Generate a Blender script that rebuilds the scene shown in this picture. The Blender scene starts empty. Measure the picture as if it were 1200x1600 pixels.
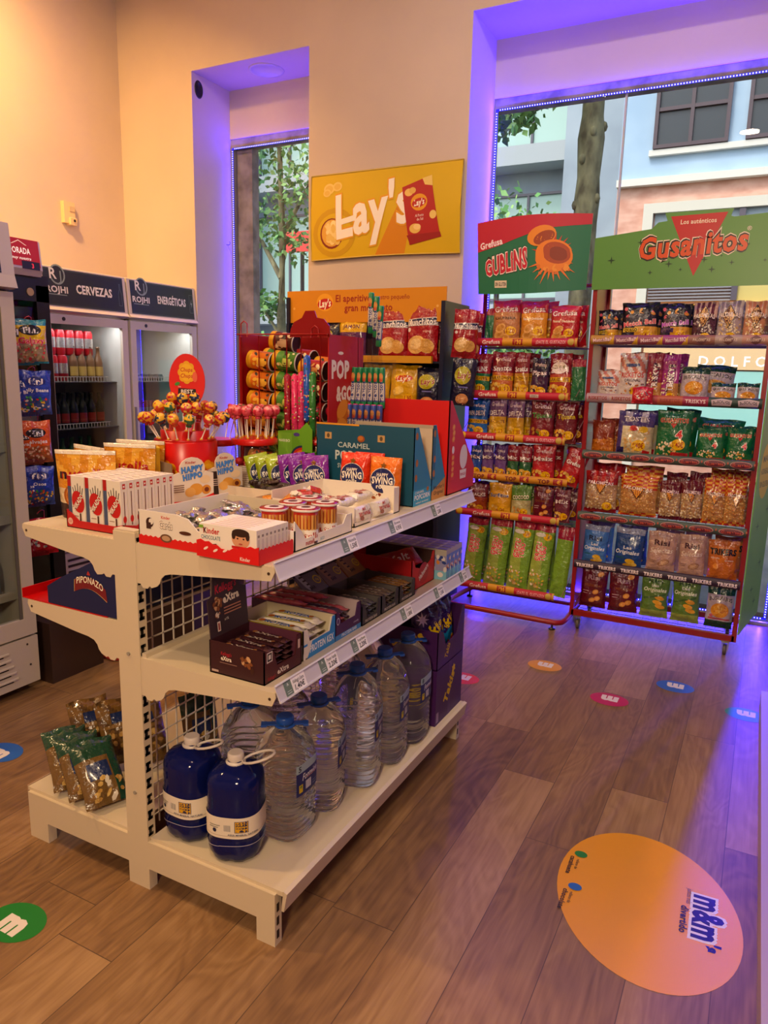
import bpy, math, random
from mathutils import Vector, Matrix, geometry
S = bpy.context.scene
COL = S.collection
PI = math.pi
# ---------------------------------------------------------------- camera
cd = bpy.data.cameras.new('camera'); cam = bpy.data.objects.new('camera', cd); COL.objects.link(cam)
cd.sensor_fit = 'HORIZONTAL'; cd.sensor_width = 36.0; cd.lens = 1137.36/1200*36.0
r_ = Vector((0.88644, 0.46227, 0.02312)); u_ = Vector((-0.10865, 0.15927, 0.98124)); f_ = Vector((-0.44992, 0.87232, -0.19141))
cam.matrix_world = Matrix(((r_.x, u_.x, -f_.x, 0), (r_.y, u_.y, -f_.y, 0), (r_.z, u_.z, -f_.z, 1.5), (0, 0, 0, 1)))
cd.clip_start = 0.02; cd.clip_end = 300
S.camera = cam
# ---------------------------------------------------------------- exposure, sky, lights
S.view_settings.view_transform = 'Standard'; S.view_settings.look = 'None'
S.view_settings.exposure = 0.0; S.view_settings.gamma = 1.0; S.view_settings.use_curve_mapping = False
W = bpy.data.worlds.new('world'); S.world = W; W.use_nodes = True
nt = W.node_tree; nt.nodes.clear()
sky = nt.nodes.new('ShaderNodeTexSky'); sky.sky_type = 'NISHITA'; sky.sun_disc = False
sky.sun_elevation = math.radians(50); sky.sun_rotation = math.radians(200); sky.dust_density = 3.0
bg = nt.nodes.new('ShaderNodeBackground'); bg.inputs[1].default_value = 0.33
wo = nt.nodes.new('ShaderNodeOutputWorld'); nt.links.new(sky.outputs[0], bg.inputs[0]); nt.links.new(bg.outputs[0], wo.inputs[0])
def sun(energy, ang, rot, col):
    l = bpy.data.lights.new('sun', 'SUN'); l.energy = energy; l.angle = math.radians(ang); l.color = col
    o = bpy.data.objects.new('sun', l); o.rotation_euler = rot; COL.objects.link(o)
sun(1.5, 12, (math.radians(38), 0, math.radians(-20)), (1.0, 0.97, 0.92))
def area(loc, size, energy, col, rot=(0, 0, 0), sy=None, name='ceiling_or_fill_light'):
    l = bpy.data.lights.new(name, 'AREA'); l.energy = energy; l.color = col; l.size = size
    if not sy and name == 'ceiling_or_fill_light': l.shape = 'DISK'; l.size = size*0.5
    if sy: l.shape = 'RECTANGLE'; l.size_y = sy
    o = bpy.data.objects.new(name, l); o.location = loc; o.rotation_euler = rot; COL.objects.link(o); return o
WARM = (1.0, 0.62, 0.28); NEUT = (1.0, 0.71, 0.43)
yl = area((-3.9, 2.6, 4.22), 0.4, 50, (1.0, 0.52, 0.13)); yl.data.spread = math.radians(120); yl.rotation_euler = Vector((.35, -.45, 1)).to_track_quat('Z', 'Y').to_euler()
area((-3.4, 0.6, 4.22), 0.4, 72, WARM)
area((-1.81, 1.93, 4.22), 0.26, 15, NEUT)
area((-0.5, 0.2, 4.22), 0.4, 34, NEUT)
area((0.1, -1.7, 2.7), 1.2, 80, (1.0, 0.76, 0.50)).rotation_euler = (math.radians(62), 0, math.radians(18))  # added fill light behind the camera, brightens the shelf fronts
area((-0.7, 2.5, 4.2), 0.2, 26, (1.0, 0.82, 0.66)).rotation_euler = (math.radians(32), 0, 0)  # added spot turned towards the snack racks to brighten the bags
BLUE = (0.035, 0.012, 1.0)
# blue strips around both windows, shining back into the recess
def ledwin(x0, x1, z1, k):
    Y = 4.922
    def put(p, n, along, ln, e):
        l = bpy.data.lights.new('led_strip_light', 'AREA'); l.shape = 'RECTANGLE'; l.size = 0.012; l.size_y = ln; l.energy = e; l.color = BLUE
        z = -Vector(n).normalized(); y = Vector(along); x = y.cross(z)
        o = bpy.data.objects.new('led_strip_light', l); o.matrix_world = Matrix(((x.x, y.x, z.x, p[0]), (x.y, y.y, z.y, p[1]), (x.z, y.z, z.z, p[2]), (0, 0, 0, 1))); COL.objects.link(o)
    put((x0+0.02, Y, z1/2), (-.55, -1, 0), (0, 0, 1), z1, 15*k); put((x1-0.02, Y, z1/2), (.55, -1, 0), (0, 0, 1), z1, 15*k)
    put(((x0+x1)/2, Y, z1), (0, -1, .7), (1, 0, 0), x1-x0, 13*k); put(((x0+x1)/2, Y, 0.035), (0, -1, .15), (1, 0, 0), x1-x0, 6*k)
ledwin(-3.965, -2.97, 3.19, 0.45)
ledwin(-1.77, 0.13, 3.19, 2.5)

# ---------------------------------------------------------------- colour + materials
def lin(c):
    if isinstance(c, int):
        c = ((c >> 16) & 255, (c >> 8) & 255, c & 255); y = .3*c[0]+.59*c[1]+.11*c[2]; c = tuple(min(255, max(0, y+(v-y)*1.18)) for v in c)
    return tuple(((v/255)/12.92 if v/255 <= 0.04045 else ((v/255+0.055)/1.055)**2.4) for v in c) + (1.0,)
def newmat(name):
    m = bpy.data.materials.new(name); m.use_nodes = True; t = m.node_tree
    return m, t, t.nodes['Principled BSDF']
def attr_mat(name, rough, bump=0.0, bscale=60, metal=0.0, coat=0.0, spec=0.5, dist=0.002, gain=1.0):
    m, t, b = newmat(name)
    a = t.nodes.new('ShaderNodeAttribute'); a.attribute_name = 'Col'
    t.links.new(a.outputs['Color'], b.inputs['Base Color'])
    b.inputs['Roughness'].default_value = rough; b.inputs['Metallic'].default_value = metal
    b.inputs['Coat Weight'].default_value = coat; b.inputs['Coat Roughness'].default_value = 0.12
    b.inputs['Specular IOR Level'].default_value = spec
    if bump:
        tc = t.nodes.new('ShaderNodeTexCoord'); n = t.nodes.new('ShaderNodeTexNoise'); n.inputs['Scale'].default_value = bscale; n.inputs['Detail'].default_value = 3
        bp = t.nodes.new('ShaderNodeBump'); bp.inputs['Strength'].default_value = bump; bp.inputs['Distance'].default_value = dist
        t.links.new(tc.outputs['Object'], n.inputs['Vector']); t.links.new(n.outputs['Fac'], bp.inputs['Height']); t.links.new(bp.outputs['Normal'], b.inputs['Normal'])
    return m
M = {}
M['card'] = attr_mat('printed_cardboard', 0.5, 0.05, 80)
M['matte'] = attr_mat('matte_paint', 0.6, 0.04, 50)
M['foil'] = attr_mat('glossy_foil_wrap', 0.26, 1.0, 26, coat=0.4, dist=0.014)
M['plastic'] = attr_mat('smooth_plastic', 0.3, 0.02, 60)
M['enamel'] = attr_mat('enamelled_steel', 0.35, 0.03, 120)
M['metal'] = attr_mat('bare_metal', 0.3, 0.02, 60, metal=0.9)
M['candy'] = attr_mat('sweet_wrapper', 0.25, 0.9, 120, coat=0.5, dist=0.004)
def glass_mat(name, tint=(1, 1, 1), rough=0.0, gl=1.0):
    m = bpy.data.materials.new(name); m.use_nodes = True; t = m.node_tree; t.nodes.clear()
    o = t.nodes.new('ShaderNodeOutputMaterial'); mx = t.nodes.new('ShaderNodeMixShader'); tr = t.nodes.new('ShaderNodeBsdfTransparent'); g = t.nodes.new('ShaderNodeBsdfGlossy')
    tr.inputs[0].default_value = (*tint, 1); g.inputs['Roughness'].default_value = rough
    fr = t.nodes.new('ShaderNodeFresnel'); fr.inputs[0].default_value = 1.45
    mu = t.nodes.new('ShaderNodeMath'); mu.operation = 'MULTIPLY'; mu.inputs[1].default_value = gl
    ge = t.nodes.new('ShaderNodeNewGeometry'); iv = t.nodes.new('ShaderNodeMath'); iv.operation = 'SUBTRACT'; iv.inputs[0].default_value = 1.0; t.links.new(ge.outputs['Backfacing'], iv.inputs[1])
    m2 = t.nodes.new('ShaderNodeMath'); m2.operation = 'MULTIPLY'; t.links.new(iv.outputs[0], m2.inputs[1])
    t.links.new(fr.outputs[0], mu.inputs[0]); t.links.new(mu.outputs[0], m2.inputs[0]); t.links.new(m2.outputs[0], mx.inputs[0]); t.links.new(tr.outputs[0], mx.inputs[1]); t.links.new(g.outputs[0], mx.inputs[2]); t.links.new(mx.outputs[0], o.inputs[0])
    return m
M['glass'] = glass_mat('window_glass', (0.96, 0.98, 0.97))
M['fglass'] = glass_mat('fridge_glass', (0.85, 0.88, 0.86), gl=1.6)
M['clear'] = glass_mat('clear_plastic', (0.93, 0.93, 0.93), 0.08, 1.5)
def pet(name, col, rough, ior, tw=1.0):
    m, t, b = newmat(name); b.inputs['Base Color'].default_value = (*col, 1); b.inputs['Transmission Weight'].default_value = tw
    b.inputs['Roughness'].default_value = rough; b.inputs['IOR'].default_value = ior; return m
M['water'] = pet('filled_clear_bottle', (0.97, 0.985, 1.0), 0.02, 1.19, 0.97)
M['bluewater'] = pet('filled_blue_bottle', (0.006, 0.012, 0.13), 0.07, 1.34, 0.35)
def emit(name, col, st):
    m = bpy.data.materials.new(name); m.use_nodes = True; t = m.node_tree; t.nodes.clear()
    o = t.nodes.new('ShaderNodeOutputMaterial'); e = t.nodes.new('ShaderNodeEmission'); e.inputs[0].default_value = (*col, 1); e.inputs[1].default_value = st
    t.links.new(e.outputs[0], o.inputs[0]); return m
M['led'] = emit('blue_led_diode', (0.22, 0.20, 1.0), 6.0)
_m, _t, _b = newmat('backlit_print'); _a = _t.nodes.new('ShaderNodeAttribute'); _a.attribute_name = 'Col'; _t.links.new(_a.outputs['Color'], _b.inputs['Base Color']); _t.links.new(_a.outputs['Color'], _b.inputs['Emission Color']); _b.inputs['Emission Strength'].default_value = 0.7; M['backlit'] = _m
M['lamp'] = emit('lit_lamp', (1.0, 0.82, 0.6), 3.0)
def plaster():
    m, t, b = newmat('painted_plaster'); tc = t.nodes.new('ShaderNodeTexCoord')
    n = t.nodes.new('ShaderNodeTexNoise'); n.inputs['Scale'].default_value = 1.3; n.inputs['Detail'].default_value = 5
    cr = t.nodes.new('ShaderNodeValToRGB'); cr.color_ramp.elements[0].color = (0.57, 0.465, 0.40, 1); cr.color_ramp.elements[1].color = (0.65, 0.535, 0.46, 1)
    cr.color_ramp.elements[0].position = 0.3; cr.color_ramp.elements[1].position = 0.7
    n2 = t.nodes.new('ShaderNodeTexNoise'); n2.inputs['Scale'].default_value = 90; bp = t.nodes.new('ShaderNodeBump'); bp.inputs['Strength'].default_value = 0.12; bp.inputs['Distance'].default_value = 0.002
    t.links.new(tc.outputs['Object'], n.inputs['Vector']); t.links.new(n.outputs['Fac'], cr.inputs[0]); t.links.new(cr.outputs[0], b.inputs['Base Color'])
    t.links.new(tc.outputs['Object'], n2.inputs['Vector']); t.links.new(n2.outputs['Fac'], bp.inputs['Height']); t.links.new(bp.outputs[0], b.inputs['Normal'])
    b.inputs['Roughness'].default_value = 0.75; return m
M['plaster'] = plaster()
def noisy(name, c0, c1, scale, rough, bump=0.3, detail=6, stretch=(1, 1, 1), dist=0.01):
    m, t, b = newmat(name); tc = t.nodes.new('ShaderNodeTexCoord'); mp = t.nodes.new('ShaderNodeMapping'); mp.inputs['Scale'].default_value = stretch
    n = t.nodes.new('ShaderNodeTexNoise'); n.inputs['Scale'].default_value = scale; n.inputs['Detail'].default_value = detail
    cr = t.nodes.new('ShaderNodeValToRGB'); cr.color_ramp.elements[0].color = lin(c0); cr.color_ramp.elements[1].color = lin(c1)
    cr.color_ramp.elements[0].position = 0.35; cr.color_ramp.elements[1].position = 0.65
    bp = t.nodes.new('ShaderNodeBump'); bp.inputs['Strength'].default_value = bump; bp.inputs['Distance'].default_value = dist
    t.links.new(tc.outputs['Object'], mp.inputs[0]); t.links.new(mp.outputs[0], n.inputs['Vector']); t.links.new(n.outputs['Fac'], cr.inputs[0]); t.links.new(cr.outputs[0], b.inputs['Base Color'])
    t.links.new(n.outputs['Fac'], bp.inputs['Height']); t.links.new(bp.outputs[0], b.inputs['Normal']); b.inputs['Roughness'].default_value = rough
    return m
def wood_floor():
    m, t, b = newmat('laminate_planks'); N = t.nodes.new; L = t.links.new
    tc = N('ShaderNodeTexCoord'); sp = N('ShaderNodeSeparateXYZ'); L(tc.outputs['Object'], sp.inputs[0])
    def mth(op, a, bb=None, c=None):
        n = N('ShaderNodeMath'); n.operation = op
        for i, v in enumerate((a, bb, c)):
            if v is None: continue
            if isinstance(v, (int, float)): n.inputs[i].default_value = v
            else: L(v, n.inputs[i])
        return n.outputs[0]
    xs = mth('DIVIDE', mth('ADD', sp.outputs[0], 20.05), 0.195); ix = mth('FLOOR', xs); fx = mth('FRACT', xs)
    wn = N('ShaderNodeTexWhiteNoise'); wn.noise_dimensions = '1D'; L(ix, wn.inputs['W'])
    ys = mth('ADD', mth('DIVIDE', mth('ADD', sp.outputs[1], 20.0), 1.28), mth('MULTIPLY', wn.outputs[0], 5.0)); iy = mth('FLOOR', ys); fy = mth('FRACT', ys)
    wn2 = N('ShaderNodeTexWhiteNoise'); wn2.noise_dimensions = '2D'; cb = N('ShaderNodeCombineXYZ'); L(ix, cb.inputs[0]); L(iy, cb.inputs[1]); L(cb.outputs[0], wn2.inputs['Vector'])
    # grain
    c2 = N('ShaderNodeCombineXYZ'); L(mth('MULTIPLY', sp.outputs[0], 1.0), c2.inputs[0]); L(mth('MULTIPLY', sp.outputs[1], 0.30), c2.inputs[1]); L(mth('MULTIPLY', wn2.outputs[0], 30.0), c2.inputs[2])
    n1 = N('ShaderNodeTexNoise'); n1.inputs['Scale'].default_value = 5.0; n1.inputs['Detail'].default_value = 3; n1.inputs['Distortion'].default_value = 0.6; L(c2.outputs[0], n1.inputs['Vector'])
    rings = mth('SINE', mth('MULTIPLY', n1.outputs['Fac'], 70.0))
    c3 = N('ShaderNodeCombineXYZ'); L(mth('MULTIPLY', sp.outputs[0], 1.0), c3.inputs[0]); L(mth('MULTIPLY', sp.outputs[1], 0.045), c3.inputs[1]); L(wn2.outputs[0], c3.inputs[2])
    n2 = N('ShaderNodeTexNoise'); n2.inputs['Scale'].default_value = 90.0; n2.inputs['Detail'].default_value = 4; L(c3.outputs[0], n2.inputs['Vector'])
    n3 = N('ShaderNodeTexNoise'); n3.inputs['Scale'].default_value = 2.2; n3.inputs['Detail'].default_value = 4; L(c2.outputs[0], n3.inputs['Vector'])
    v = mth('ADD', mth('ADD', mth('MULTIPLY', rings, 0.045), mth('MULTIPLY', n2.outputs['Fac'], 0.35)), mth('ADD', mth('MULTIPLY', wn2.outputs[0], 0.10), mth('MULTIPLY', n3.outputs['Fac'], 0.75)))
    cr = N('ShaderNodeValToRGB'); e = cr.color_ramp.elements; e[0].position = 0.36; e[0].color = (0.125, 0.062, 0.032, 1); e[1].position = 0.84; e[1].color = (0.42, 0.25, 0.115, 1)
    k = e.new(0.6); k.color = (0.275, 0.148, 0.062, 1); L(v, cr.inputs[0])
    seam = mth('MULTIPLY', mth('MULTIPLY', mth('GREATER_THAN', fx, 0.012), mth('GREATER_THAN', fy, 0.002)), 1.0)
    mx = N('ShaderNodeMix'); mx.data_type = 'RGBA'; mx.inputs[6].default_value = (0.10, 0.055, 0.03, 1); L(seam, mx.inputs[0]); L(cr.outputs[0], mx.inputs[7]); L(mx.outputs[2], b.inputs['Base Color'])
    b.inputs['Roughness'].default_value = 0.36
    bp = N('ShaderNodeBump'); bp.inputs['Strength'].default_value = 0.25; bp.inputs['Distance'].default_value = 0.001; L(mth('ADD', n2.outputs['Fac'], seam), bp.inputs['Height']); L(bp.outputs[0], b.inputs['Normal'])
    return m
M['floor'] = wood_floor()

# ---------------------------------------------------------------- text + printed art
_gc = {}
def glyphs(s, bold=0.0, shear=0.0):
    bold = min(.12, bold*.58)
    k = (s, bold, shear)
    if k in _gc: return _gc[k]
    c = bpy.data.curves.new('t', 'FONT'); c.body = s; c.size = 1.0; c.resolution_u = 2; c.offset = bold; c.shear = shear
    c.space_character = 1.0 + bold*2.2
    o = bpy.data.objects.new('t', c)
    me = bpy.data.meshes.new_from_object(o)
    vs = [(v.co.x, v.co.y) for v in me.vertices]; fs = []
    for p in me.polygons: fs.append(tuple(p.vertices))
    bpy.data.objects.remove(o); bpy.data.curves.remove(c); bpy.data.meshes.remove(me)
    if not vs: vs = [(0, 0)]
    x0 = min(v[0] for v in vs); x1 = max(v[0] for v in vs)
    _gc[k] = (vs, fs, x0, x1); return _gc[k]
def splitlong(vs, fs, L):
    vs = list(vs); out = []; st = []
    for f in fs:
        for i in range(1, len(f)-1): st.append((f[0], f[i], f[i+1]))
    mid = {}
    def m(a, b):
        k = (a, b) if a < b else (b, a)
        if k not in mid:
            mid[k] = len(vs); vs.append(((vs[a][0]+vs[b][0])/2, (vs[a][1]+vs[b][1])/2))
        return mid[k]
    n = 0
    while st:
        a, b, c = st.pop(); n += 1
        d = [math.dist(vs[a], vs[b]), math.dist(vs[b], vs[c]), math.dist(vs[c], vs[a])]
        w = max(d)
        if w <= L or n > 20000: out.append((a, b, c)); continue
        if d[0] == w: q = m(a, b); st += [(a, q, c), (q, b, c)]
        elif d[1] == w: q = m(b, c); st += [(a, b, q), (a, q, c)]
        else: q = m(c, a); st += [(a, b, q), (q, b, c)]
    return vs, out
class Art:
    """flat print in metres, origin at the panel's lower left"""
    def __init__(s, w, h, L=None): s.w = w; s.h = h; s.items = []; s.L = L
    def add(s, vs, fs, c):
        if s.L: vs, fs = splitlong(vs, fs, s.L)
        s.items.append((vs, fs, lin(c))); return s
    def poly(s, pts, c):
        tri = geometry.tessellate_polygon([[Vector((x, y, 0)) for x, y in pts]])
        return s.add(list(pts), [tuple(t) for t in tri], c)
    def rect(s, x0, y0, x1, y1, c): return s.poly([(x0, y0), (x1, y0), (x1, y1), (x0, y1)], c)
    def ell(s, cx, cy, rx, ry, c, rot=0, n=20):
        ca, sa = math.cos(rot), math.sin(rot)
        return s.poly([(cx+rx*math.cos(a)*ca-ry*math.sin(a)*sa, cy+rx*math.cos(a)*sa+ry*math.sin(a)*ca) for a in [2*PI*i/n for i in range(n)]], c)
    def star(s, cx, cy, r, c, n=4, q=0.3, rot=0):
        return s.poly([(cx+(r if i % 2 == 0 else r*q)*math.cos(rot+PI/2+PI*i/n), cy+(r if i % 2 == 0 else r*q)*math.sin(rot+PI/2+PI*i/n)) for i in range(2*n)], c)
    def text(s, t, cx, cy, h, c, bold=0.02, w=None, rot=0, arch=0, shear=0, out=None, ow=0.05):
        if out is not None: s.text(t, cx, cy, h, out, bold=bold+ow, w=(w*(1+0.10*ow*10/max(3, len(t))) if w else None), rot=rot, arch=arch, shear=shear)
        vs, fs, x0, x1 = glyphs(t, bold, shear); k = h/0.70; sx = k
        if w: sx = w/max(1e-6, (x1-x0))
        o = []
        ca, sa = math.cos(rot), math.sin(rot)
        for x, y in vs:
            X = (x-(x0+x1)/2)*sx; Y = (y-0.35)*k
            if arch: Y += arch*(1-(2*X/max(1e-6, (x1-x0)*sx))**2)
            o.append((cx+X*ca-Y*sa, cy+X*sa+Y*ca))
        return s.add(o, fs, c)
    def blobs(s, x0, y0, x1, y1, n, r, cols, seed=0, k=6, asp=1.4):
        R = random.Random(seed)
        for i in range(n):
            s.ell(R.uniform(x0, x1), R.uniform(y0, y1), r*R.uniform(.6, 1.2)*asp, r*R.uniform(.6, 1.1), R.choice(cols), R.uniform(0, PI), k)
        return s
# ---------------------------------------------------------------- mesh builder
class G:
    def __init__(s, mats=('plastic',)): s.v = []; s.f = []; s.c = []; s.m = []; s.mats = list(mats); s.sm = []
    def face(s, idx, c, m=0, sm=False): s.f.append(idx); s.c.append(c); s.m.append(m); s.sm.append(sm)
    def box(s, x0, x1, y0, y1, z0, z1, c, m=0, skip=''):
        c = lin(c); b = len(s.v)
        s.v += [(x0, y0, z0), (x1, y0, z0), (x1, y1, z0), (x0, y1, z0), (x0, y0, z1), (x1, y0, z1), (x1, y1, z1), (x0, y1, z1)]
        for k, q in (('b', (0, 3, 2, 1)), ('t', (4, 5, 6, 7)), ('f', (0, 1, 5, 4)), ('r', (1, 2, 6, 5)), ('k', (2, 3, 7, 6)), ('l', (3, 0, 4, 7))):
            if k not in skip: s.face(tuple(b+i for i in q), c, m)
        return s
    def quad(s, a, b_, c_, d, c, m=0):
        b = len(s.v); s.v += [a, b_, c_, d]; s.face((b, b+1, b+2, b+3), lin(c), m); return s
    def prism(s, pts, fn, d0, d1, c, m=0):
        """pts: 2D outline; fn(u,v,d)->xyz"""
        c = lin(c); n = len(pts); b = len(s.v)
        s.v += [fn(x, y, d0) for x, y in pts] + [fn(x, y, d1) for x, y in pts]
        tri = geometry.tessellate_polygon([[Vector((x, y, 0)) for x, y in pts]])
        for t in tri:
            s.face(tuple(b+i for i in t), c, m); s.face(tuple(b+n+i for i in reversed(t)), c, m)
        for i in range(n): j = (i+1) % n; s.face((b+i, b+j, b+n+j, b+n+i), c, m)
        return s
    def tube(s, pts, r, c, n=8, m=0, closed=False):
        c = lin(c); P = [Vector(p) for p in pts]; rings = []; up = Vector((0, 0, 1))
        rr = r if isinstance(r, (list, tuple)) else [r]*len(P)
        for i, p in enumerate(P):
            a = P[i-1] if (i > 0 or closed) else P[0]; q = P[(i+1) % len(P)] if (i < len(P)-1 or closed) else P[-1]
            d = (q-a).normalized() if (q-a).length > 1e-9 else Vector((0, 0, 1))
            x = d.cross(up)
            if x.length < 1e-3: x = d.cross(Vector((0, 1, 0)))
            x.normalize(); y = d.cross(x)
            b = len(s.v); s.v += [tuple(p+(x*math.cos(2*PI*k/n)+y*math.sin(2*PI*k/n))*rr[i]) for k in range(n)]; rings.append(b)
        prs = list(zip(rings, rings[1:])) + ([(rings[-1], rings[0])] if closed else [])
        for a, b in prs:
            for k in range(n): s.face((a+k, a+(k+1) % n, b+(k+1) % n, b+k), c, m, True)
        if not closed: s.face(tuple(rings[0]+k for k in range(n)), c, m); s.face(tuple(rings[-1]+k for k in reversed(range(n))), c, m)
        return s
    def lathe(s, prof, c, n=24, cx=0, cy=0, m=0, sq=0, fn=None, cap=True):
        """prof: (r,z[,colour]); sq = squareness of section"""
        rings = []; cur = lin(c); cols = []
        for p in prof:
            if len(p) > 2: cur = lin(p[2])
            cols.append(cur); b = len(s.v)
            for k in range(n):
                a = 2*PI*(k+0.5)/n; ca, sa = math.cos(a), math.sin(a); r = p[0]
                if sq: r *= 1/((abs(ca)**(2+sq)+abs(sa)**(2+sq))**(1/(2+sq)))
                v = (cx+r*ca, cy+r*sa, p[1]); s.v.append(fn(v) if fn else v)
            rings.append(b)
        for i, (a, b) in enumerate(zip(rings, rings[1:])):
            for k in range(n): s.face((a+k, a+(k+1) % n, b+(k+1) % n, b+k), cols[i], m, True)
        if cap: s.face(tuple(rings[0]+k for k in reversed(range(n))), cols[0], m); s.face(tuple(rings[-1]+k for k in range(n)), cols[-1], m)
        return s
    def sph(s, cx, cy, cz, rx, ry, rz, c, n=10, m=0):
        k = max(4, n//2)
        prof = [(math.sin(PI*i/k)*1.0, -math.cos(PI*i/k)) for i in range(k+1)]
        prof[0] = (0.02, -1); prof[-1] = (0.02, 1)
        s.lathe(prof, c, n, m=m, fn=lambda v: (cx+v[0]*rx, cy+v[1]*ry, cz+v[2]*rz)); return s
    def art(s, a, o, ux, uy, m=0, e=0.0004, step=0.00007):
        """put a print on a plane: origin o, unit axes ux, uy"""
        o = Vector(o); ux = Vector(ux); uy = Vector(uy); n = ux.cross(uy).normalized()
        for i, (vs, fs, c) in enumerate(a.items):
            b = len(s.v); h = n*(e+i*step)
            s.v += [tuple(o+ux*x+uy*y+h) for x, y in vs]
            for f in fs: s.face(tuple(b+j for j in f), c, m)
        return s
    def artf(s, a, fn, m=0, e=0.0007, step=0.00007):
        """curved print: fn(x, y, height)->xyz"""
        for i, (vs, fs, c) in enumerate(a.items):
            b = len(s.v); s.v += [fn(x, y, e+i*step) for x, y in vs]
            for f in fs: s.face(tuple(b+j for j in f), c, m, True)
        return s
    def mesh(s, name):
        me = bpy.data.meshes.new(name); me.from_pydata([tuple(v) for v in s.v], [], s.f)
        at = me.color_attributes.new('Col', 'FLOAT_COLOR', 'CORNER'); buf = []
        for p, c in zip(me.polygons, s.c): buf.extend(list(c)*p.loop_total)
        at.data.foreach_set('color', buf)
        me.polygons.foreach_set('material_index', s.m); me.polygons.foreach_set('use_smooth', s.sm)
        for k in s.mats: me.materials.append(M[k])
        return me
    def build(s, name, parent=None, loc=(0, 0, 0), rz=0, tag=None, kind=None, rot=None):
        return place(s.mesh(name), name, parent, loc, rz, tag, kind, rot)
def place(me, name, parent=None, loc=(0, 0, 0), rz=0, tag=None, kind=None, rot=None):
    o = bpy.data.objects.new(name, me); COL.objects.link(o); o.location = loc; o.rotation_euler = rot or (0, 0, rz)
    if parent is not None: o.parent = parent
    if tag: settag(o, *tag)
    if kind: o['kind'] = kind
    return o
def settag(o, label, cat, group=None):
    o['label'] = label; o['category'] = cat
    if group: o['group'] = group
    return o
def thing(name, label, cat, loc=(0, 0, 0), rz=0, group=None, rot=None):
    o = bpy.data.objects.new(name, None); COL.objects.link(o); o.location = loc; o.rotation_euler = rot or (0, 0, rz); o.empty_display_size = 0.05
    return settag(o, label, cat, group)
def dup(root, loc, label=None, rz=None, group=None, scale=None, rot=None):
    r = root.copy(); COL.objects.link(r); r.location = loc
    if rz is not None: r.rotation_euler = (0, 0, rz)
    if rot is not None: r.rotation_euler = rot
    if scale: r.scale = scale
    if label: r['label'] = label
    if group: r['group'] = group
    for ch in list(root.children):
        c = ch.copy(); COL.objects.link(c); c.parent = r
        for g in list(ch.children):
            d = g.copy(); COL.objects.link(d); d.parent = c
    return r
def struct(name, g): return g.build(name, kind='structure')
ORD = ['first', 'second', 'third', 'fourth', 'fifth', 'sixth', 'seventh', 'eighth', 'ninth', 'tenth', 'eleventh', 'twelfth', 'thirteenth', 'fourteenth']

# ================================================================ SETTING
M['paint'] = attr_mat('painted_frame', 0.5)
g = G(('floor',)); g.box(-4.72, 2.6, -3.0, 5.0, -0.06, 0.0, 0x886644); struct('floor', g)
g = G(('plaster',)); g.box(-4.82, 2.7, -3.1, 4.5, 4.3, 4.4, 0); struct('ceiling', g)
g = G(('plaster',)); g.box(-4.82, -4.72, -3.0, 4.5, 0, 4.3, 0); struct('wall_left', g)
g = G(('plaster',)); g.box(2.6, 2.7, -3.0, 5.0, 0, 4.3, 0); struct('wall_right', g)
g = G(('plaster',)); g.box(-4.72, 2.6, -3.1, -3.0, 0, 4.3, 0); struct('wall_front', g)
g = G(('plaster',))
g.box(-4.82, -3.99, 4.5, 4.98, 0, 4.4, 0).box(-2.965, -1.80, 4.5, 4.98, 0, 4.4, 0).box(-3.99, -2.965, 4.5, 4.98, 3.61, 4.4, 0).box(-1.80, 1.7, 4.5, 4.98, 3.61, 4.4, 0)
g.box(-3.99, -2.965, 4.93, 4.98, 3.26, 3.61, 0).box(-1.80, 1.7, 4.93, 4.98, 3.26, 3.61, 0).box(1.7, 2.7, 4.5, 4.98, 0, 4.4, 0)
struct('wall_back', g)
M['stone'] = noisy('rough_stone', 0x6f6862, 0x9b948c, 9, 0.85, 0.5)
def window(n, x0, x1, fr):
    g = G(('stone',)); g.box(x0-0.03, x1+0.03, 4.94, 5.06, 3.20, 3.27, 0); t = g.build('trim_%d' % n, kind='structure')
    g = G(('glass',)); g.box(x0, x1, 4.955, 4.963, 0.02, 3.20, 0); w = g.build('window_%d' % n, kind='structure')
    g = G(('paint',)); c = 0x8f8b90
    g.box(x0, x1, 4.94, 4.98, 0, 0.025, c).box(x0-0.02, x0+0.004, 4.94, 4.98, 0, 3.2, c).box(x1-0.004, x1+0.02, 4.94, 4.98, 0, 3.2, c)
    for x in fr: g.box(x-0.006, x+0.006, 4.95, 4.97, 0, 3.2, 0xbfc4c4)
    g.build('window_frame', parent=w)
    return w
window(1, -3.97, -2.965, [])
window(2, -1.785, 0.15, [-0.96])
window(3, 0.36, 1.69, [])
g = G(('paint',)); g.box(0.17, 0.34, 4.93, 4.99, 0, 3.25, 0x5b5666); g.build('trim_4', kind='structure')
g = G(('paint',)); g.box(-1.8, 1.7, 4.905, 4.94, 0, 0.02, 0xb8b4c0); g.build('trim_5', kind='structure')
g = G(('stone',)); g.box(-4.3, -3.82, 4.985, 5.07, 0, 3.3, 0); g.build('trim_6', kind='structure')
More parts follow.
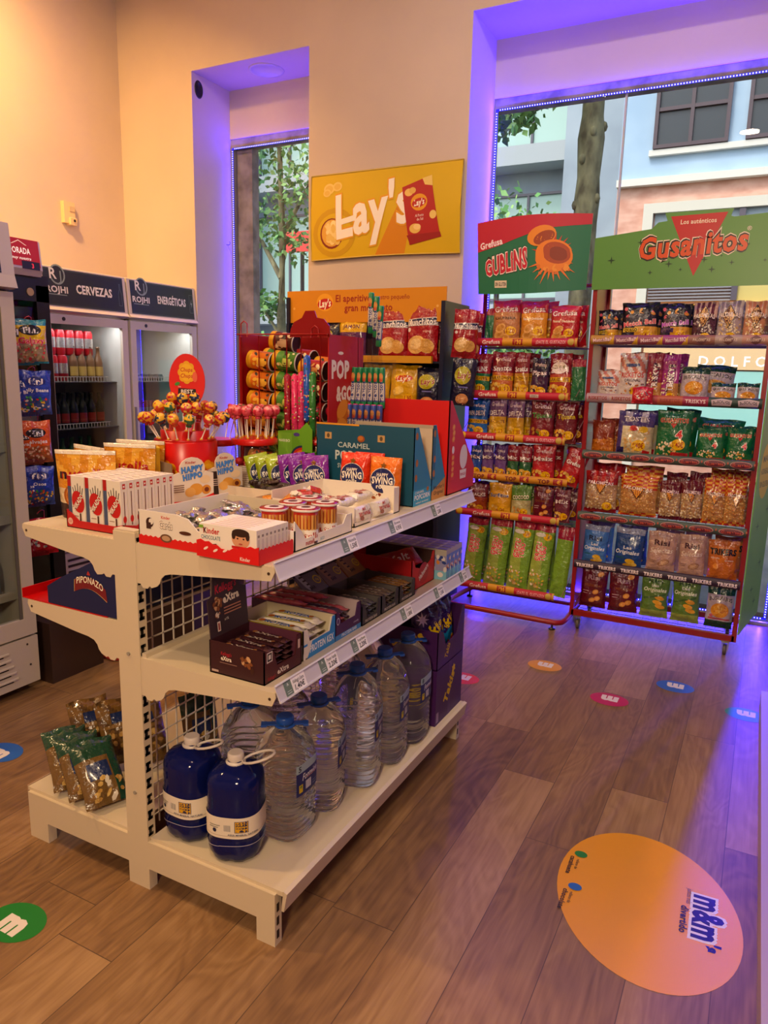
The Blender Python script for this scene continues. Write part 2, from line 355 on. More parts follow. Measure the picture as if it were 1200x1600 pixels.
# LED strips: clear tape with a row of diodes
def strip(x0, x1, z1, where):
    t = thing('led_strip', where, 'led strip', (x0, 4.93, 0)); w = x1-x0
    g = G(('paint',))
    for q in ((0, .014, 0.03, z1), (w-.014, w, 0.03, z1), (0.014, w-.014, z1-.014, z1), (0.014, w-.014, 0.03, 0.044)): g.box(q[0], q[1], 0.0, 0.004, q[2], q[3], 0x2a30c8)
    g.build('tape', t)
    g = G(('led',)); s = 0.0022
    def d(x, z): g.box(x-s*1.5, x+s*1.5, -0.003, 0.0, z-s*1.5, z+s*1.5, 0)
    z = 0.05
    while z < z1-0.02: d(.007, z); d(w-.007, z); z += 0.0165
    x = 0.03
    while x < w-0.02: d(x, z1-.007); d(x, 0.037); x += 0.0165
    g.build('diode_row', t)['kind'] = 'stuff'
strip(-3.975, -2.96, 3.195, 'blue LED strip around the narrow left window')
strip(-1.785, 0.14, 3.195, 'blue LED strip around the wide right window behind the snack racks')
# ================================================================ OUTSIDE
M['facade'] = noisy('painted_render', 0x9fb6cb, 0xb4c9db, 1.2, 0.8, 0.1)
M['pinkmarble'] = noisy('pink_marble_cladding', 0xc2907c, 0xddb3a0, 3.5, 0.5, 0.05, stretch=(1, 1, 2))
M['bark'] = noisy('mottled_bark', 0x4a4534, 0x8a8669, 9, 0.85, 0.6, stretch=(1, 1, .5), dist=0.03)
M['asphalt'] = noisy('paving', 0x6c6c6a, 0x8a8986, 2, 0.9)
M['leafmat'] = attr_mat('leaves', 0.5)
g = G(('asphalt',)); g.box(-25, 14, 5.36, 30, -0.15, -0.05, 0); g.build('street_paving', kind='structure')
def windowpart(root, x0, x1, y, z0, z1, frame=0x4a3b40, pane=0x2c3338, nx=2, nz=2, m='plastic'):
    g = G(('plastic',)); t = 0.05
    g.box(x0-t, x1+t, y-0.10, y, z0-t, z0, frame).box(x0-t, x1+t, y-0.10, y, z1, z1+t, frame).box(x0-t, x0, y-0.10, y, z0, z1, frame).box(x1, x1+t, y-0.10, y, z0, z1, frame)
    for i in range(1, nx): x = x0+(x1-x0)*i/nx; g.box(x-.025, x+.025, y-.09, y, z0, z1, frame)
    for i in range(1, nz): z = z0+(z1-z0)*i/nz; g.box(x0, x1, y-.085, y, z-.025, z+.025, frame)
    w = g.build('window', root)
    p = G((m,)); p.box(x0, x1, y-0.04, y-0.02, z0, z1, pane); p.build('pane', w)
t = thing('facade_building', 'pale blue building with pink marble band and brown windows across the street', 'building', (-2.35, 12, 0))
g = G(('facade',)); g.box(0, 9.5, 0, 4, 4.3, 11, 0); g.build('upper_wall', t)
g = G(('pinkmarble',)); g.box(0, 9.5, 0.0, 4, 0, 4.28, 0); g.build('marble_wall', t)
g = G(('matte',)); g.box(0, 9.5, -0.12, 0, 4.26, 4.36, 0xd9d6cd); g.box(0.42, 9.5, -0.08, 0, 4.66, 4.74, 0xd9d6cd); g.build('ledge', t)
for (a, b) in ((0.52, 1.42), (1.74, 2.9), (3.4, 4.6)): windowpart(t, a, b, 0, 4.80, 5.75)
g = G(('matte',)); c = 0xd2cdbf; g.box(0.42, 0.56, -.1, 0, 0, 3.86, c).box(0.42, 6, -.1, 0, 3.86, 4.0, c); g.build('shop_surround', t)
g = G(('plastic',)); g.box(0.58, 6, -.07, 0, 3.60, 3.66, 0x574f58).box(1.72, 1.80, -.08, 0, 2.6, 3.86, 0x574f58).box(0.58, 6, -.02, 0, 3.62, 3.86, 0x8d9aa0)
for i in range(22): g.box(0.58, 1.72, -.06, 0, 2.6+i*.045, 2.622+i*.045, 0x8e8c92)
g.box(1.8, 6, -.03, 0, 2.0, 3.6, 0xc9b878); g.build('shop_front', t)
g = G(('plastic',)); g.box(0.6, 6, -.12, 0, 1.62, 2.0, 0xe3c49a); a = Art(2.0, .38); g.box(.6, 6, -.14, 0, 1.98, 2.55, 0xd6a63c)
a.text('D O L F O D', 1.95, .12, .14, 0xffffff, bold=.03); g.art(a, (0, -.121, 1.62), (1, 0, 0), (0, 0, 1)); g.box(0.6, 6, -.1, 0, 0.3, 1.6, 0xa5d2c8); g.build('shop_fascia', t)
t = thing('grey_building', 'grey concrete building with deep window bays beyond the mottled tree', 'building', (-12.5, 16, 0))
M['greyfac'] = noisy('grey_render', 0x8f9aa5, 0xa7b2bb, 0.8, 0.8, 0.1)
g = G(('greyfac',)); g.box(0, 9.0, 0.5, 4, 0, 12, 0); g.box(8.4, 9.5, -0.6, 4, 0, 12, 0); g.build('wall', t)
for z in (2.6, 5.8, 9.0):
    g = G(('matte',)); g.box(0, 8.4, -.2, .5, z, z+.38, 0xa9b0b4); g.build('balcony_slab', t)
    for k in range(4): windowpart(t, 0.2+2.1*k, 2.0+2.1*k, 0.5, z+.55, z+2.7, 0x5a5560, 0xa9c4bd, 2, 1)
t = thing('glazed_building', 'pale office building with green tinted glazing behind the thin tree', 'building', (-18.5, 14.2, 0))
g = G(('facade',)); g.box(0, 5.8, 0, 4, 0, 12, 0); g.build('wall', t)
for z in (0.4, 3.1, 5.9):
    g = G(('matte',)); g.box(0, 5.8, -.15, 0, z+2.2, z+2.5, 0xdfe4e2); g.build('balcony_slab', t)
    for k in range(4): windowpart(t, 0.1+1.42*k, 1.4+1.42*k, 0, z, z+2.1, 0x8fa09c, 0x93bdb4, 1, 2)
g = G(('plastic',)); a = Art(.5, .3); g.box(-.28, .28, -.04, .0, -.14, .14, 0xd83a34); g.tube([(0, 0.05, -.14), (0, 0.05, -3.33)], .03, 0x555555)
g.build('street_sign', loc=(-6.2, 9.2, 3.28), tag=('red sign on a post seen through the narrow left window', 'sign'))
g = G(('matte',)); g.box(-8.0, -3.3, 0, .2, -.05, .55, 0xb9bcbb); g.box(-8.0, -3.3, -.03, .23, .55, .62, 0xcfd3d2)
g.build('low_wall', loc=(0, 6.9, 0), tag=('low pale concrete wall at the foot of the street trees', 'wall'))
def leaves(n, blobs, cols, seed, size=.05, thin=1.0):
    R = random.Random(seed); g = G(('leafmat',)); cl = [lin(c) for c in cols]
    for i in range(n):
        bx, by, bz, r = R.choice(blobs); a = R.uniform(0, 2*PI); q = R.uniform(-1, 1); rr = r*R.random()**.45
        p = Vector((bx+rr*math.cos(a)*math.sqrt(1-q*q), by+rr*math.sin(a)*math.sqrt(1-q*q), bz+rr*q*.8))
        d = Vector((R.uniform(-1, 1), R.uniform(-1, 1), R.uniform(-1, .4))).normalized(); e = d.cross(Vector((R.uniform(-1, 1), R.uniform(-1, 1), R.uniform(-1, 1)))).normalized()
        s = size*R.uniform(.6, 1.4); b = len(g.v)
        g.v += [tuple(p), tuple(p+d*s*.6+e*s*.45), tuple(p+d*s*1.5), tuple(p+d*s*.6-e*s*.45)]
        g.face((b, b+1, b+2, b+3), R.choice(cl))
    return g
GR = [0x5c8a54, 0x6fa05f, 0x88b26c, 0x47704a, 0x9cbf78]
t = thing('street_tree', 'slim street tree with a forked trunk outside the narrow left window', 'tree', (-5.33, 7.5, -.05))
g = G(('bark',)); g.tube([(-.02, 0, 0), (0, 0, 1.2), (0.0, 0, 2.2), (0.02, 0, 3.0), (-.05, .05, 4.0), (-.1, .05, 5.0)], [.07, .06, .055, .045, .03, .015], 0, 8)
g.tube([(0, 0, 2.6), (-.35, .1, 3.05), (-.6, .15, 3.25)], [.035, .025, .012], 0, 6).tube([(0.0, 0, 1.9), (-.3, -.05, 2.35), (-.5, -.05, 2.5)], [.02, .015, .008], 0, 6).tube([(.02, 0, 3.1), (.3, .1, 3.6), (.5, .1, 4.0)], [.03, .02, .01], 0, 6); g.build('trunk', t)
leaves(1500, [(-.1, 0, 3.9, .6), (.25, 0, 3.55, .45), (-.4, .1, 3.3, .4), (.35, 0, 4.2, .5), (-.45, 0, 4.2, .5), (.1, .1, 3.05, .35), (-.2, 0, 2.3, .25)], GR, 3, .055).build('foliage', t)
t = thing('plane_tree', 'thick mottled plane tree trunk outside the wide right window', 'tree', (-1.75, 7.5, -.05))
g = G(('bark',)); g.lathe([(.16, 0), (.125, 1.0), (.11, 2.2), (.11, 3.0), (.12, 3.2), (.105, 3.4), (.125, 3.75), (.1, 3.95), (.1, 4.3), (.13, 5.2), (.1, 6.0)], 0, 14, sq=0)
for (z, a) in ((3.2, -.4), (3.78, -1.2), (3.85, .3), (3.55, -2.0), (3.15, -2.6)): g.sph(.11*math.cos(a), .11*math.sin(a), z, .035, .035, .05, 0, 8)
g.build('trunk', t)
g = G(('bark',)); g.tube([(0, 0, 4.3), (-.5, -.1, 4.5), (-1.1, -.1, 4.45)], [.05, .035, .02], 0, 6).tube([(0, 0, 4.6), (.6, 0, 4.9), (1.4, .1, 5.0)], [.06, .04, .02], 0, 6); g.build('branch', t)
leaves(1900, [(-.35, -.5, 4.15, .30), (-.6, -.5, 3.95, .28), (.25, -.4, 4.4, .3), (-.5, -.3, 4.25, .32), (-.85, -.3, 4.0, .3), (-.25, -.2, 4.45, .4), (.6, 0, 4.9, .6), (-1.1, -.2, 4.4, .5), (.3, 0, 5.4, .9)], GR, 5, .06).build('foliage', t)
for i, (x, y, z, r, lb) in enumerate(((-8.0, 10.5, 1.3, 1.1, 'bushy green shrub behind the low wall, leftmost'), (-5.2, 10.8, 1.4, 1.0, 'bushy green shrub behind the red street sign'), (-4.6, 13.2, 3.9, 1.1, 'leafy shrub on the grey building balcony'))):
    t = thing('shrub', lb, 'shrub', (x, y, 0), group='shrubs outside')
    leaves(1100, [(0, 0, z, r), (.4, 0, z*.5, r*.8)], GR, 7+i, .1).build('foliage', t)
    g = G(('bark',)); g.tube([(0, 0, 0), (0, 0, z)], .05, 0, 6); g.build('trunk', t)
# ================================================================ GONDOLA
CR = 0xd4c6ad; DK = 0x0c0a0a
GY0, GY1 = 1.358, 2.655
gon = thing('shelving_gondola', 'double-sided cream steel shop gondola standing in the middle of the floor', 'shelf', (0, 0, 0))
def gb(name, parts, m='enamel', parent=gon):
    g = G((m,))
    for p in parts: g.box(*p)
    return g.build(name, parent)
def slots(g, x, y, z0, z1, face='r'):
    z = z0
    while z < z1:
        if face == 'r': g.box(x, x+.0012, y-.004, y+.004, z, z+.030, DK).box(x, x+.0012, y-.009, y+.009, z+.022, z+.030, DK).box(x, x+.0012, y-.009, y+.009, z, z+.008, DK)
        z += .05
for (y0, sgn) in ((GY0, 1), (GY1-.03, 1)):
    g = G(('enamel',)); g.box(-1.517, -1.437, y0, y0+.03, 0, 1.062, CR).box(-1.515, -1.439, y0+.002, y0+.028, 1.062, 1.068, CR)
    z = .17
    while z < 1.04:
        g.box(-1.437, -1.4362, y0+.006, y0+.016, z, z+.030, DK).box(-1.437, -1.4362, y0+.004, y0+.022, z, z+.009, DK).box(-1.437, -1.4362, y0+.004, y0+.022, z+.021, z+.030, DK); z += .05
    for z in (.30, .72):
        g.tube([(-1.478, y0-.004, z), (-1.478, y0+.001, z)], .0055, 0x9c968c, 10)
    po = g.build('post', gon)
    # foot beams left + right
    for (x0, x1, s) in ((-1.954, -1.517, -1), (-1.437, -.993, 1)):
        g = G(('enamel',)); fx = (x0, x0+.085) if s < 0 else (x1-.06, x1)
        pts = [(x0, .155), (x1, .155), (x1, .07), (x0, .07)]
        g.box(x0, x1, y0, y0+.03, .068, .155, CR).box(fx[0], fx[1], y0, y0+.03, 0, .068, CR, skip='t')
        if s > 0:
            for z in (.02, .06, .10): g.box(x1, x1+.001, y0+.008, y0+.018, z, z+.024, DK)
        g.build('base_foot', gon)
# base decks
for (x0, x1, lab) in ((-1.435, -.975, 1), (-1.965, -1.52, 0)):
    g = G(('enamel',)); g.box(x0, x1, GY0+.01, GY1-.005, .152, .165, CR)
    if lab: g.prism([(x1, .165), (x1+.012, .160), (x1+.002, .105), (x1-.006, .105)], lambda u, v, d: (u, d, v), GY0+.012, GY1, CR)
    else: g.box(x0-.004, x0, GY0+.01, GY1, .145, .168, 0xb59a83)
    g.build('base_deck', gon)
# centre wire grid
g = G(('enamel',)); x = -1.477; c = 0xded6c8
y = GY0+.045
while y < GY1-.03: g.box(x-.0018, x+.0018, y-.0018, y+.0018, .16, 1.03, c); y += .042
z = .19
while z < 1.03: g.box(x-.0018, x+.0018, GY0+.03, GY1-.03, z-.0018, z+.0018, c); z += .050
g.build('wire_back_grid', gon)
g = G(('enamel',)); g.box(-1.50, -1.455, GY0+.03, GY1-.03, 1.0, 1.035, CR); g.build('top_rail', gon)
def bracket(x0, x1, zt, dr, y, name='shelf_bracket', c=CR):
    """x0 = post side, x1 = tip; zt top, dr depth at root"""
    s = 1 if x1 > x0 else -1; L = abs(x1-x0)
    P = [(0, zt), (L, zt), (L+.002, zt-.012), (L-.01, zt-.036)]
    P += [(.17, zt-.062), (.12, zt-.067), (.098, zt-.073), (.086, zt-.084), (.080, zt-.098), (.070, zt-.108), (.052, zt-dr), (.044, zt-dr+.004), (.036, zt-dr-.004), (.02, zt-dr-.004), (.012, zt-dr+.006), (0, zt-dr+.006)]
    g = G(('enamel',)); g.prism([(x0+s*a, b) for a, b in P], lambda u, v, d: (u, d, v), y, y+.004, c)
    g.tube([(x1-s*.016, y-.0012, zt-.018), (x1-s*.016, y, zt-.018)], .004, 0x3a2a20, 8)
    return g.build(name, gon)
for y in (GY0+.002, GY1-.008):
    bracket(-1.437, -.99, 1.036, .115, y); bracket(-1.517, -1.888, 1.036, .105, y)
    bracket(-1.437, -.99, .716, .115, y); bracket(-1.517, -1.888, .805, .115, y)
gb('shelf_board', [(-1.435, -.992, GY0+.006, GY1, 1.028, 1.038, CR)]); gb('shelf_board', [(-1.888, -1.519, GY0+.006, GY1, 1.028, 1.038, CR)])
gb('shelf_board', [(-1.435, -.992, GY0+.006, GY1, .706, .716, CR), (-1.435, -1.42, GY0+.006, GY1, .716, .728, CR)]); gb('shelf_board', [(-1.888, -1.519, GY0+.006, GY1, .797, .806, CR)])
# price rails
def rail(zt, tags, zb, nm):
    g = G(('plastic',)); n = Vector((1, 0, .42)).normalized(); up = Vector((-.42, 0, 1)).normalized()
    o = Vector((-.968, GY0-.005, zb)); h = (zt-zb)*1.05; Ln = GY1-GY0+.005
    def pt(a, b, e): p = o+up*b+n*e; return (p.x, p.y+a, p.z)
    def plate(a0, a1, b0, b1, e0, e1, c, m=0):
        g.prism([(a0, b0), (a1, b0), (a1, b1), (a0, b1)], lambda u, v, d: pt(u, v, d), e0, e1, c, m)
    plate(0, Ln, 0, h, -.003, 0, 0xc9c5cf); plate(0, Ln, h-.004, h, 0, .004, 0xe8e6ee); plate(0, Ln, 0, .004, 0, .004, 0xd6d4dc)
    q = 0
    rl = g.build('price_rail', gon); rl['label'] = nm
    for (a, w, l1, pr) in tags:
        g = G(('plastic',)); plate(a, a+.03, .005, h-.005, .0003, .001, 0x6f7f78)
        plate(a+.03, a+.03+w, .004, h-.004, .0006, .0014, 0xf2eef0)
        ar = Art(w, h); ar.text(l1, w/2, h*.66, .0085, 0x3a3a4a, w=w*.8, shear=.3, bold=.02); ar.text(pr, w/2, h*.33, .013, 0x20202c, w=w*.74, bold=.04, shear=.2)
        P = pt(a+.03, 0, .0016); g.art(ar, P, (0, 1, 0), tuple(up), e=.0001)
        ar = Art(.03, h); ar.text('A', .015, h*.7, .008, 0xe0e8e4); ar.rect(.006, h*.2, .024, h*.24, 0xd0d8d4); ar.rect(.006, h*.32, .024, h*.35, 0xd0d8d4)
        g.art(ar, pt(a, 0, .0012), (0, 1, 0), tuple(up), e=.0001); g.build('price_card', rl)
rail(1.052, [(.30, .05, 'Nutella', '1,50€'), (.58, .05, 'Brownie', '0,95€'), (.90, .045, 'P. Caramelo', '2,50€')], 1.006, 'grey upper price rail with three handwritten price cards')
rail(.742, [(.03, .06, "Kellogg's Extra", '1,40€'), (.19, .06, 'Protein Vainilla', '2,20€'), (.36, .055, 'Protein Brownie', '2,20€'), (.68, .05, 'Chocolate', '1,80€'), (.95, .05, 'Maltesers', '1,50€'), (1.19, .04, 'Batido', '1,50€')], .698, 'grey lower price rail with six handwritten price cards')
g = G(('plastic',)); g.box(-1.915, -1.56, GY0+.004, 2.2, .806, .809, 0xb00f14).box(-1.915, -1.912, GY0+.004, 2.2, .806, .835, 0xb00f14)
g.build('display_mat', loc=(0, 0, .0005), tag=('red plastic mat on the lower left gondola shelf under the blue box', 'mat'))
# big dark blue display box with slanted front
g = G(('card',)); a = Art(.30, .16)
ins = [(0, 0), (.28, 0), (.28, .13), (.225, .165), (.06, .085), (0, .05)]
g.prism(ins, lambda u, v, d: (u, d, v), 0, .62, 0x0e1a44)
pl = []
for i in range(13): t_ = i/12; pl.append((.115+.13*t_, .052+.022*math.sin(PI*t_)-.012*t_))
for i in range(12, -1, -1): t_ = i/12; pl.append((.118+.122*t_, .088+.020*math.sin(PI*t_)-.012*t_))
a.poly([(x-.002, y) for x, y in pl], 0xc2a26a); a.poly([(x+.0, y*.98+.0018) for x, y in pl], 0x6b1a22)
a.text('PIPONAZO', .178, .082, .019, 0xf2e6d0, w=.105, arch=.012, rot=-.09, bold=.03, out=0x2a0a0c, ow=.05); a.star(.175, .113, .008, 0xa03030, 3, .6)
g.art(a, (0, 0, 0), (1, 0, 0), (0, 0, 1))
g.build('sunflower_seed_box', loc=(-1.80, 1.362, .8105), tag=('dark blue slanted cardboard box with a red arched panel, on the red mat', 'box'))
# ================================================================ GOODS ON THE GONDOLA
ZT = 1.0385; ZM = 0.7165; ZB = 0.1655
def carton(x0, y0, z0, w, d, h, c, arts, name, label, cat, group=None, rz=0, top=None, open_top=False, m='card', wall=.003, inner=None, parent=None):
    """w along X, d along Y; arts keyed f (faces -Y), r (faces +X), t (top), l"""
    g = G((m,))
    if open_top:
        ic = inner or c
        g.box(0, w, 0, d, 0, wall, c); g.box(0, w, 0, wall, wall, h, c); g.box(0, w, d-wall, d, wall, h, ic); g.box(0, wall, wall, d-wall, wall, h, ic); g.box(w-wall, w, wall, d-wall, wall, h, c)
        g.quad((0.0, wall+.0002, wall), (w, wall+.0002, wall), (w, wall+.0002, h), (0, wall+.0002, h), ic)
    else:
        g.box(0, w, 0, d, 0, h, c)
    if 'f' in arts: g.art(arts['f'], (0, 0, 0), (1, 0, 0), (0, 0, 1))
    if 'r' in arts: g.art(arts['r'], (w, 0, 0), (0, 1, 0), (0, 0, 1))
    if 't' in arts: g.art(arts['t'], (0, 0, h), (1, 0, 0), (0, 1, 0))
    return g.build(name, parent=parent, loc=(x0, y0, z0), rz=rz, tag=(label, cat, group) if parent is None else None)
def zig(a, x0, x1, y, amp, n, c, y0=0):
    p = [(x0, y0), (x1, y0)]
    for i in range(2*n+1): p.append((x1-(x1-x0)*i/(2*n), y+(amp if i % 2 else 0)))
    return a.poly(p, c)
# --- tray of chocolate sweets in silver foil
tr = thing('chocolate_tray', 'white and red cardboard tray of silver wrapped sweets, near corner of gondola top', 'tray', (-1.425, 1.362, ZT))
g = G(('card',)); a = Art(.235, .085); a.text('Kinder', .095, .078, .008, 0xc03020, w=.03); 
f = [(0, 0), (.235, 0), (.235, .05), (.20, .055), (.17, .082), (.13, .09), (0, .09)]
g.prism(f, lambda u, v, d: (u, d, v), 0, .003, 0xe8dfd2)
g.box(0, .003, 0, .36, 0, .085, 0xe8dfd2).box(0, .235, .357, .36, 0, .08, 0xcdbfa8).box(.232, .235, 0, .36, 0, .05, 0xe8dfd2).box(0, .235, 0, .36, 0, .003, 0xcdbfa8)
zig(a, 0, .235, .022, .004, 14, 0xc8201c); a.text('Cards', .095, .058, .018, 0xf4e8d8, w=.045, out=0x3a1c12, ow=.08, bold=.05)
a.ell(.04, .06, .013, .013, 0x3a2018); a.ell(.045, .063, .008, .008, 0xe8dfd2); a.rect(.028, .043, .044, .06, 0x3a2018); a.ell(.16, .045, .02, .005, 0x4a2818); a.ell(.095, .024, .02, .011, 0x6a4a34); a.ell(.095, .024, .014, .007, 0xb8977a)
g.art(a, (0, 0, 0), (1, 0, 0), (0, 0, 1)); g.build('carton', tr)
M['silver'] = attr_mat('silver_foil', 0.22, 0.9, 90, metal=0.85, dist=0.004)
def sweet(nm, mat, c, L=.055, w=.03, h=.012, c2=None):
    g = G((mat,)); n = 6; cc = lin(c)
    prof = [(.0, .5), (.12, 1.0), (.18, .35), (.26, .95), (.74, .95), (.82, .35), (.88, 1.0), (1.0, .6)]
    rings = []
    for (t, s) in prof:
        b = len(g.v); thick = h*(.12 if t < .2 or t > .8 else 1)
        for k in range(n): q = 2*PI*k/n; g.v.append(((t-.5)*L, math.cos(q)*w/2*s, thick*.5+math.sin(q)*thick*.5))
        rings.append(b)
    for i, (a, b) in enumerate(zip(rings, rings[1:])):
        for k in range(n): g.face((a+k, a+(k+1) % n, b+(k+1) % n, b+k), lin(c2) if (c2 and i in (3,)) else cc, 0, False)
    return g.mesh(nm)
def heap(me, name, label, cat, group, n, x0, x1, y0, y1, z, dz, seed, sc=1.0):
    R = random.Random(seed)
    for i in range(n):
        lay = i*3//n
        place(me, name, loc=(R.uniform(x0, x1), R.uniform(y0, y1), z+lay*dz), rot=(R.uniform(-.35, .35), R.uniform(-.35, .35), R.uniform(0, 2*PI)), tag=(label, cat, group)).scale = (sc, sc, sc)
heap(sweet('foil_sweet', 'silver', 0xc9c6c0, .06, .036, .014), 'foil_sweet', 'small silver foil wrapped sweet in the white and red tray at the near gondola corner', 'sweet', 'silver foil sweets in the near corner tray', 84, -1.395, -1.225, 1.39, 1.69, ZT+.032, .013, 1)
# --- tray of white chocolate boxes
t = thing('chocolate_box_tray', 'red and white cardboard tray holding upright white chocolate boxes at the near right corner', 'tray', (-1.212, 1.345, ZT), rz=.0)
g = G(('card',)); wd, dp = .19, .14
pr = [(0, 0), (wd, 0), (wd, .045)]
for i in range(14): pr.append((wd-(i+1)*wd/15, .022+.018*abs(math.cos(i*.23))+(.004 if i % 2 else 0)))
pr.append((0, .04))
g.prism(pr, lambda u, v, d: (u, d-.002, v), 0, .002, 0xc4181a); g.box(wd-.002, wd, 0, dp, 0, .03, 0xc4181a).box(0, wd, 0, dp, 0, .002, 0xc4181a).box(0, wd, dp-.002, dp, 0, .03, 0xc4181a).box(0, .002, 0, dp, 0, .03, 0xc4181a)
a = Art(wd, .05); a.text('Kinder', .15, .010, .009, 0xf4ece4, w=.03); 
for q in (.03, .06, .09): a.ell(q, .022+.002*math.sin(q*90), .008, .003, 0xf2ddd0, .5)
g.art(a, (0, -.002, 0), (1, 0, 0), (0, 0, 1)); a = Art(dp, .03); zig(a, 0, dp, .036, .004, 9, 0xc4181a); g.art(a, (wd, 0, 0), (0, 1, 0), (0, 0, 1)); g.build('carton', t)
a = Art(.18, .075); a.text('Kinder', .038, .062, .014, 0xb3231c, w=.05, bold=.05); a.text('K', .019, .062, .014, 0x201818, w=.009, bold=.05); a.text('CHOCOLATE', .036, .045, .010, 0x2a6a7a, w=.060, bold=.01)
a.ell(.128, .052, .027, .023, 0xcf9b78); a.ell(.128, .067, .026, .010, 0x2c1a12); a.ell(.107, .060, .006, .010, 0x2c1a12); a.ell(.149, .060, .006, .010, 0x2c1a12); a.ell(.119, .053, .003, .002, 0x1a1210); a.ell(.137, .053, .003, .002, 0x1a1210); a.ell(.128, .040, .006, .002, 0xa04a40); a.rect(.101, .028, .156, .034, 0xb02020)
a.poly([(.02, .03), (.05, .036), (.06, .022), (.03, .016)], 0x4a2616); a.poly([(.03, .034), (.05, .038), (.055, .032), (.034, .028)], 0xf3e9dc)
for q in range(4): a.rect(.105+q*.017, .006, .119+q*.017, .026, 0xc0201c); a.rect(.108+q*.017, .011, .116+q*.017, .02, 0xf3e9dc)
a.rect(0, .067, .014, .0745, 0x7ea63a)
def chocbox(arts): 
    g = G(('card',)); g.box(0, .175, 0, .0155, 0, .078, 0xeee6da)
    if arts: g.art(a, (0, 0, 0), (1, 0, 0), (0, 0, 1))
    b = Art(.0155, .075); b.rect(.005, .02, .0105, .055, 0xd8cfc6); b.rect(.004, .060, .0115, .066, 0x9a9088); g.art(b, (.175, 0, 0), (0, 1, 0), (0, 0, 1))
    b = Art(.175, .0155); b.rect(.03, .006, .14, .009, 0xc8a088); g.art(b, (0, 0, .078), (1, 0, 0), (0, 1, 0)); return g.mesh('chocolate_box')
m1 = chocbox(True)
for i in range(8): place(m1, 'chocolate_box', loc=(-1.208, 1.350+i*.0163, ZT+.004), tag=(('white chocolate box with a smiling child on its front, foremost in the red tray', 'box', 'white chocolate boxes in the red tray') if i == 0 else ('white chocolate box showing only its edge, behind the foremost one in the red tray', 'box', 'white chocolate boxes in the red tray')))
# --- bulk trays of orange and dark wrapped sweets
def plaintray(x, y, w, d, h, label, c=0xd9cbb8, rz=0, z=ZT, name='sweet_tray'): return carton(x, y, z, w, d, h, c, {}, name, label, 'tray', open_top=True, rz=rz, inner=0xcbb9a2, wall=.004)
plaintray(-1.45, 1.735, .26, .27, .045, 'open cream cardboard tray of orange wrapped sweets in the middle of the gondola top')
heap(sweet('wrapped_sweet', 'candy', 0xd08a2a, .06, .035, .015), 'wrapped_sweet', 'orange wrapped sweet in the open tray behind the silver ones', 'sweet', 'orange wrapped sweets', 34, -1.42, -1.22, 1.77, 1.96, ZT+.02, .013, 2)
plaintray(-1.70, 2.02, .36, .22, .045, 'open cream cardboard tray of dark wrapped sweets in front of the lime packets')
heap(sweet('dark_wrapped_sweet', 'candy', 0x2e1a14, .065, .04, .02), 'dark_wrapped_sweet', 'dark brown wrapped sweet in the open tray below the lime packets', 'sweet', 'dark brown wrapped sweets', 40, -1.66, -1.38, 2.05, 2.2, ZT+.02, .015, 3)
heap(sweet('striped_sweet', 'candy', 0xe6ddd2, .075, .035, .016, 0xb03a28), 'striped_sweet', 'white and red wrapped sweet beside the orange ones', 'sweet', 'white and red wrapped sweets', 12, -1.30, -1.20, 1.80, 2.0, ZT+.045, .012, 4)
# --- cups of breadsticks
t = thing('breadstick_tray', 'white display tray for red breadstick cups on the right gondola edge', 'tray', (-1.235, 1.497, ZT))
g = G(('card',)); W2, D2 = .21, .29; cc = 0xe9e2d8
g.box(0, W2, 0, D2, 0, .003, cc).box(0, .003, 0, D2, 0, .05, cc).box(0, W2, 0, .003, 0, .055, cc).box(0, W2, D2-.003, D2, 0, .05, cc)
g.prism([(0, 0), (D2, 0), (D2, .055), (D2-.03, .055), (D2-.05, .032), (.05, .026), (.03, .05), (0, .08)], lambda u, v, d: (W2-.003+d, u, v), 0, .003, cc)
a = Art(D2, .05); a.text('nutella', .075, .014, .012, 0xb02018, w=.05, bold=.03, out=0x2a1512, ow=.01); a.text('&GO', .13, .013, .008, 0x7aa0b0, w=.02); g.art(a, (W2, 0, 0), (0, 1, 0), (0, 0, 1)); g.build('carton', t)
def cup():
    r = thing('breadstick_cup', '', 'cup', (0, 0, 0))
    g = G(('clear', 'plastic')); g.lathe([(.026, 0, 0xb02a1c), (.030, .052, 0xb02a1c), (.031, .072, 0xb02a1c)], 0xb02a1c, 20, m=1, sq=.6)
    a = Art(.07, .06); a.rect(0, .030, .07, .034, 0xd8c9b0)
    for i in range(9): a.rect(.004+i*.0075, .032, .0095+i*.0075, .066, (0xc98f48, 0xb87a34, 0xd6a35e)[i % 3])
    a.rect(.0, .006, .07, .032, 0xeee6dc); a.text('nutella', .035, .020, .013, 0xa01c14, w=.058, bold=.04); a.text('n', .0105, .020, .013, 0x1a1010, w=.009, bold=.04); a.rect(0, 0, .07, .006, 0x3a1a10)
    a.L = .008; a2 = Art(.07, .06, L=.008)
    for vs, fs, c in a.items: v2, f2 = splitlong(vs, fs, .008); a2.items.append((v2, f2, c))
    def fn(x, y, e): q = -PI/2+.40+(x-.035)/.029; rr = .0305+.001*y/.07+e+.0035*abs(math.sin(2*q)); return (rr*math.cos(q), rr*math.sin(q), y)
    g.artf(a2, fn, m=1); g.build('cup_body', r)
    g = G(('plastic', 'silver')); g.lathe([(.033, .072, 0xe8e2da), (.036, .074, 0xe8e2da), (.036, .078, 0x8c2018), (.026, .079, 0x8c2018), (.024, .0795, 0xe6ded4), (.012, .080, 0x4a1a14)], 0xe8e2da, 20, sq=.6); g.build('lid', r)
    return r
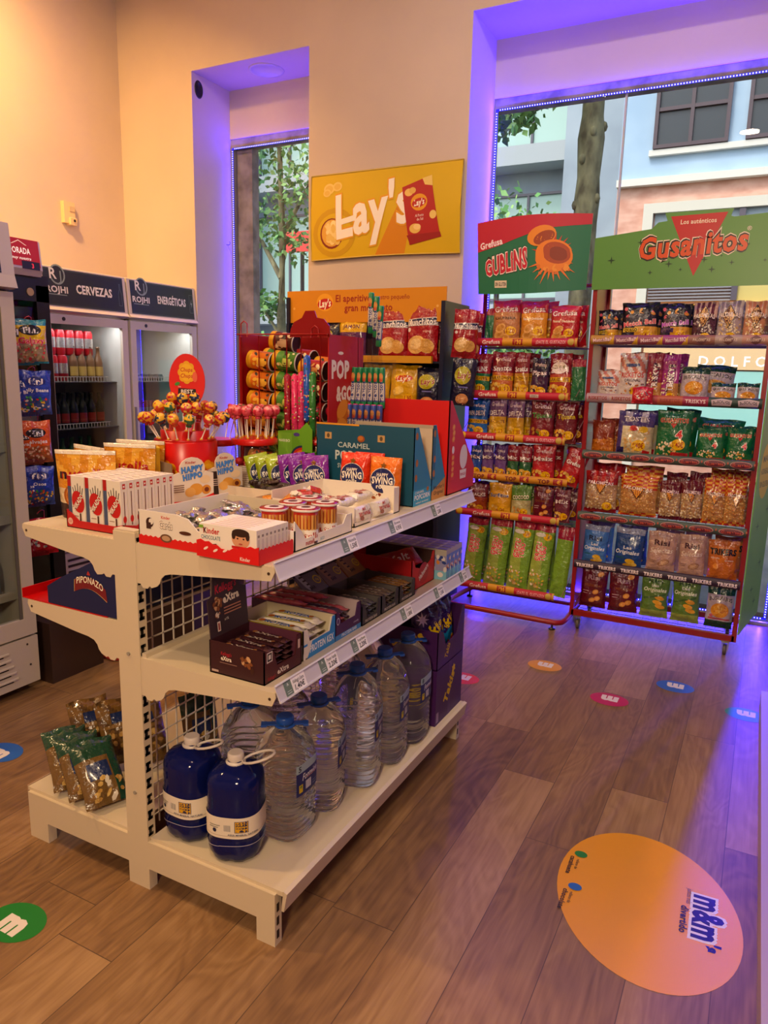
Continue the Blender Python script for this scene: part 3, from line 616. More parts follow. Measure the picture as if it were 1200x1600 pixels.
c0 = cup(); c0.location = (-1.06, 1.60, ZT+.004); c0.rotation_euler = (0, 0, .35); c0['label'] = 'red breadstick cup at the right edge, nearest in the white tray'; c0['group'] = 'breadstick cups'; c0.scale = (1.05, 1.05, 1.18)
for x, y, l in ((-1.062, 1.70, 'red breadstick cup at the right edge, farther one beside the dark opening'), (-1.135, 1.56, 'red breadstick cup in the inner row of the white tray, nearest'), (-1.14, 1.655, 'red breadstick cup in the inner row of the white tray, middle'), (-1.145, 1.745, 'red breadstick cup in the inner row of the white tray, farthest')):
    dup(c0, (x, y, ZT+.004), l, rz=.35)
# --- brownie packs
g = G(('card',)); W2, D2 = .30, .30; cc = 0xe9e0d4
g.box(0, W2, 0, D2, 0, .003, cc).box(0, .003, 0, D2, 0, .085, cc).box(0, W2, D2-.003, D2, 0, .085, cc).box(0, W2, 0, .003, 0, .06, cc).box(W2-.003, W2, 0, .10, 0, .012, cc).box(W2-.003, W2, D2-.04, D2, 0, .085, cc)
g.build('brownie_tray', loc=(-1.345, 1.835, ZT), tag=('white cardboard tray of small cake packs in front of the orange packet', 'tray'))
def pack_mesh(nm, L, w, h, c, art=None, mat='foil', end=None):
    """flow-wrapped bar: L along x, w along y, h height"""
    g = G((mat,)); n = 12; rings = []; cc = lin(c)
    P = [(0, .95, .06), (.06, .95, .10), (.11, .92, .75), (.2, .95, 1), (.5, .97, 1), (.8, .95, 1), (.89, .92, .75), (.94, .95, .10), (1, .95, .06)]
    for (t, s, hh) in P:
        b = len(g.v)
        for k in range(n):
            q = 2*PI*(k+.5)/n; ca, sa = math.cos(q), math.sin(q); rr = 1/((abs(ca)**3.5+abs(sa)**3.5)**(1/3.5))
            g.v.append(((t-.5)*L, ca*rr*w/2*s, h/2+sa*rr*h/2*hh))
        rings.append(b)
    for i, (a_, b) in enumerate(zip(rings, rings[1:])):
        for k in range(n): g.face((a_+k, a_+(k+1) % n, b+(k+1) % n, b+k), lin(end) if (end and i in (0, 1, 6, 7)) else cc, 0, True)
    g.face(tuple(rings[0]+k for k in reversed(range(n))), cc); g.face(tuple(rings[-1]+k for k in range(n)), cc)
    if art: g.art(art, (-art.w/2, -art.h/2, h), (1, 0, 0), (0, 1, 0), e=.0006)
    return g.mesh(nm)
a = Art(.08, .045); a.text('MR', .04, .036, .010, 0xb0242a, w=.022, bold=.03); a.text('BROWNIE', .04, .022, .012, 0xb0242a, w=.066, bold=.04); a.ell(.02, .01, .012, .007, 0x8a4a30); a.blobs(.0, 0, .08, .045, 14, .0018, [0x5a3020, 0xb0242a], 3)
mb_ = pack_mesh('cake_pack', .125, .05, .03, 0xe4dccf, a)
for (x, y, z, rx, l) in ((-1.075, 1.90, ZT+.028, 1.25, 'cream flow-wrapped cake pack facing the aisle, nearest'), (-1.075, 2.03, ZT+.028, 1.25, 'cream flow-wrapped cake pack facing the aisle, beside the white corner panel'), (-1.13, 1.90, ZT+.045, .15, 'cream cake pack lying on top of the nearest row'), (-1.19, 1.93, ZT+.03, .1, 'cream cake pack lying in the middle of the white tray'), (-1.25, 1.96, ZT+.03, -.1, 'cream cake pack lying at the back of the white tray'), (-1.14, 2.03, ZT+.045, .1, 'cream cake pack lying beside the white corner panel')):
    place(mb_, 'cake_pack', loc=(x, y, z), rot=(rx, 0, PI/2) if rx < 1 else (PI/2-.2, 0, PI/2), tag=(l, 'cake pack', 'cream cake packs'))
# --- hippo cartons (face the aisle)
def hippo(y, w, label, dark):
    h = .165; g = G(('card',)); cc = 0xe8ddce if not dark else 0xd9cdbf
    out = [(0, 0), (w, 0), (w, .105), (w*.80, .115)]
    for i in range(11): q = -.6+(PI+1.2)*i/10; out.append((w*.5+w*.30*math.cos(q), .125+.038*math.sin(q)))
    out += [(w*.2, .115), (0, .105)]
    g.prism(out, lambda u, v, d: (d, u, v), -.004, 0, cc); g.box(-.05, -.004, 0, w, 0, .10, cc)
    a = Art(w, h)
    a.poly([(0, 0), (w, 0), (w, .036), (w*.8, .026), (w*.55, .02), (w*.3, .017), (0, .020)], 0xc81e18)
    if dark: a.poly([(0, .02), (w*.3, .017), (w*.25, .1), (0, .1)], 0x2a1712)
    a.ell(w*.58, .054, .026, .020, 0xd8a04c); a.ell(w*.44, .046, .020, .016, 0xe0b068); a.ell(w*.82, .050, .018, .016, 0xc98c40); a.ell(w*.83, .050, .009, .008, 0x6a3018); a.ell(w*.8, .085, .02, .014, 0xe9d2ae)
    for i in range(4): a.rect(w*.05, .070-i*.007, w*.3, .073-i*.007, 0x7a5a48 if not dark else 0xe6d8c8)
    a.text('Kinder', w*.46, .146, .008, 0xb03020, w=w*.24, bold=.03); a.text('HAPPY', w*.5, .124, .018, 0x4f8fd8, w=w*.52, bold=.06, out=0x1c3a88, ow=.07, rot=.08); a.text('HIPPO', w*.5, .100, .018, 0x4f8fd8, w=w*.46, bold=.06, out=0x1c3a88, ow=.07, rot=.12)
    g.art(a, (0, 0, 0), (0, 1, 0), (0, 0, 1)); g.build('wafer_carton', loc=(-1.695, y, ZT), rz=-.30, tag=(label, 'carton', 'chocolate wafer display cartons'))
hippo(1.765, .160, 'white and red wafer carton with pale biscuits, in front of the red drum', False)
hippo(1.945, .142, 'white and red wafer carton with dark brown side, in front of the clear lollipop jar', True)
# --- lollipop drum
def lolly_mesh(c1, c2, fruit=False):
    g = G(('candy',)); R = random.Random(c1)
    n = 12; k = 8; cols = [lin(c1), lin(c2), lin({0xd05060: 0xd89090, 0x9c2038: 0x6a2838}.get(c1, 0xe0b438))]
    for i in range(k+1):
        a_ = PI*i/k
        for j in range(n): q = 2*PI*j/n; g.v.append((.0195*math.sin(a_)*math.cos(q)*(1+.06*R.random()), .0195*math.sin(a_)*math.sin(q)*(1+.06*R.random()), -.0205*math.cos(a_)))
    for i in range(k):
        for j in range(n): g.face((i*n+j, i*n+(j+1) % n, (i+1)*n+(j+1) % n, (i+1)*n+j), cols[2] if (i > 4 and not fruit and R.random() < .5) else cols[0 if (R.random() < .6) else 1], 0, True)
    if fruit: g.lathe([(.004, .015), (.010, .03), (.008, .038)], c1, 8)
    else: g.lathe([(.006, -.016), (.011, -.026), (.008, -.028)], c1, 8)
    return g.mesh('wrapped_ball')
def lolly(c1, c2, fruit=False, L=.075):
    r = thing('lollipop', '', 'lollipop', (0, 0, 0))
    g = G(('plastic',)); g.tube([(0, 0, 0), (0, 0, L)], .0021, 0xefe6d8, 7)
    if not fruit: g.lathe([(.006, .0), (.005, .006)], 0xd9a93c, 8)
    g.build('stick', r)
    place(lolly_mesh(c1, c2, fruit), 'wrapped_ball', r, (0, 0, L+.012)); return r
dcx, dcy = -1.835, 1.99
t = thing('lollipop_drum', 'round red lollipop drum with yellow flower logo on the gondola top', 'drum', (dcx, dcy, ZT))
g = G(('plastic',)); g.lathe([(.108, 0), (.112, .01), (.112, .195), (.108, .200)], 0xc01c16, 40)
a = Art(.30, .18, L=.012)
for k in (0, 1):
    ox = .075+k*.15
    for i in range(8): q = 2*PI*i/8; a.ell(ox+.026*math.cos(q), .09+.030*math.sin(q), .017, .017, 0xd99a22)
    a.ell(ox, .09, .03, .034, 0xe4b232); a.text('Chupa', ox, .103, .018, 0xb01c14, w=.062, bold=.03, shear=.2); a.text('Chups', ox, .078, .018, 0xb01c14, w=.06, bold=.03, shear=.2)
g.artf(a, lambda x, y, e: ((.112+e)*math.cos(-PI/2-.55+x/.112), (.112+e)*math.sin(-PI/2-.55+x/.112), y))
g.build('drum_body', t)
g = G(('plastic',)); g.lathe([(.108, .200), (.106, .206), (.085, .206), (.085, .235), (.055, .235), (.055, .262), (.0, .262)], 0xb01812, 36); g.build('tiered_lid', t)
t2 = thing('oval_sign', 'oval red sign with yellow flower logo standing above the lollipop drum', 'sign', (dcx+.015, dcy, ZT+.262), rz=.35)
g = G(('card', 'plastic')); pts = [(.066*math.cos(2*PI*i/32), .145+.095*math.sin(2*PI*i/32)) for i in range(32)]
g.prism(pts, lambda u, v, d: (u, d, v), 0, .003, 0xc8221a); a = Art(.14, .24)
for i in range(8): q = 2*PI*i/8; a.ell(.07+.020*math.cos(q), .175+.026*math.sin(q), .013, .014, 0xe0a828)
a.ell(.07, .175, .024, .03, 0xe8b834); a.text('Chupa', .07, .185, .014, 0xb02018, w=.044, bold=.03, shear=.2); a.text('Chups', .07, .164, .014, 0xb02018, w=.044, bold=.03, shear=.2)
a.poly([(.036, .100), (.104, .098), (.102, .118), (.038, .120)], 0x141010); a.text('BEST', .07, .109, .013, 0xf0e8dc, w=.044, bold=.05); a.ell(.100, .16, .009, .018, 0xd86a50); a.ell(.035, .135, .010, .006, 0x4a8a3a, .4); a.text('THE', .043, .125, .004, 0xf0e8dc)
g.art(a, (-.07, 0, .0), (1, 0, 0), (0, 0, 1)); g.tube([(0, .004, 0), (0, .004, .08)], .003, 0xd8d0c8, 6, 1); g.build('sign_panel', t2)
LC = [(0xa01828, 0xd8962c), (0x1c2c48, 0xd8b040), (0xc04a28, 0xe0a838), (0x2a5a38, 0xd0a838), (0xb02a30, 0xe0c060)]
protos = [lolly(c1, c2) for c1, c2 in LC]
used = set()
R = random.Random(11); k = 0
pos = []
for (n, rad, z, tilt) in ((15, .094, .206, .55), (11, .068, .235, .32), (6, .034, .262, .12)):
    for i in range(n):
        q = 2*PI*(i+.5*(n % 2))/n+R.uniform(-.1, .1); pos.append((rad, q, z, tilt+R.uniform(-.06, .06)))
for i, (rad, q, z, tilt) in enumerate(pos):
    j = i % 5; loc = (dcx+rad*math.cos(q), dcy+rad*math.sin(q), ZT+z); rot = Matrix.Rotation(q, 3, 'Z') @ Matrix.Rotation(tilt, 3, 'Y')
    lb = 'ball lollipop in %s wrapper with gold flower, stuck in the red drum' % ('crimson', 'navy', 'orange', 'dark green', 'red')[j]
    if j in used: o = dup(protos[j], loc, lb, rot=rot.to_euler())
    else: o = protos[j]; o.location = loc; o.rotation_euler = rot.to_euler(); o['label'] = lb; used.add(j)
    o['group'] = 'ball lollipops in the red drum, %s' % ('crimson', 'navy', 'orange', 'dark green', 'red')[j]
# --- clear jars with red lids
def jar(x, y, r, h, label, lid=0xc02420):
    t = thing('lollipop_jar', label, 'jar', (x, y, ZT), group='clear jars with red lids')
    g = G(('clear',)); g.lathe([(r*.92, 0), (r, .012), (r, h-.03), (r*.93, h-.012), (r*.93, h)], 0xd8c8c0, 36); g.build('jar_body', t)
    g = G(('plastic',)); g.lathe([(r*.98, h-.004), (r*1.0, h), (r*1.0, h+.016), (r*.93, h+.020)], lid, 36); g.build('lid', t)
    g = G(('candy',)); RR = random.Random(int(x*1000))
    for i in range(26): q = RR.uniform(0, 2*PI); rr = (r-.024)*math.sqrt(RR.random()); g.sph(rr*math.cos(q), rr*math.sin(q), .02+.10*RR.random()*h/.18, .016, .016, .016, RR.choice([0xb8303a, 0xd0525a, 0xc8404a, 0xe0c8c0]), 8)
    g.build('sweets_inside', t)['kind'] = 'stuff'
    g = G(('card',)); a = Art(.10, .08, L=.01); a.rect(0, 0, .1, .08, 0xd9cdbf)
    for i in range(9): a.rect(.006, .008+i*.008, .094-(i % 3)*.01, .010+i*.008, 0x8a7a70)
    g.artf(a, lambda x_, y_, e: ((r+e+.0005)*math.cos(-1.6+x_/r), (r+e+.0005)*math.sin(-1.6+x_/r), y_+.02)); g.build('sticker', t)
jar(-1.715, 2.235, .088, .178, 'clear sweet jar with red lid holding strawberry lollipops, in front of the red can rack')
jar(-1.535, 2.40, .080, .178, 'clear sweet jar with red lid behind the green candy stick box')
jar(-1.885, 2.215, .078, .165, 'clear sweet jar with red lid directly behind the red drum')
pf = lolly(0xb0182a, 0xd0404a, True, .085); pg = lolly(0x9c2038, 0x4a6a38, False, .092); pr_ = lolly(0xd05060, 0xb03040, False, .092)
ii = 0
for (cx, cy, n, rad, P, lb, gp) in ((-1.715, 2.235, 12, .068, pr_, 'pink and white ball lollipop stuck in the jar lid', 'pink ball lollipops'), (-1.715, 2.235, 7, .045, pg, 'crimson and green ball lollipop stuck in the jar lid', 'crimson and green ball lollipops'), (-1.885, 2.215, 5, .055, pf, 'red strawberry lollipop with a twisted top, behind the red drum', 'strawberry lollipops')):
    for i in range(n):
        q = 2*PI*i/n+.3; o = P if i == 0 else dup(P, (0, 0, 0))
        o.location = (cx+rad*math.cos(q), cy+rad*math.sin(q), ZT+(.198 if cx > -1.8 else .185)); o.rotation_euler = (Matrix.Rotation(q, 3, 'Z') @ Matrix.Rotation(.12 if P is not pf else .25, 3, 'Y')).to_euler()
        o['label'] = lb; o['group'] = gp
for i in range(5):
    q = 2*PI*i/5+.1; o = dup(pg, (-1.535+.05*math.cos(q), 2.40+.05*math.sin(q), ZT+.198), 'crimson and green ball lollipop in the jar behind the green box', rot=(.05, .05, 0)); o['group'] = 'ball lollipops behind the green box'
# --- nutella biscuit pouches
def biscuit_pouch(label, loc, rz, lean=.0):
    w, h = .165, .205; g = G(('foil',)); n, m_ = 14, 18
    def P(x, y, s):
        u = 2*x/w-1; v = y/h; th = .035*max(0,1-v)**.6*max(0,1-abs(u)**4)+.002
        return (x-w/2+.01*v*u, -s*th, y)
    def col(u, v):
        if v < .22: return 0x3a2418
        if v < .44: return 0xd9c3a0
        r = math.atan2(v-.45, u-.5)*9
        return 0xc98a28 if math.sin(r) > 0 else 0xdca94a if v < .92 else 0xe6d9c4
    for s in (1, -1):
        b = len(g.v)
        for j in range(m_+1):
            for i in range(n+1): g.v.append(P(w*i/n, h*j/m_, s))
        for j in range(m_):
            for i in range(n):
                q = (b+j*(n+1)+i, b+j*(n+1)+i+1, b+(j+1)*(n+1)+i+1, b+(j+1)*(n+1)+i)
                g.face(q if s > 0 else q[::-1], lin(col((i+.5)/n, (j+.5)/m_)), 0, True)
    a = Art(w, h, L=.012); a.rect(.0, h-.012, w, h, 0xe0d6c6); a.text('nutella', w*.5, h*.66, .030, 0x9c1a14, w=w*.82, bold=.045); a.text('n', w*.5-w*.365, h*.66, .030, 0x1a1010, w=.022, bold=.045); a.text('biscuits', w*.56, h*.52, .018, 0x3c2012, w=w*.55, shear=.35)
    a.ell(w*.3, h*.34, .028, .032, 0x9c5a28); a.ell(w*.3, h*.34, .021, .025, 0xc07c3c); a.ell(w*.63, h*.42, .026, .012, 0x8a4a20); a.ell(w*.63, h*.39, .026, .012, 0x6a3416); a.ell(w*.63, h*.36, .026, .012, 0xa05c28); a.ell(w*.6, h*.26, .05, .02, 0xe9dcc6); a.ell(w*.74, h*.24, .014, .007, 0x3a1c10)
    g.artf(a, lambda x, y, e: (P(x, y, 1)[0], P(x, y, 1)[1]-e-.0006, y))
    g.build('biscuit_pouch', loc=loc, rot=(lean, 0, rz), tag=(label, 'pouch', 'gold biscuit pouches'))
biscuit_pouch('gold hazelnut biscuit pouch standing at the near left end of the gondola top', (-1.80, 1.525, ZT), .45, .02)
biscuit_pouch('gold hazelnut biscuit pouch half hidden behind the nearest pouch', (-1.885, 1.60, ZT), -.20, -.05)
biscuit_pouch('gold hazelnut biscuit pouch behind the boxes of chocolate sticks', (-1.84, 1.735, ZT), .30)
biscuit_pouch('gold hazelnut biscuit pouch farthest left behind the chocolate stick boxes', (-1.90, 1.84, ZT), .25)
# yellow bag + kraft tray behind
carton(-1.79, 1.80, ZT, .012, .10, .19, 0xd8b41c, {}, 'yellow_pouch', 'plain yellow pouch standing behind the gold biscuit pouches', 'pouch', rz=.9)
t = thing('kraft_display_tray', 'brown cardboard display tray to the left of the red lollipop drum', 'tray', (-1.90, 1.80, ZT), rz=.35)
g = G(('card',)); g.prism([(0, 0), (.14, 0), (.14, .13), (.10, .14), (.06, .10), (0, .08)], lambda u, v, d: (u, d, v), 0, .004, 0x8c7a66); g.box(0, .14, 0, .03, 0, .004, 0x8c7a66); g.build('carton', t)
# --- mikado boxes
t = thing('chocolate_stick_tray', 'red cardboard tray holding rows of slim chocolate stick boxes, near left corner', 'tray', (-1.742, 1.396, ZT))
g = G(('card',)); w3, d3 = .225, .22
g.prism([(0, 0), (w3, 0), (w3, .03), (.19, .022), (.05, .022), (.02, .042), (0, .05)], lambda u, v, d: (u, d, v), 0, .003, 0xa81418)
g.prism([(0, 0), (d3, 0), (d3, .05), (.10, .045), (.05, .02), (0, .03)], lambda u, v, d: (w3-.003+d, u, v), 0, .003, 0xa81418); g.box(0, w3, 0, d3, 0, .002, 0xa81418).box(0, .003, 0, d3, 0, .05, 0xa81418).box(0, w3, d3-.003, d3, 0, .05, 0xa81418)
a = Art(w3, .05); a.ell(.016, .018, .010, .010, 0xd8b0a0); a.text('LU', .016, .018, .006, 0xa81418); a.text('LU', .2, .012, .007, 0xe8d0c0); g.art(a, (0, 0, 0), (1, 0, 0), (0, 0, 1)); g.build('carton', t)
def mik():
    # boxes stand with broad face to -Y, narrow edge to +X
    g = G(('card',)); w, d, h = .066, .024, .145; g.box(0, w, 0, d, 0, h, 0xe9e0d2)
    a = Art(w, h); a.rect(0, 0, .014, h, 0x4a5570); a.rect(0, h-.030, .014, h, 0xa01818)
    for i, q in enumerate((.026, .032, .039, .046, .052)): a.poly([(q+.006*(i-2)*.6, h-.02-.006*abs(i-2)), (q+.006*(i-2)*.6+.0025, h-.02-.006*abs(i-2)), (q+.004, h*.6), (q+.001, h*.6)], 0x2a1610)
    a.ell(.040, h*.50, .024, .032, 0xb01c1c, .3); a.text('MIKADO', .040, h*.50, .014, 0xf0e6d8, w=.056, rot=.9, bold=.06, out=0x1c1414, ow=.08); a.rect(.044, .012, .050, .04, 0x4a2818); a.rect(.020, .030, .040, .032, 0x8a7060); a.ell(.048, .008, .008, .005, 0xd89030)
    g.art(a, (0, 0, 0), (1, 0, 0), (0, 0, 1))
    b = Art(d, h); b.rect(.007, h-.022, .017, h-.008, 0xb01c1c); b.rect(.009, h-.018, .015, h-.013, 0xf0e0d0); b.rect(.0108, .02, .0135, h-.03, 0x5a1a14); b.ell(.012, .038, .006, .010, 0xb82420); g.art(b, (w, 0, 0), (0, 1, 0), (0, 0, 1))
    b = Art(w, d); b.rect(.02, .010, .05, .013, 0x6a5a50); g.art(b, (0, 0, h), (1, 0, 0), (0, 1, 0)); return g.mesh('chocolate_stick_box')
mk = mik()
for cx in range(3):
    for i in range(8):
        place(mk, 'chocolate_stick_box', loc=(-1.737+cx*.0705, 1.402+i*.0255, ZT+.003), tag=((('left', 'middle', 'right')[cx]+' slim box of chocolate coated sticks in the front row of the red tray') if i == 0 else 'slim white box of chocolate coated sticks behind the front row of the red tray', 'box', 'chocolate stick boxes' if i else None))
# --- swing roll packets
def packet(w, h, d, c, c2, lines, disc, seed):
    g = G(('foil',)); n, m_ = 12, 14
    def P(x, y, s):
        u = 2*x/w-1; v = y/h; q = min(1, max(0, (v-.05)/.9)); th = d/2*(min(1, (4*q*(1-q))**.3) if 0 < q < 1 else 0)*max(0,1-abs(u)**6)**.5+.001
        return (x-w/2, -s*th, y)
    for s in (1, -1):
        b = len(g.v)
        for j in range(m_+1):
            for i in range(n+1): g.v.append(P(w*i/n, h*j/m_, s))
        for j in range(m_):
            for i in range(n):
                q = (b+j*(n+1)+i, b+j*(n+1)+i+1, b+(j+1)*(n+1)+i+1, b+(j+1)*(n+1)+i); g.face(q if s > 0 else q[::-1], lin(c), 0, True)
    a = Art(w, h, L=.012); a.blobs(.01, .008, w-.01, h*.28, 26, .007, [0x7a3418, 0xa85a24, c2, 0x5a2414], seed, 6, 1.6)
    a.ell(w*.5, h*.55, w*.40, h*.25, 0xe8dccc); a.ell(w*.5, h*.55, w*.385, h*.238, disc)
    for (tx, yy, hh, ww) in lines: a.text(tx, w*.5, h*yy, hh, 0xf4ecdf, w=w*ww, bold=.05)
    a.star(w*.5, h*.84, .012, 0x7a5018, 5, .5)
    g.artf(a, lambda x, y, e: (P(x, y, 1)[0], P(x, y, 1)[1]-e-.0006, y)); return g.mesh('wafer_roll_packet')
SL = (('HAPPY', .66, .012, .36), ('SWING', .555, .022, .66), ('rolls', .44, .014, .36))
po_ = packet(.115, .175, .05, 0xd4721a, 0xe0a030, SL, 0x1a2454, 1); pr2 = packet(.112, .17, .05, 0xc93a1c, 0xd06a30, SL, 0x1a2454, 2)
pp = packet(.10, .16, .03, 0x7a2a92, 0x9a4ab0, SL, 0x1c2a60, 3); pl_ = packet(.085, .15, .03, 0xa2b432, 0xc0cc50, (('SWING', .56, .018, .6), ('rolls', .45, .012, .34)), 0x1c2a50, 4)
def pk(me, x, y, rz, label, lean=.08, z=ZT, roll=0): place(me, 'wafer_roll_packet', loc=(x, y, z), rot=(-lean, roll, rz), tag=(label, 'packet', 'wafer roll packets'))
pk(po_, -1.112, 2.155, .05, 'orange wafer roll packet with navy oval, upright at the right end of the row'); pk(pr2, -1.235, 2.165, .05, 'red wafer roll packet with navy oval, left of the orange one', z=ZT+.01)
pk(pr2, -1.20, 2.20, .05, 'red wafer roll packet standing right behind the foremost red one', z=ZT+.01)
pk(pp, -1.385, 2.16, .25, 'purple wafer roll packet showing its full navy oval, next to the red one', roll=-.08); pk(pp, -1.435, 2.17, .75, 'purple wafer roll packet turned edge-on, middle of three', roll=-.12); pk(pp, -1.48, 2.175, .8, 'purple wafer roll packet turned edge-on, leftmost of three', roll=-.12)
pk(pl_, -1.525, 2.16, .7, 'lime green wafer roll packet, rightmost of three', roll=-.18); pk(pl_, -1.575, 2.165, .75, 'lime green wafer roll packet, middle of three', roll=-.2); pk(pl_, -1.625, 2.17, .75, 'lime green wafer roll packet, leftmost of three', roll=-.2)
# --- green box with candy sticks
t = thing('candy_stick_box', 'green cardboard display box behind the lime packets, holding long sweet sticks', 'box', (-1.645, 2.29, ZT))
g = G(('card',)); out = [(0, 0), (.155, 0), (.155, .235), (.13, .262), (.10, .235), (.0, .225)]
g.prism(out, lambda u, v, d: (u, d, v), 0, .003, 0x6ca030); g.box(0, .155, 0, .07, 0, .15, 0x5a9028); a = Art(.155, .26); a.rect(0, .0, .065, .22, 0x7cae40); a.text('HARIBO', .03, .19, .010, 0xf0f0e0, w=.05); a.ell(.085, .215, .014, .007, 0x4a3a80)
pts = []
for (r_o, c) in ((.055, 0x28304a), (.047, 0xc02a22), (.038, 0xe07a20), (.030, 0xe8c030), (.020, 0x4a9a3a)): a.poly([(.11+r_o*math.cos(q*PI/12+PI/2), .12+r_o*math.sin(q*PI/12+PI/2)) for q in range(13)]+[(.11+(r_o-.012)*math.cos(q*PI/12+PI/2), .12+(r_o-.012)*math.sin(q*PI/12+PI/2)) for q in range(12, -1, -1)], c)
a.text('Balla', .115, .1, .020, 0xd02a20, w=.06, rot=.3, bold=.05, out=0xf4e8d8, ow=.06)
g.art(a, (0, 0, 0), (1, 0, 0), (0, 0, 1)); g.build('carton', t)
def stickpack(c, seed, h=.25):
    g = G(('foil',)); g.lathe([(.004, 0), (.013, .01), (.014, h-.01), (.004, h)], c, 10); a = Art(.03, h, L=.02); a.blobs(.002, .01, .028, h-.01, 26, .003, [0xf0e8e0, 0xd8b020, 0xd03040, 0x3a8a40, c], seed)
    g.artf(a, lambda x, y, e: ((.014+e)*math.cos(-PI/2+(x-.015)/.014), (.014+e)*math.sin(-PI/2+(x-.015)/.014), y)); return g.mesh('candy_stick')
for i, (x, c, z, nm) in enumerate(((-1.625, 0x8c2030, .19, 'dark red'), (-1.592, 0xd04070, .19, 'pink'), (-1.562, 0xc83868, .20, 'magenta'), (-1.537, 0x2a5ab0, .26, 'blue, tallest'), (-1.512, 0x3a7a3a, .20, 'green'))):
    place(stickpack(c, i), 'candy_stick', loc=(x, 2.325, ZT+z), tag=('long %s candy stick packet rising out of the green box' % nm, 'candy stick', 'long candy sticks in the green box'))
# --- popcorn cartons
def popcarton(y0, d, label, face, panel, name='popcorn_carton'):
    x0, x1, h = -1.435 if face else -1.36, -1.042, .272
    w = x1-x0; t = thing(name, label, 'carton', (x0, y0, ZT), group='popcorn display cartons')
    g = G(('card',)); c = 0x0f4a60; ci = 0xc9bba6
    if face:
        g.box(0, w, 0, .003, 0, h, c); a = Art(w, h)
        a.text('CARAMEL', .155, h-.075, .018, 0xb8c8c8, w=.13, bold=.03); a.text('POPCORN', .175, h-.112, .032, 0xc8d4d2, w=.19, bold=.05); a.text('SWEET & SALTY', .16, h-.15, .016, 0xb8c8c8, w=.14, bold=.02)
        for (qx, qy) in ((.05, h-.045), (.265, h-.045)): a.rect(qx-.014, qy-.012, qx+.014, qy+.012, 0xb99a68); a.ell(qx, qy, .006, .008, 0x5a4a30)
        a.ell(.185, h-.05, .015, .012, 0x8a4c22); a.ell(.183, h-.048, .010, .008, 0xb4702e); a.rect(0, h-.006, w*.45, h, 0xd89a2c)
        g.art(a, (0, 0, 0), (1, 0, 0), (0, 0, 1))
    else: g.box(0, w, 0, .003, 0, h, ci); g.box(0, w, -.0005, 0, h-.012, h, 0xb0a28e)
    g.box(0, w, 0, d, 0, .003, ci); g.box(0, .003, 0, d, 0, h*.8, c)
    g.prism([(0, 0), (d, 0), (d, .075), (d*.93, .085), (d*.22, h), (0, h)], lambda u, v, q: (w-.003+q, u, v), 0, .003, 0x2c82a4)
    a = Art(d, h)
    if panel == 'w':
        a.poly([(0, 0), (d, 0), (d, .075), (0, .03)], 0xc8924a); a.text("Werther's", d*.52, .044, .014, 0x3a2214, w=d*.8, bold=.02, shear=.2); a.text('Original', d*.52, .024, .014, 0x3a2214, w=d*.7, bold=.02, shear=.2)
        a.rect(0, .075, d*.2, h-.003, 0x17607c)
    else:
        a.rect(0, 0, d, .055, 0x3aa0c0); a.text('CARAMEL', d*.35, .046, .009, 0xf0f0e4, w=d*.5); a.text('POPCORN', d*.5, .029, .017, 0xf4f2e8, w=d*.85, bold=.05); a.text('salted caramel', d*.5, .010, .007, 0xf0f0e4, w=d*.7)
        a.ell(d*.8, .05, .010, .008, 0xb4702e)
    for (qx, qy) in ((d*.12, h-.03), (d*.15, h*.55), (d*.12, h*.36)): a.ell(qx, qy, .010, .013, 0xb0703a)
    g.art(a, (w, 0, 0), (0, 1, 0), (0, 0, 1)); g.build('carton_body', t)
popcarton(2.235, .15, 'teal popcorn carton with white lettering and slanted side, nearer one', True, 'c')
popcarton(2.39, .125, 'teal and tan popcorn carton with plain beige back, behind the lettered one', False, 'w')
base_, art_, T_, nm_ = None, None, None, None
# --- red crisp-tube carton
t = thing('crisp_tube_carton', 'big plain red display carton at the far end of the gondola top', 'carton', (-1.39, 2.52, ZT))
g = G(('card',)); w, d, h = .355, .28, .355; c = 0xbc1310
g.box(0, w, 0, .004, 0, h, c).box(0, w, 0, d, 0, .004, c).box(0, .004, 0, d, 0, h*.7, c); g.prism([(0, 0), (d, 0), (d, .085), (.02, h), (0, h)], lambda u, v, q: (w-.004+q, u, v), 0, .004, c)
a = Art(d, h); 
for i in range(4): a.ell(.045+.004*(i % 2), h-.10-.022*i, .014, .012, 0xd88a30, .4); a.ell(.045+.004*(i % 2), h-.098-.022*i, .009, .007, 0xe8b050, .4)
a.rect(.028, .055, .062, .20, 0xc83018); a.ell(.045, .17, .012, .015, 0xeee6da)
for i in range(4): a.ell(.045, .075+.022*i, .012, .009, 0xe09a3c, .3)
a.ell(.155, .135, .040, .048, 0xeee6da); a.poly([(.125, .05), (.185, .05), (.19, .085), (.12, .085)], 0xeee6da); a.text('PRINGLES', .155, .067, .010, 0xb01c18, w=.055, bold=.05); g.art(a, (w, 0, 0), (0, 1, 0), (0, 0, 1)); g.build('carton_body', t)
# --- bars: display boxes on the middle shelf
def bar_art(L, w, big, c, c2=None): 
    a = Art(L, w); a.text(big, L*.5, w*.5, w*.42, c, w=L*.6, bold=.04, shear=.15)
    if c2: a.ell(L*.2, w*.5, w*.25, w*.25, c2); a.ell(L*.8, w*.55, w*.2, w*.2, c2)
    return a
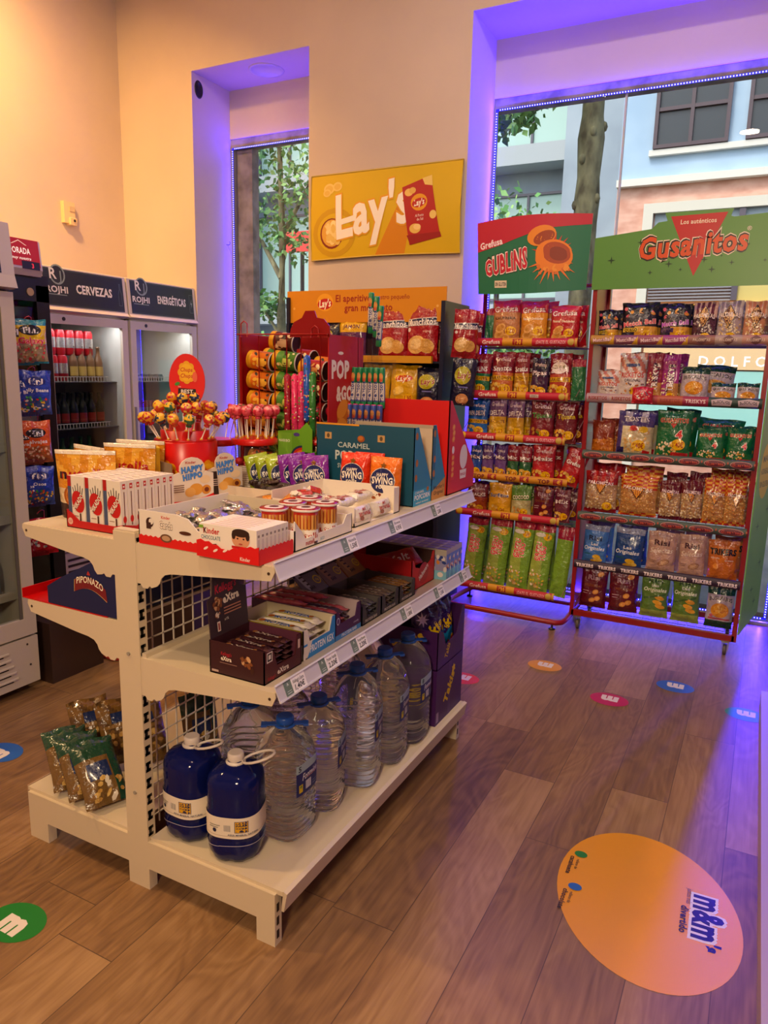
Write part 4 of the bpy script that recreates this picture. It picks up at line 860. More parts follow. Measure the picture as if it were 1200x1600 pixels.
# grain bar box with raised printed lid
t = thing('bar_display_box', 'dark maroon display box of cereal bars with raised printed lid, middle shelf', 'box', (-1.213, 1.382, ZM))
w, d, h = .175, .165, .088; c = 0x32121a; g = G(('card',))
g.box(0, w, 0, .003, 0, h, c).box(0, .003, 0, d, 0, h, c).box(0, w, 0, d, 0, .003, c).box(0, w, d-.003, d, 0, h, 0x5a3040)
g.prism([(0, 0), (d, 0), (d, h), (d-.02, h), (d-.03, .035), (.055, .035), (.04, h-.01), (0, h)], lambda u, v, q: (w-.003+q, u, v), 0, .003, 0x48181c)
a = Art(w, h); a.text("Kellogg's", .055, .060, .009, 0xa01c30, w=.035, shear=.2); a.text('eXtra', .055, .047, .011, 0xe8dccc, w=.034, bold=.06); a.blobs(.10, .03, .14, .062, 14, .006, [0x7a4a2c, 0x3a1c14, 0xc8a078], 3); a.rect(.008, .006, .03, .012, 0xb09a90); a.rect(.035, .034, .09, .036, 0x8a6a60)
g.art(a, (0, 0, 0), (1, 0, 0), (0, 0, 1)); b = Art(d, h); b.rect(.010, .055, .034, .082, 0xe0d6cc); b.rect(.013, .058, .031, .079, 0x201012); b.rect(.017, .063, .027, .075, 0xe0d6cc); b.text('eXtra', .08, .018, .014, 0xe8dccc, w=.05, bold=.06); b.text("Kellogg's", .03, .012, .009, 0xa01c30, w=.034, shear=.2); b.rect(d-.018, .05, d-.008, .075, 0xd8c0b0)
g.art(b, (w, 0, 0), (0, 1, 0), (0, 0, 1)); g.build('carton', t)
g = G(('card',)); lid = [(0, 0), (.155, 0), (.158, .105), (.130, .115), (.130, .165), (.118, .17), (.03, .165), (.02, .11), (0, .10)]
g.prism(lid, lambda u, v, q: (q, u, v), 0, .003, 0x33242a); a = Art(.13, .17); a.text("Kellogg's", .062, .125, .022, 0xb02038, w=.088, shear=.25, bold=.03, rot=.06); a.text('eXtra', .08, .092, .020, 0xe8dccc, w=.066, bold=.08, rot=.06)
a.blobs(.008, .07, .04, .10, 22, .006, [0x7a4a2c, 0x3a1c14, 0xc8a078, 0x8c5a34], 7); a.blobs(.012, .045, .03, .06, 8, .004, [0xe0d0c0, 0x8c5a34], 9)
for i in range(3): a.rect(.045, .050+i*.008, .115, .0535+i*.008, 0xa87864)
a.rect(.014, .012, .026, .038, 0xe4d4c8); a.rect(.017, .015, .023, .034, 0x8a3c34); a.text('x1%', .052, .038, .007, 0xe8dccc)
g.art(a, (.003, .012, 0), (0, 1, 0), (0, 0, 1)); o = g.build('printed_lid', t, loc=(.0, .004, h)); o.rotation_euler = (0, -.10, 0)
def barrow(me, nm, lab, grp, x, y, z, n, dy, layers, lz, rz=0, tilt=0, seed=0):
    R = random.Random(seed)
    for k in range(layers):
        for i in range(n):
            place(me, nm, loc=(x+R.uniform(-.003, .003), y+i*dy, z+k*lz), rot=(tilt, 0, rz+R.uniform(-.05, .05)), tag=(lab, 'bar', grp))
ba = pack_mesh('cereal_bar', .14, .030, .013, 0x3a1c22, bar_art(.14, .028, 'eXtra', 0xe8dccc, 0x9a6a44), end=0x5a3a3a)
barrow(ba, 'cereal_bar', 'maroon wrapped cereal bar in the dark maroon display box', 'maroon cereal bars', -1.128, 1.408, ZM+.005, 4, .036, 5, .0145, seed=1)
# protein bar tray, white/blue
def tray(x, y, w, d, h, c, ci, label, front, side=None, dip=.55, name='bar_tray', lid=None, lidart=None, mat='card', edge=.02):
    t = thing(name, label, 'tray', (x, y, ZM)); g = G((mat,))
    g.box(0, w, 0, d, 0, .003, c).box(0, w, 0, .003, 0, h, c).box(0, .003, 0, d, 0, h, ci).box(0, w, d-.003, d, 0, h, ci)
    g.quad((0, .0033, .003), (w, .0033, .003), (w, .0033, h), (0, .0033, h), ci)
    g.prism([(0, 0), (d, 0), (d, h), (d-edge, h), (d-edge-.012, h*dip), (edge+.012, h*dip), (edge, h), (0, h)], lambda u, v, q: (w-.003+q, u, v), 0, .003, c)
    if front: g.art(front, (w, 0, 0), (0, 1, 0), (0, 0, 1))
    if side: g.art(side, (0, 0, 0), (1, 0, 0), (0, 0, 1))
    g.build('carton', t)
    if lid:
        g = G((mat,)); g.prism([(0, 0), (lid[0], 0), (lid[0], lid[1]), (0, lid[1])], lambda u, v, q: (q, u, v), 0, .003, lid[2])
        if lidart: g.art(lidart, (.003, 0, 0), (0, 1, 0), (0, 0, 1))
        o = g.build('raised_lid', t, loc=(.004, .0, h)); o.rotation_euler = (0, -.85, 0)
    return t
d = .165; f = Art(d, .085); f.poly([(0, 0), (d, 0), (d, .085), (d-.015, .085), (d-.03, .045), (.045, .045), (.02, 0)], 0x3a8cc8); f.rect(0, 0, .012, .02, 0xe8e0d4); f.text('PROTEIN KEX', .095, .024, .020, 0xf4f4f0, w=.125, bold=.05); f.rect(.002, .038, .02, .044, 0x3a8cc8)
s_ = Art(.24, .085); s_.poly([(0, .07), (.24, .045), (.24, .085), (0, .085)], 0x8a7a2a)
tray(-1.285, 1.562, .243, d, .085, 0xeae2d6, 0xcfc4a8, 'white and blue display tray of protein bars next to the maroon box', f, s_)
a = bar_art(.17, .04, 'PROTEIN', 0x2c66b0, 0xb06a30); a.rect(.02, .002, .15, .008, 0xd8cc3a)
bb = pack_mesh('protein_bar', .175, .042, .022, 0xe9e2d6, a)
barrow(bb, 'protein_bar', 'white protein bar with blue lettering in the white and blue tray', 'white protein bars', -1.155, 1.598, ZM+.006, 3, .046, 3, .025, rz=.0, seed=2)
# purple tray
d = .15; f = Art(d, .082); f.ell(.014, .058, .008, .011, 0xe6dcea); f.ell(.014, .058, .006, .009, 0x4a2458); f.rect(0, 0, d, .016, 0x4a88c0); f.text('PROTEIN BAR', .08, .009, .010, 0xe8ecf4, w=.09, bold=.03); f.text('crunchy', .12, .03, .007, 0xd8c8e0, w=.03)
tray(-1.345, 1.73, .303, d, .085, 0x46204f, 0xc0aeb0, 'purple display tray of pink and grey bars in the middle of the shelf', f, None)
b1 = pack_mesh('protein_bar', .19, .022, .018, 0xb05a68, bar_art(.19, .02, 'BAR', 0xe8dcd8)); b2 = pack_mesh('protein_bar', .19, .022, .018, 0x4a3a52, bar_art(.19, .02, 'BAR', 0xc8bcd0))
for k in range(3):
    for i in range(5): pk_ = (b1, b2)[(i+k) % 2]; place(pk_, 'protein_bar', loc=(-1.17, 1.755+i*.025, ZM+.006+k*.021), rot=(0, 0, 0), tag=('%s bar stacked in the purple tray' % ('pink', 'dark grey')[(i+k) % 2], 'bar', '%s bars in the purple tray' % ('pink', 'dark grey')[(i+k) % 2]))
for i in range(3): place(b1, 'protein_bar', loc=(-1.26+i*.01, 1.755+i*.045, ZM+.075), rot=(0, 0, .1), tag=('pink bar lying loose on top of the purple tray pile', 'bar', 'loose pink bars on the purple tray'))
# three dark trays with raised lids
def lidart(c, nut, txt):
    a = Art(.13, .13); a.rect(0, .075, .13, .118, 0x141012); a.text(txt, .085, .096, .013, 0xd8ccc0, w=.078, bold=.05); a.text('PROTEIN', .085, .083, .006, 0xb0a498, w=.06)
    a.ell(.022, .108, .014, .012, 0x2a2020); a.ell(.02, .108, .011, .010, 0xd0c8c0); a.ell(.018, .108, .005, .005, 0x2a2020); a.poly([(.008, .09), (.032, .09), (.045, .03), (.03, .012), (.02, .03)], nut)
    for i in range(4): a.rect(.014+i*.006, .082-i*.016, .036+i*.004, .088-i*.016, 0x2a2020)
    a.ell(.098, .042, .019, .017, 0xc8b020); a.ell(.098, .042, .015, .013, c); a.text('15g', .098, .042, .008, 0xc8b020, bold=.05); a.text('BAR', .05, .02, .012, 0x1c1618, w=.03, bold=.05)
    return a
for (y, c, nut, txt, lb, bc) in ((1.885, 0x65606a, 0xa8a6ae, '15% PROTEIN', 'grey display tray with raised lid, nearest of the three owl-lid trays', 0x5a565c), (2.015, 0x75625a, 0x96745e, '20% PROTEIN', 'brown-grey display tray with raised lid, middle of the three dark trays', 0x6a5c54), (2.145, 0x8a6a42, 0xa8844e, '20% PROTEIN', 'caramel brown display tray with raised lid, farthest of the three dark trays', 0x8a6840)):
    d = .126; f = Art(d, .06); f.text('PROTEIN BAR', .06, .010, .009, 0xc8bcb0, w=.08, bold=.05)
    tray(-1.245, y, .205, d, .062, 0x3c3638, 0x5c5654, lb.replace('owl-lid', 'dark'), f, None, dip=.3, lid=(.122, .128, c), lidart=lidart(c, nut, txt))
    bm = pack_mesh('dark_bar', .15, .022, .015, bc, bar_art(.15, .02, 'BAR', 0xd8ccbc)); nm = ('grey', 'brown-grey', 'caramel brown')[0 if y < 1.9 else 1 if y < 2.1 else 2]
    for k in range(3):
        for i in range(4): place(bm, 'dark_bar', loc=(-1.125, y+.022+i*.027, ZM+.005+k*.017), tag=('dark bar in the %s tray' % nm, 'bar', 'bars in the %s tray' % nm))
# red carton + sweets bags
t = thing('sweet_bag_carton', 'tall red open carton of red sweet bags on the middle shelf', 'carton', (-1.36, 2.285, ZM)); w, d, h = .30, .20, .115; c = 0x9a1418
g = G(('card',)); g.box(0, w, 0, .003, 0, h, c).box(0, .003, 0, d, 0, h, c).box(0, w, 0, d, 0, .003, c).box(0, w, d-.003, d, 0, h, 0x4a3430); g.prism([(0, 0), (d, 0), (d, h), (d-.015, h), (d-.03, .085), (d*.5, .065), (.03, .085), (.012, h), (0, h)], lambda u, v, q: (w-.003+q, u, v), 0, .003, 0xb81c1a)
a = Art(w, h); a.ell(.12, .05, .018, .014, 0x4a0c10); a.ell(.17, .045, .02, .016, 0x4a0c10); a.text('DRAGEAS', .24, .06, .010, 0x6a1014, w=.05); g.art(a, (0, 0, 0), (1, 0, 0), (0, 0, 1)); a = Art(d, h); a.ell(.10, .05, .045, .04, 0xa01014); a.text('Maltesers', .10, .055, .020, 0xf0e4d8, w=.085, rot=.5, bold=.05); g.art(a, (w, 0, 0), (0, 1, 0), (0, 0, 1)); g.build('carton_body', t)
sb = pack_mesh('sweet_bag', .16, .10, .03, 0x8c1018, bar_art(.14, .09, 'Malt', 0xe8d8cc))
for i in range(3): place(sb, 'sweet_bag', loc=(-1.27+i*.05, 2.36+.02*i, ZM+.04+.012*i), rot=(.5, -.3, .4*i), tag=('crimson sweet bag lying inside the tall red carton', 'bag', 'crimson sweet bags'))
# milk cartons
a = Art(.05, .11); a.rect(0, 0, .05, .035, 0x8cc4d8); a.rect(0, .035, .05, .095, 0x9a9cc0); a.blobs(.004, .04, .046, .09, 9, .008, [0x2a4488, 0xe8e4dc, 0xd89040], 3); a.ell(.025, .02, .012, .010, 0xf0ece4)
g = G(('card',)); g.box(0, .048, 0, .04, 0, .118, 0xb8b4a8); g.art(a, (0, 0, 0), (1, 0, 0), (0, 0, 1)); b = Art(.04, .11); b.rect(0, 0, .04, .035, 0x8cc4d8); b.rect(0, .035, .04, .1, 0x6f8cc0); b.blobs(.004, .04, .036, .09, 8, .007, [0x2a4488, 0xe8e4dc, 0xd89040], 4); g.art(b, (.048, 0, 0), (0, 1, 0), (0, 0, 1)); b = Art(.048, .04); b.rect(.006, .006, .042, .034, 0x7e7aa0); b.rect(.0, .0, .048, .005, 0x3a2c28); g.art(b, (0, 0, .118), (1, 0, 0), (0, 1, 0)); mkm = g.mesh('drink_carton')
for i in range(6):
    for j in range(4): place(mkm, 'drink_carton', loc=(-1.062-.049*i-.05+.05, 2.492+j*.040, ZM+.0), tag=('small blue and cream drink carton in the block at the far shelf end', 'drink carton', 'small blue drink cartons at the far end'))

# ================================================================ BOTTLES
def bottle_clear(h=.355, r=.078, ribs=12, sz='5L', lab2='5'):
    t = thing('water_bottle', '', 'bottle', (0, 0, 0))
    pr = [(r*.80, 0), (r*.94, .006), (r, .02)]
    z0, z1 = .02, h*.62; n = ribs
    for i in range(n*4+1):
        z = z0+(z1-z0)*i/(n*4); pr.append((r*(1-.055*(.5-.5*math.cos(2*PI*i/4))), z))
    pr += [(r, h*.64), (r*.985, h*.69), (r*.90, h*.76), (r*.70, h*.84), (r*.45, h*.90), (.026, h*.925), (.022, h*.935), (.022, h*.965)]
    g = G(('water',)); g.lathe(pr, 0xffffff, 40, sq=1.6); g.build('bottle_body', t)
    g = G(('plastic',)); cb = 0x1c4c98
    g.lathe([(.030, h*.915), (.031, h*.925), (.025, h*.932)], cb, 24).lathe([(.0245, h*.94), (.026, h*.945), (.026, h*.99), (.022, h)], cb, 24); cp = g.build('cap', t)
    g = G(('plastic',)); g.box(-.068, .068, -.010, .010, h*.925, h*.935, cb).box(-.068, -.052, -.012, .012, h*.915, h*.935, cb).box(.052, .068, -.012, .012, h*.915, h*.935, cb); o = g.build('carry_handle', cp); o.rotation_euler = (0, 0, .6)
    g = G(('card',)); W3, H3 = .10, .095; a = Art(W3, H3, L=.01); a.rect(0, H3*.74, W3, H3, 0x9db0b8); a.rect(0, 0, W3, H3*.74, 0x16235a); a.text(lab2, .012, H3*.87, .016, 0x14203c, bold=.05); a.text('Fonteide', W3*.58, H3*.56, .020, 0xf0f0f0, w=W3*.74, bold=.02, shear=.3)
    for i in range(10): a.rect(.036+i*.0026, .010, .0375+i*.0026+(i % 3)*.0004, .036, 0xe0e0e4)
    a.rect(.008, .010, .022, .034, 0xc8b030); a.ell(.015, .028, .004, .004, 0x2a7a4a); a.rect(.068, .012, .094, .014, 0x8890b0); a.rect(.068, .020, .094, .022, 0x8890b0); a.rect(.04, .045, .09, .047, 0xa04050)
    def fn(x, y, e):
        q = x/r-.9+.30; ca, sa = math.cos(q), math.sin(q); rr = (r+e+.0006)/((abs(ca)**3.6+abs(sa)**3.6)**(1/3.6)); return (rr*ca, rr*sa, y+h*.40)
    g.artf(a, fn); g.build('label_sleeve', t)
    return t
p5 = bottle_clear(); p5['label'] = 'clear ribbed water bottle, nearest, behind the right blue bottle'
P_ = 'clear water bottle with blue cap'
p5.location = (-1.13, 1.60, ZB); p5['group'] = 'five litre clear water bottles'
dup(p5, (-1.12, 1.765, ZB), 'clear ribbed water bottle with blue handle sticking out, second in the front row', rz=.3)
dup(p5, (-1.295, 1.65, ZB), 'clear ribbed water bottle in the back row right behind the two blue bottles', rz=.2); dup(p5, (-1.352, 1.99, ZB), 'clear ribbed water bottle in the back row against the wire grid', rz=.5); dup(p5, (-1.29, 1.82, ZB), 'clear ribbed water bottle in the second row behind the one with its handle out', rz=.1)
for (x, y, l, k) in ((-1.085, 1.94, 'tall clear ribbed water bottle, nearest of the three tall ones', 0), (-1.072, 2.11, 'tall clear ribbed water bottle, middle of the three tall ones', 1), (-1.065, 2.28, 'tall clear ribbed water bottle next to the purple cartons', 2)):
    if k == 0: p8 = bottle_clear(.400, .080, 13, '8L', '8'); p8.location = (x, y, ZB); p8['label'] = l; p8['group'] = 'tall clear water bottles'; p8.rotation_euler = (0, 0, .25)
    else: dup(p8, (x, y, ZB), l, rz=.25-.1*k)
dup(p8, (-1.262, 2.115, ZB), 'tall clear ribbed water bottle in the back row behind the nearest tall one', rz=.1); dup(p8, (-1.26, 2.29, ZB), 'tall clear ribbed water bottle in the back row behind the middle tall one', rz=.1)
def bottle_blue():
    t = thing('blue_water_bottle', '', 'bottle', (0, 0, 0)); r = .076; h = .285
    pr = [(r*.62, 0.004), (r*.80, .0), (r*.93, .015), (r*.97, .03), (r, .055), (r*.975, .068), (r*.98, .072), (r, .078), (r, .155), (r*.985, .160), (r*1.0, .168), (r*.985, .178), (r*1.0, .188), (r*.985, .222), (r*.93, .238), (r*.78, .252), (r*.48, .262), (.022, .268), (.020, .280)]
    g = G(('bluewater',)); g.lathe(pr, 0, 40, sq=.7, fn=lambda v: (v[0]*(1-.06*max(0, math.cos(8*math.atan2(v[1], v[0])))*(1 if v[2] < .03 else .12)), v[1]*(1-.06*max(0, math.cos(8*math.atan2(v[1], v[0])))*(1 if v[2] < .03 else .12)), v[2])); g.build('bottle_body', t)
    g = G(('plastic',)); g.lathe([(.0215, .274), (.0225, .276), (.0225, .292), (.019, .296)], 0xe6dcd0, 24); g.lathe([(.027, .266), (.028, .270), (.022, .274)], 0xe6dcd0, 24); cp = g.build('cap', t)
    g = G(('plastic',)); pts = [(.02+.045*(1-math.cos(q))/1.0, .030*math.sin(q), .272+.030*(1-math.cos(q))/2) for q in [PI*i/14*2 for i in range(15)]][:-1]
    g.tube(pts, .0038, 0xe6dcd0, 8, closed=True); g.build('carry_handle', cp)
    g = G(('card',)); Lc = 2*PI*r*.98; a = Art(Lc, .062, L=.012); a.rect(0, 0, Lc, .062, 0xe9dfcd); a.rect(0, .007, Lc, .0085, 0xb8a890)
    for ox in (.06, .06+Lc/2):
        a.rect(ox-.017, .018, ox+.017, .052, 0x20305c); a.rect(ox-.0155, .0195, ox+.0155, .0505, 0xd8a82c); a.text('SOLAN', ox, .042, .010, 0x1c2444, w=.027, bold=.05); a.text('DE CABRAS', ox, .032, .005, 0x1c2444, w=.026, bold=.03); a.ell(ox, .024, .004, .0035, 0x1c2444)
        a.text('AGUA MINERAL NATURAL', ox+.005, .012, .005, 0x24305a, w=.08, bold=.04); a.rect(ox-.045, .022, ox-.028, .040, 0x8a8884)
        for i in range(5): a.rect(ox-.044+i*.0032, .022, ox-.0425+i*.0032, .04, 0xe0d8cc)
        a.rect(ox-.085, .036, ox-.055, .038, 0x7a7468); a.rect(ox-.085, .030, ox-.06, .032, 0x7a7468); a.ell(ox-.07, .022, .005, .006, 0x1c2444)
    def fn(x, y, e):
        q = x/(r*.98)+ph; ca, sa = math.cos(q), math.sin(q); rr = (r*1.005+e+.0006)/((abs(ca)**2.7+abs(sa)**2.7)**(1/2.7)); return (rr*ca, rr*sa, y+.082)
    ph = -1.9; g.artf(a, fn); g.build('label_wrap', t)
    g = G(('plastic',)); a = Art(Lc, .01, L=.012); a.rect(0, 0, Lc, .0016, 0xb8b4c0); g.artf(a, lambda x, y, e: tuple(b_*(1 if i < 2 else 1) for i, b_ in enumerate((fn(x, y, e)[0]*1.0, fn(x, y, e)[1]*1.0, y+.056+.004*math.sin(2*x/r))))); g.build('printed_line', t)
    return t
b0 = bottle_blue(); b0.location = (-1.19, 1.452, ZB); b0.rotation_euler = (0, 0, .35); b0['label'] = 'deep blue plastic water bottle with white cap and handle, right one at the near end'; b0['group'] = 'deep blue water bottles'
dup(b0, (-1.356, 1.462, ZB), 'deep blue plastic water bottle with white cap and handle, left one beside the post', rz=-.05).children
# purple cartons
def tak(z, h, label, top):
    t = thing('snack_carton', label, 'carton', (-1.235, 2.385, z), group='stacked purple cartons'); w, d = .245, .265; c = 0x3c1450
    g = G(('card',))
    if top:
        g.box(0, w, 0, .003, 0, h*.8, c).box(0, w, 0, d, 0, .003, c).box(0, .003, 0, d, 0, h, c).box(0, w, d-.003, d, 0, h, c)
        g.prism([(0, 0), (d, 0), (d, h), (d*.9, h), (d*.72, h*.50), (d*.3, h*.42), (d*.18, h*.75), (0, h*.8)], lambda u, v, q: (w-.003+q, u, v), 0, .003, c)
        a = Art(d, h); a.text('Takis', d*.36, h*.28, .03, 0xc8a81c, w=.06, rot=1.1, bold=.05)
    else:
        g.box(0, w, 0, d, 0, h, c); a = Art(d, h); a.text('Takis', d*.48, h*.52, .040, 0xd8b820, w=.13, rot=.95, bold=.08); a.star(d*.64, h*.80, .020, 0xd8b820, 6, .6); a.rect(.008, .01, .03, .05, 0x9a86a4); a.rect(d*.5-.012, 0, d*.5+.012, h, 0x4a2660)
        a.text('Takis', d*.48, h*.52, .040, 0xd8b820, w=.13, rot=.95, bold=.08)
    g.art(a, (w, 0, 0), (0, 1, 0), (0, 0, 1)); a = Art(w, h); a.text('Takis', w*.5, h*.5, .04, 0xd8b820, w=.14, rot=.6, bold=.08); g.art(a, (0, 0, 0), (1, 0, 0), (0, 0, 1)); g.build('carton_body', t)
tak(ZB, .225, 'closed purple carton with yellow slanted lettering at the far end of the base deck', False)
tak(ZB+.226, .19, 'open purple carton with snack bags showing, on top of the closed purple one', True)
# ================================================================ SNACK BAGS
def stripes(c1, c2, n, vert=True): return lambda u, v: c1 if int((u if vert else v)*n) % 2 else c2
_bags = {}
def bag_mesh(key, w, h, T, base, art, seed=0, seal=None):
    if key in _bags: return _bags[key]
    R = random.Random(hash(key) % 1000 if False else sum(map(ord, key))+seed); g = G(('foil',)); n, m_ = 16, 22
    ph = [R.uniform(0, 6.28) for _ in range(8)]; am = [R.uniform(.4, 1) for _ in range(8)]
    def P(x, y, s, e=0.0):
        u = 2*x/w-1; v = y/h; u = max(-1, min(1, u)); q = (v-.045)/.91
        f = 0 if q <= 0 or q >= 1 else (4*q*(1-q))**.42
        f *= (1.12-.24*v)
        th = T/2*f*max(0, 1-abs(u)**2.8)**.62
        wr = 0
        if 0 < q < 1:
            ed = (1-f)**1.0 if f < 1 else 0
            wr = .0055*ed*(am[0]*math.sin(7*u+ph[0]+3*v)+am[1]*math.sin(12*u+ph[1])+am[2]*math.sin(19*u+ph[2]))
            wr += .0030*(am[3]*math.sin(5*u+9*v+ph[3])+am[4]*math.sin(8*v-6*u+ph[4]))*min(1, f)
        else: wr = .0010*math.sin(60*u)
        hw = w/2*(1-.055*min(1, f)+.006*math.sin(14*v+ph[5]))
        return (u*hw, -s*(th+.0012)+wr*.9*(1 if s > 0 else .6)-e, y+.003*math.sin(4*u+ph[6])*(1 if v > .9 else 0))
    for s in (1, -1):
        b = len(g.v)
        for j in range(m_+1):
            for i in range(n+1): g.v.append(P(w*i/n, h*j/m_, s))
        for j in range(m_):
            for i in range(n):
                q = (b+j*(n+1)+i, b+j*(n+1)+i+1, b+(j+1)*(n+1)+i+1, b+(j+1)*(n+1)+i)
                c = base((i+.5)/n, (j+.5)/m_) if callable(base) else base
                g.face(q if s > 0 else q[::-1], lin(c), 0, True)
    if art:
        a = Art(w, h)
        for vs, fs, c in art.items: v2, f2 = splitlong(vs, fs, .016); a.items.append((v2, f2, c))
        g.artf(a, lambda x, y, e: P(x, y, 1, e+.0003))
    _bags[key] = g.mesh('snack_bag'); return _bags[key]
def price(a, x, y, r, t="1'40€", bc=0xe0b41c, tc=0x8c2418): a.ell(x, y, r*1.25, r, bc); a.text(t, x, y, r*.95, tc, w=r*1.9, bold=.04)
def popc(a, x0, y0, x1, y1, n, r, cols, seed): return a.blobs(x0, y0, x1, y1, n, r, cols, seed, 6, 1.2)
CREAM = [0xe6d4b0, 0xd8bc88, 0xf0e4cc, 0xc9a468]
def K(key, w, h):
    """one design per key"""
    T = min(.068, w*.40); a = Art(w, h)
    def wordmark(t, y, hh, c, ww=.86, out=None, **k): a.text(t, w/2, h*y, hh, c, w=w*ww, bold=k.pop('bold', .05), out=out, ow=.06, **k)
    if key.startswith('mb'):
        base = lambda u, v: 0x10101c if v > .42 else (0xc8963c if u > .4 else 0x1c1830)
        popc(a, w*.08, h*.62, w*.92, h*.88, 7, h*.05, [0xd8a050, 0xb47a38, 0xe0b878, 0xc86070], 3); a.ell(w*.5, h*.60, w*.4, h*.13, 0x201c30)
        wordmark('Match Ball', .50, h*.11, 0xd4606c if key != 'mb3' else 0xb05ac0, .9, 0xf0dcd0, rot=.1); a.rect(w*.05, h*.28, w*.48, h*.38, 0xd0b040 if key != 'mb3' else 0x503868); a.text('QUESO', w*.27, h*.33, h*.07, 0x141018, w=w*.36, bold=.05)
        price(a, w*.72, h*.22, h*.10); nm = 'black snack bag with pink lettering'
    elif key.startswith('pal'):
        cc = {'palB': (0x5a2a3c, 0xc8a8a0), 'palW': (0x9a90a0, 0xd0c8cc), 'palP': (0xc88a6c, 0xd8b49c)}[key]
        base = lambda u, v: (cc[0] if int(u*9) % 2 else cc[1]) if v > .62 else (0x4a2838 if key == 'palB' else 0xa8989c if key == 'palW' else 0xb88468)
        popc(a, w*.05, h*.08, w*.95, h*.60, 90, h*.022, CREAM if key != 'palB' else [0xb0a0a0, 0x6a4858, 0xd0c4bc, 0x2a1420], 5)
        a.poly([(w*.5, h*.92), (w*.78, h*.66), (w*.5, h*.36), (w*.22, h*.66)], 0x3a2420); a.poly([(w*.5, h*.89), (w*.75, h*.66), (w*.5, h*.39), (w*.25, h*.66)], 0xd8b078)
        for i in range(4): a.rect(w*(.36+i*.08), h*.48, w*(.38+i*.08), h*.80, 0x8a5038)
        wordmark('PALOMITAS', .64, h*.10, 0xf0e0d8, .88, 0x3a1c28, arch=h*.04); price(a, w*.62, h*.16, h*.10); nm = {'palB': 'brown striped', 'palW': 'white and grey', 'palP': 'peach striped'}[key]+' popcorn bag'
    elif key.startswith('risk'):
        base = lambda u, v: 0xd0c4c0 if v < .6 else (0xb8786a if (u*3+v*3) % 1 > .5 else 0xcfc6c4)
        wordmark('RISKETOS', .55, h*.10, 0xb03a30, .84); wordmark('ORIGINAL', .44, h*.055, 0x4a3a48, .6); popc(a, w*.1, h*.06, w*.9, h*.38, 30, h*.025, [0xc89058, 0xa86038, 0xd8c8b8, 0x5a3a48], 2); a.rect(w*.25, h*.72, w*.75, h*.78, 0x384878)
        if h > .2: price(a, w*.62, h*.22, h*.09)
        nm = 'white and orange snack bag'
    elif key in ('tri1', 'tri2'):
        c = 0x7a1c38 if key == 'tri1' else 0x8c2c78
        base = lambda u, v: c if v > .4 else (0xb08048 if u > .35 else c)
        a.text('TRISKYS', w*.55, h*.52, w*.34, 0xf0e4e0, w=h*.56, rot=PI/2-.05, bold=.07, out=0x2a1030, ow=.08); popc(a, w*.05, h*.05, w*.4, h*.6, 24, h*.02, CREAM, 4)
        if key == 'tri2': price(a, w*.6, h*.14, h*.08)
        nm = ('maroon' if key == 'tri1' else 'purple-magenta')+' snack bag with upright lettering'
    elif key.startswith('bus') or key == 'gb':
        base = lambda u, v: (0x123a2c if v > .82 or v < (.18 if key == 'gb' else 0) else 0xb0a4ae)
        a.ell(w*.5, h*.44, w*.34, h*.18, 0xc88a34); a.poly([(w*.25, h*.5), (w*.5, h*.62), (w*.8, h*.5), (w*.6, h*.3), (w*.3, h*.36)], 0xd8a040); a.blobs(w*.3, h*.35, w*.7, h*.52, 8, h*.03, [0xb87828, 0xe4b860], 2)
        wordmark('BUSCALIOS', .70, h*.095, 0x241c24, .84, 0xd8d0d4, arch=h*.04); nm = 'pale grey and green snack bag'
        if key == 'gb': a.rect(w*.1, h*.22, w*.9, h*.25, 0xa03440); a.ell(w*.2, h*.30, h*.04, h*.04, 0xb06070)
    elif key == 'amb': base = lambda u, v: 0x7a3420 if v > .45 else 0xb06a28; popc(a, w*.05, h*.06, w*.95, h*.5, 40, h*.03, [0xc08038, 0xa05a28, 0xd89a50], 2); nm = 'amber brown snack bag'
    elif key == 'tos':
        base = lambda u, v: 0xb8b0c0 if (v > .78 and int(u*5) % 2) else 0x4a3e78 if v > .7 or u < .14 else 0xcabf9c
        popc(a, w*.2, h*.06, w*.95, h*.62, 46, h*.035, CREAM+[0xd8b070], 9); wordmark('TOSTIS', .84, h*.10, 0xf2eef4, .7, 0x3a2c6c); a.ell(w*.45, h*.64, w*.12, h*.06, 0xb02c28); a.ell(w*.72, h*.62, w*.13, h*.07, 0xd8b828); price(a, w*.62, h*.27, h*.12); a.rect(w*.03, h*.05, w*.22, h*.22, 0x201848); a.poly([(w*.72, h*.05), (w*.92, h*.05), (w*.95, h*.16), (w*.75, h*.18)], 0xa02020); nm = 'purple and white corn puff bag'
    elif key.startswith('gus'):
        base = lambda u, v: 0x14603a if v > .3 or u < .1 else 0x2a6a3c
        wordmark('GUSANITOS', .80, h*.085, 0xb8342c, .82, 0xe8c8a8); a.poly([(w*.40, h*.74), (w*.60, h*.74), (w*.5, h*.64)], 0xa82424); popc(a, w*.06, h*.06, w*.7, h*.36, 40, h*.026, CREAM+[0xd8a850], 8); a.poly([(w*.45, h*.08), (w*.95, h*.06), (w*.97, h*.16), (w*.5, h*.17)], 0xa02828); a.text('4', w*.68, h*.52, h*.16, 0xc02c28, bold=.07, out=0xf0e4d8, ow=.08)
        price(a, w*.68, h*.32, h*.11) if key == 'gus1' else None; nm = 'green corn snack bag'
    elif key in ('pr', 'pd1', 'pd2'):
        dk = 0x8a1420 if key == 'pr' else 0x5c1020
        base = lambda u, v: (dk if int(u*8) % 2 else 0xb02828) if v > .66 and key == 'pr' else dk if v > .66 or v < .08 else 0xb09070
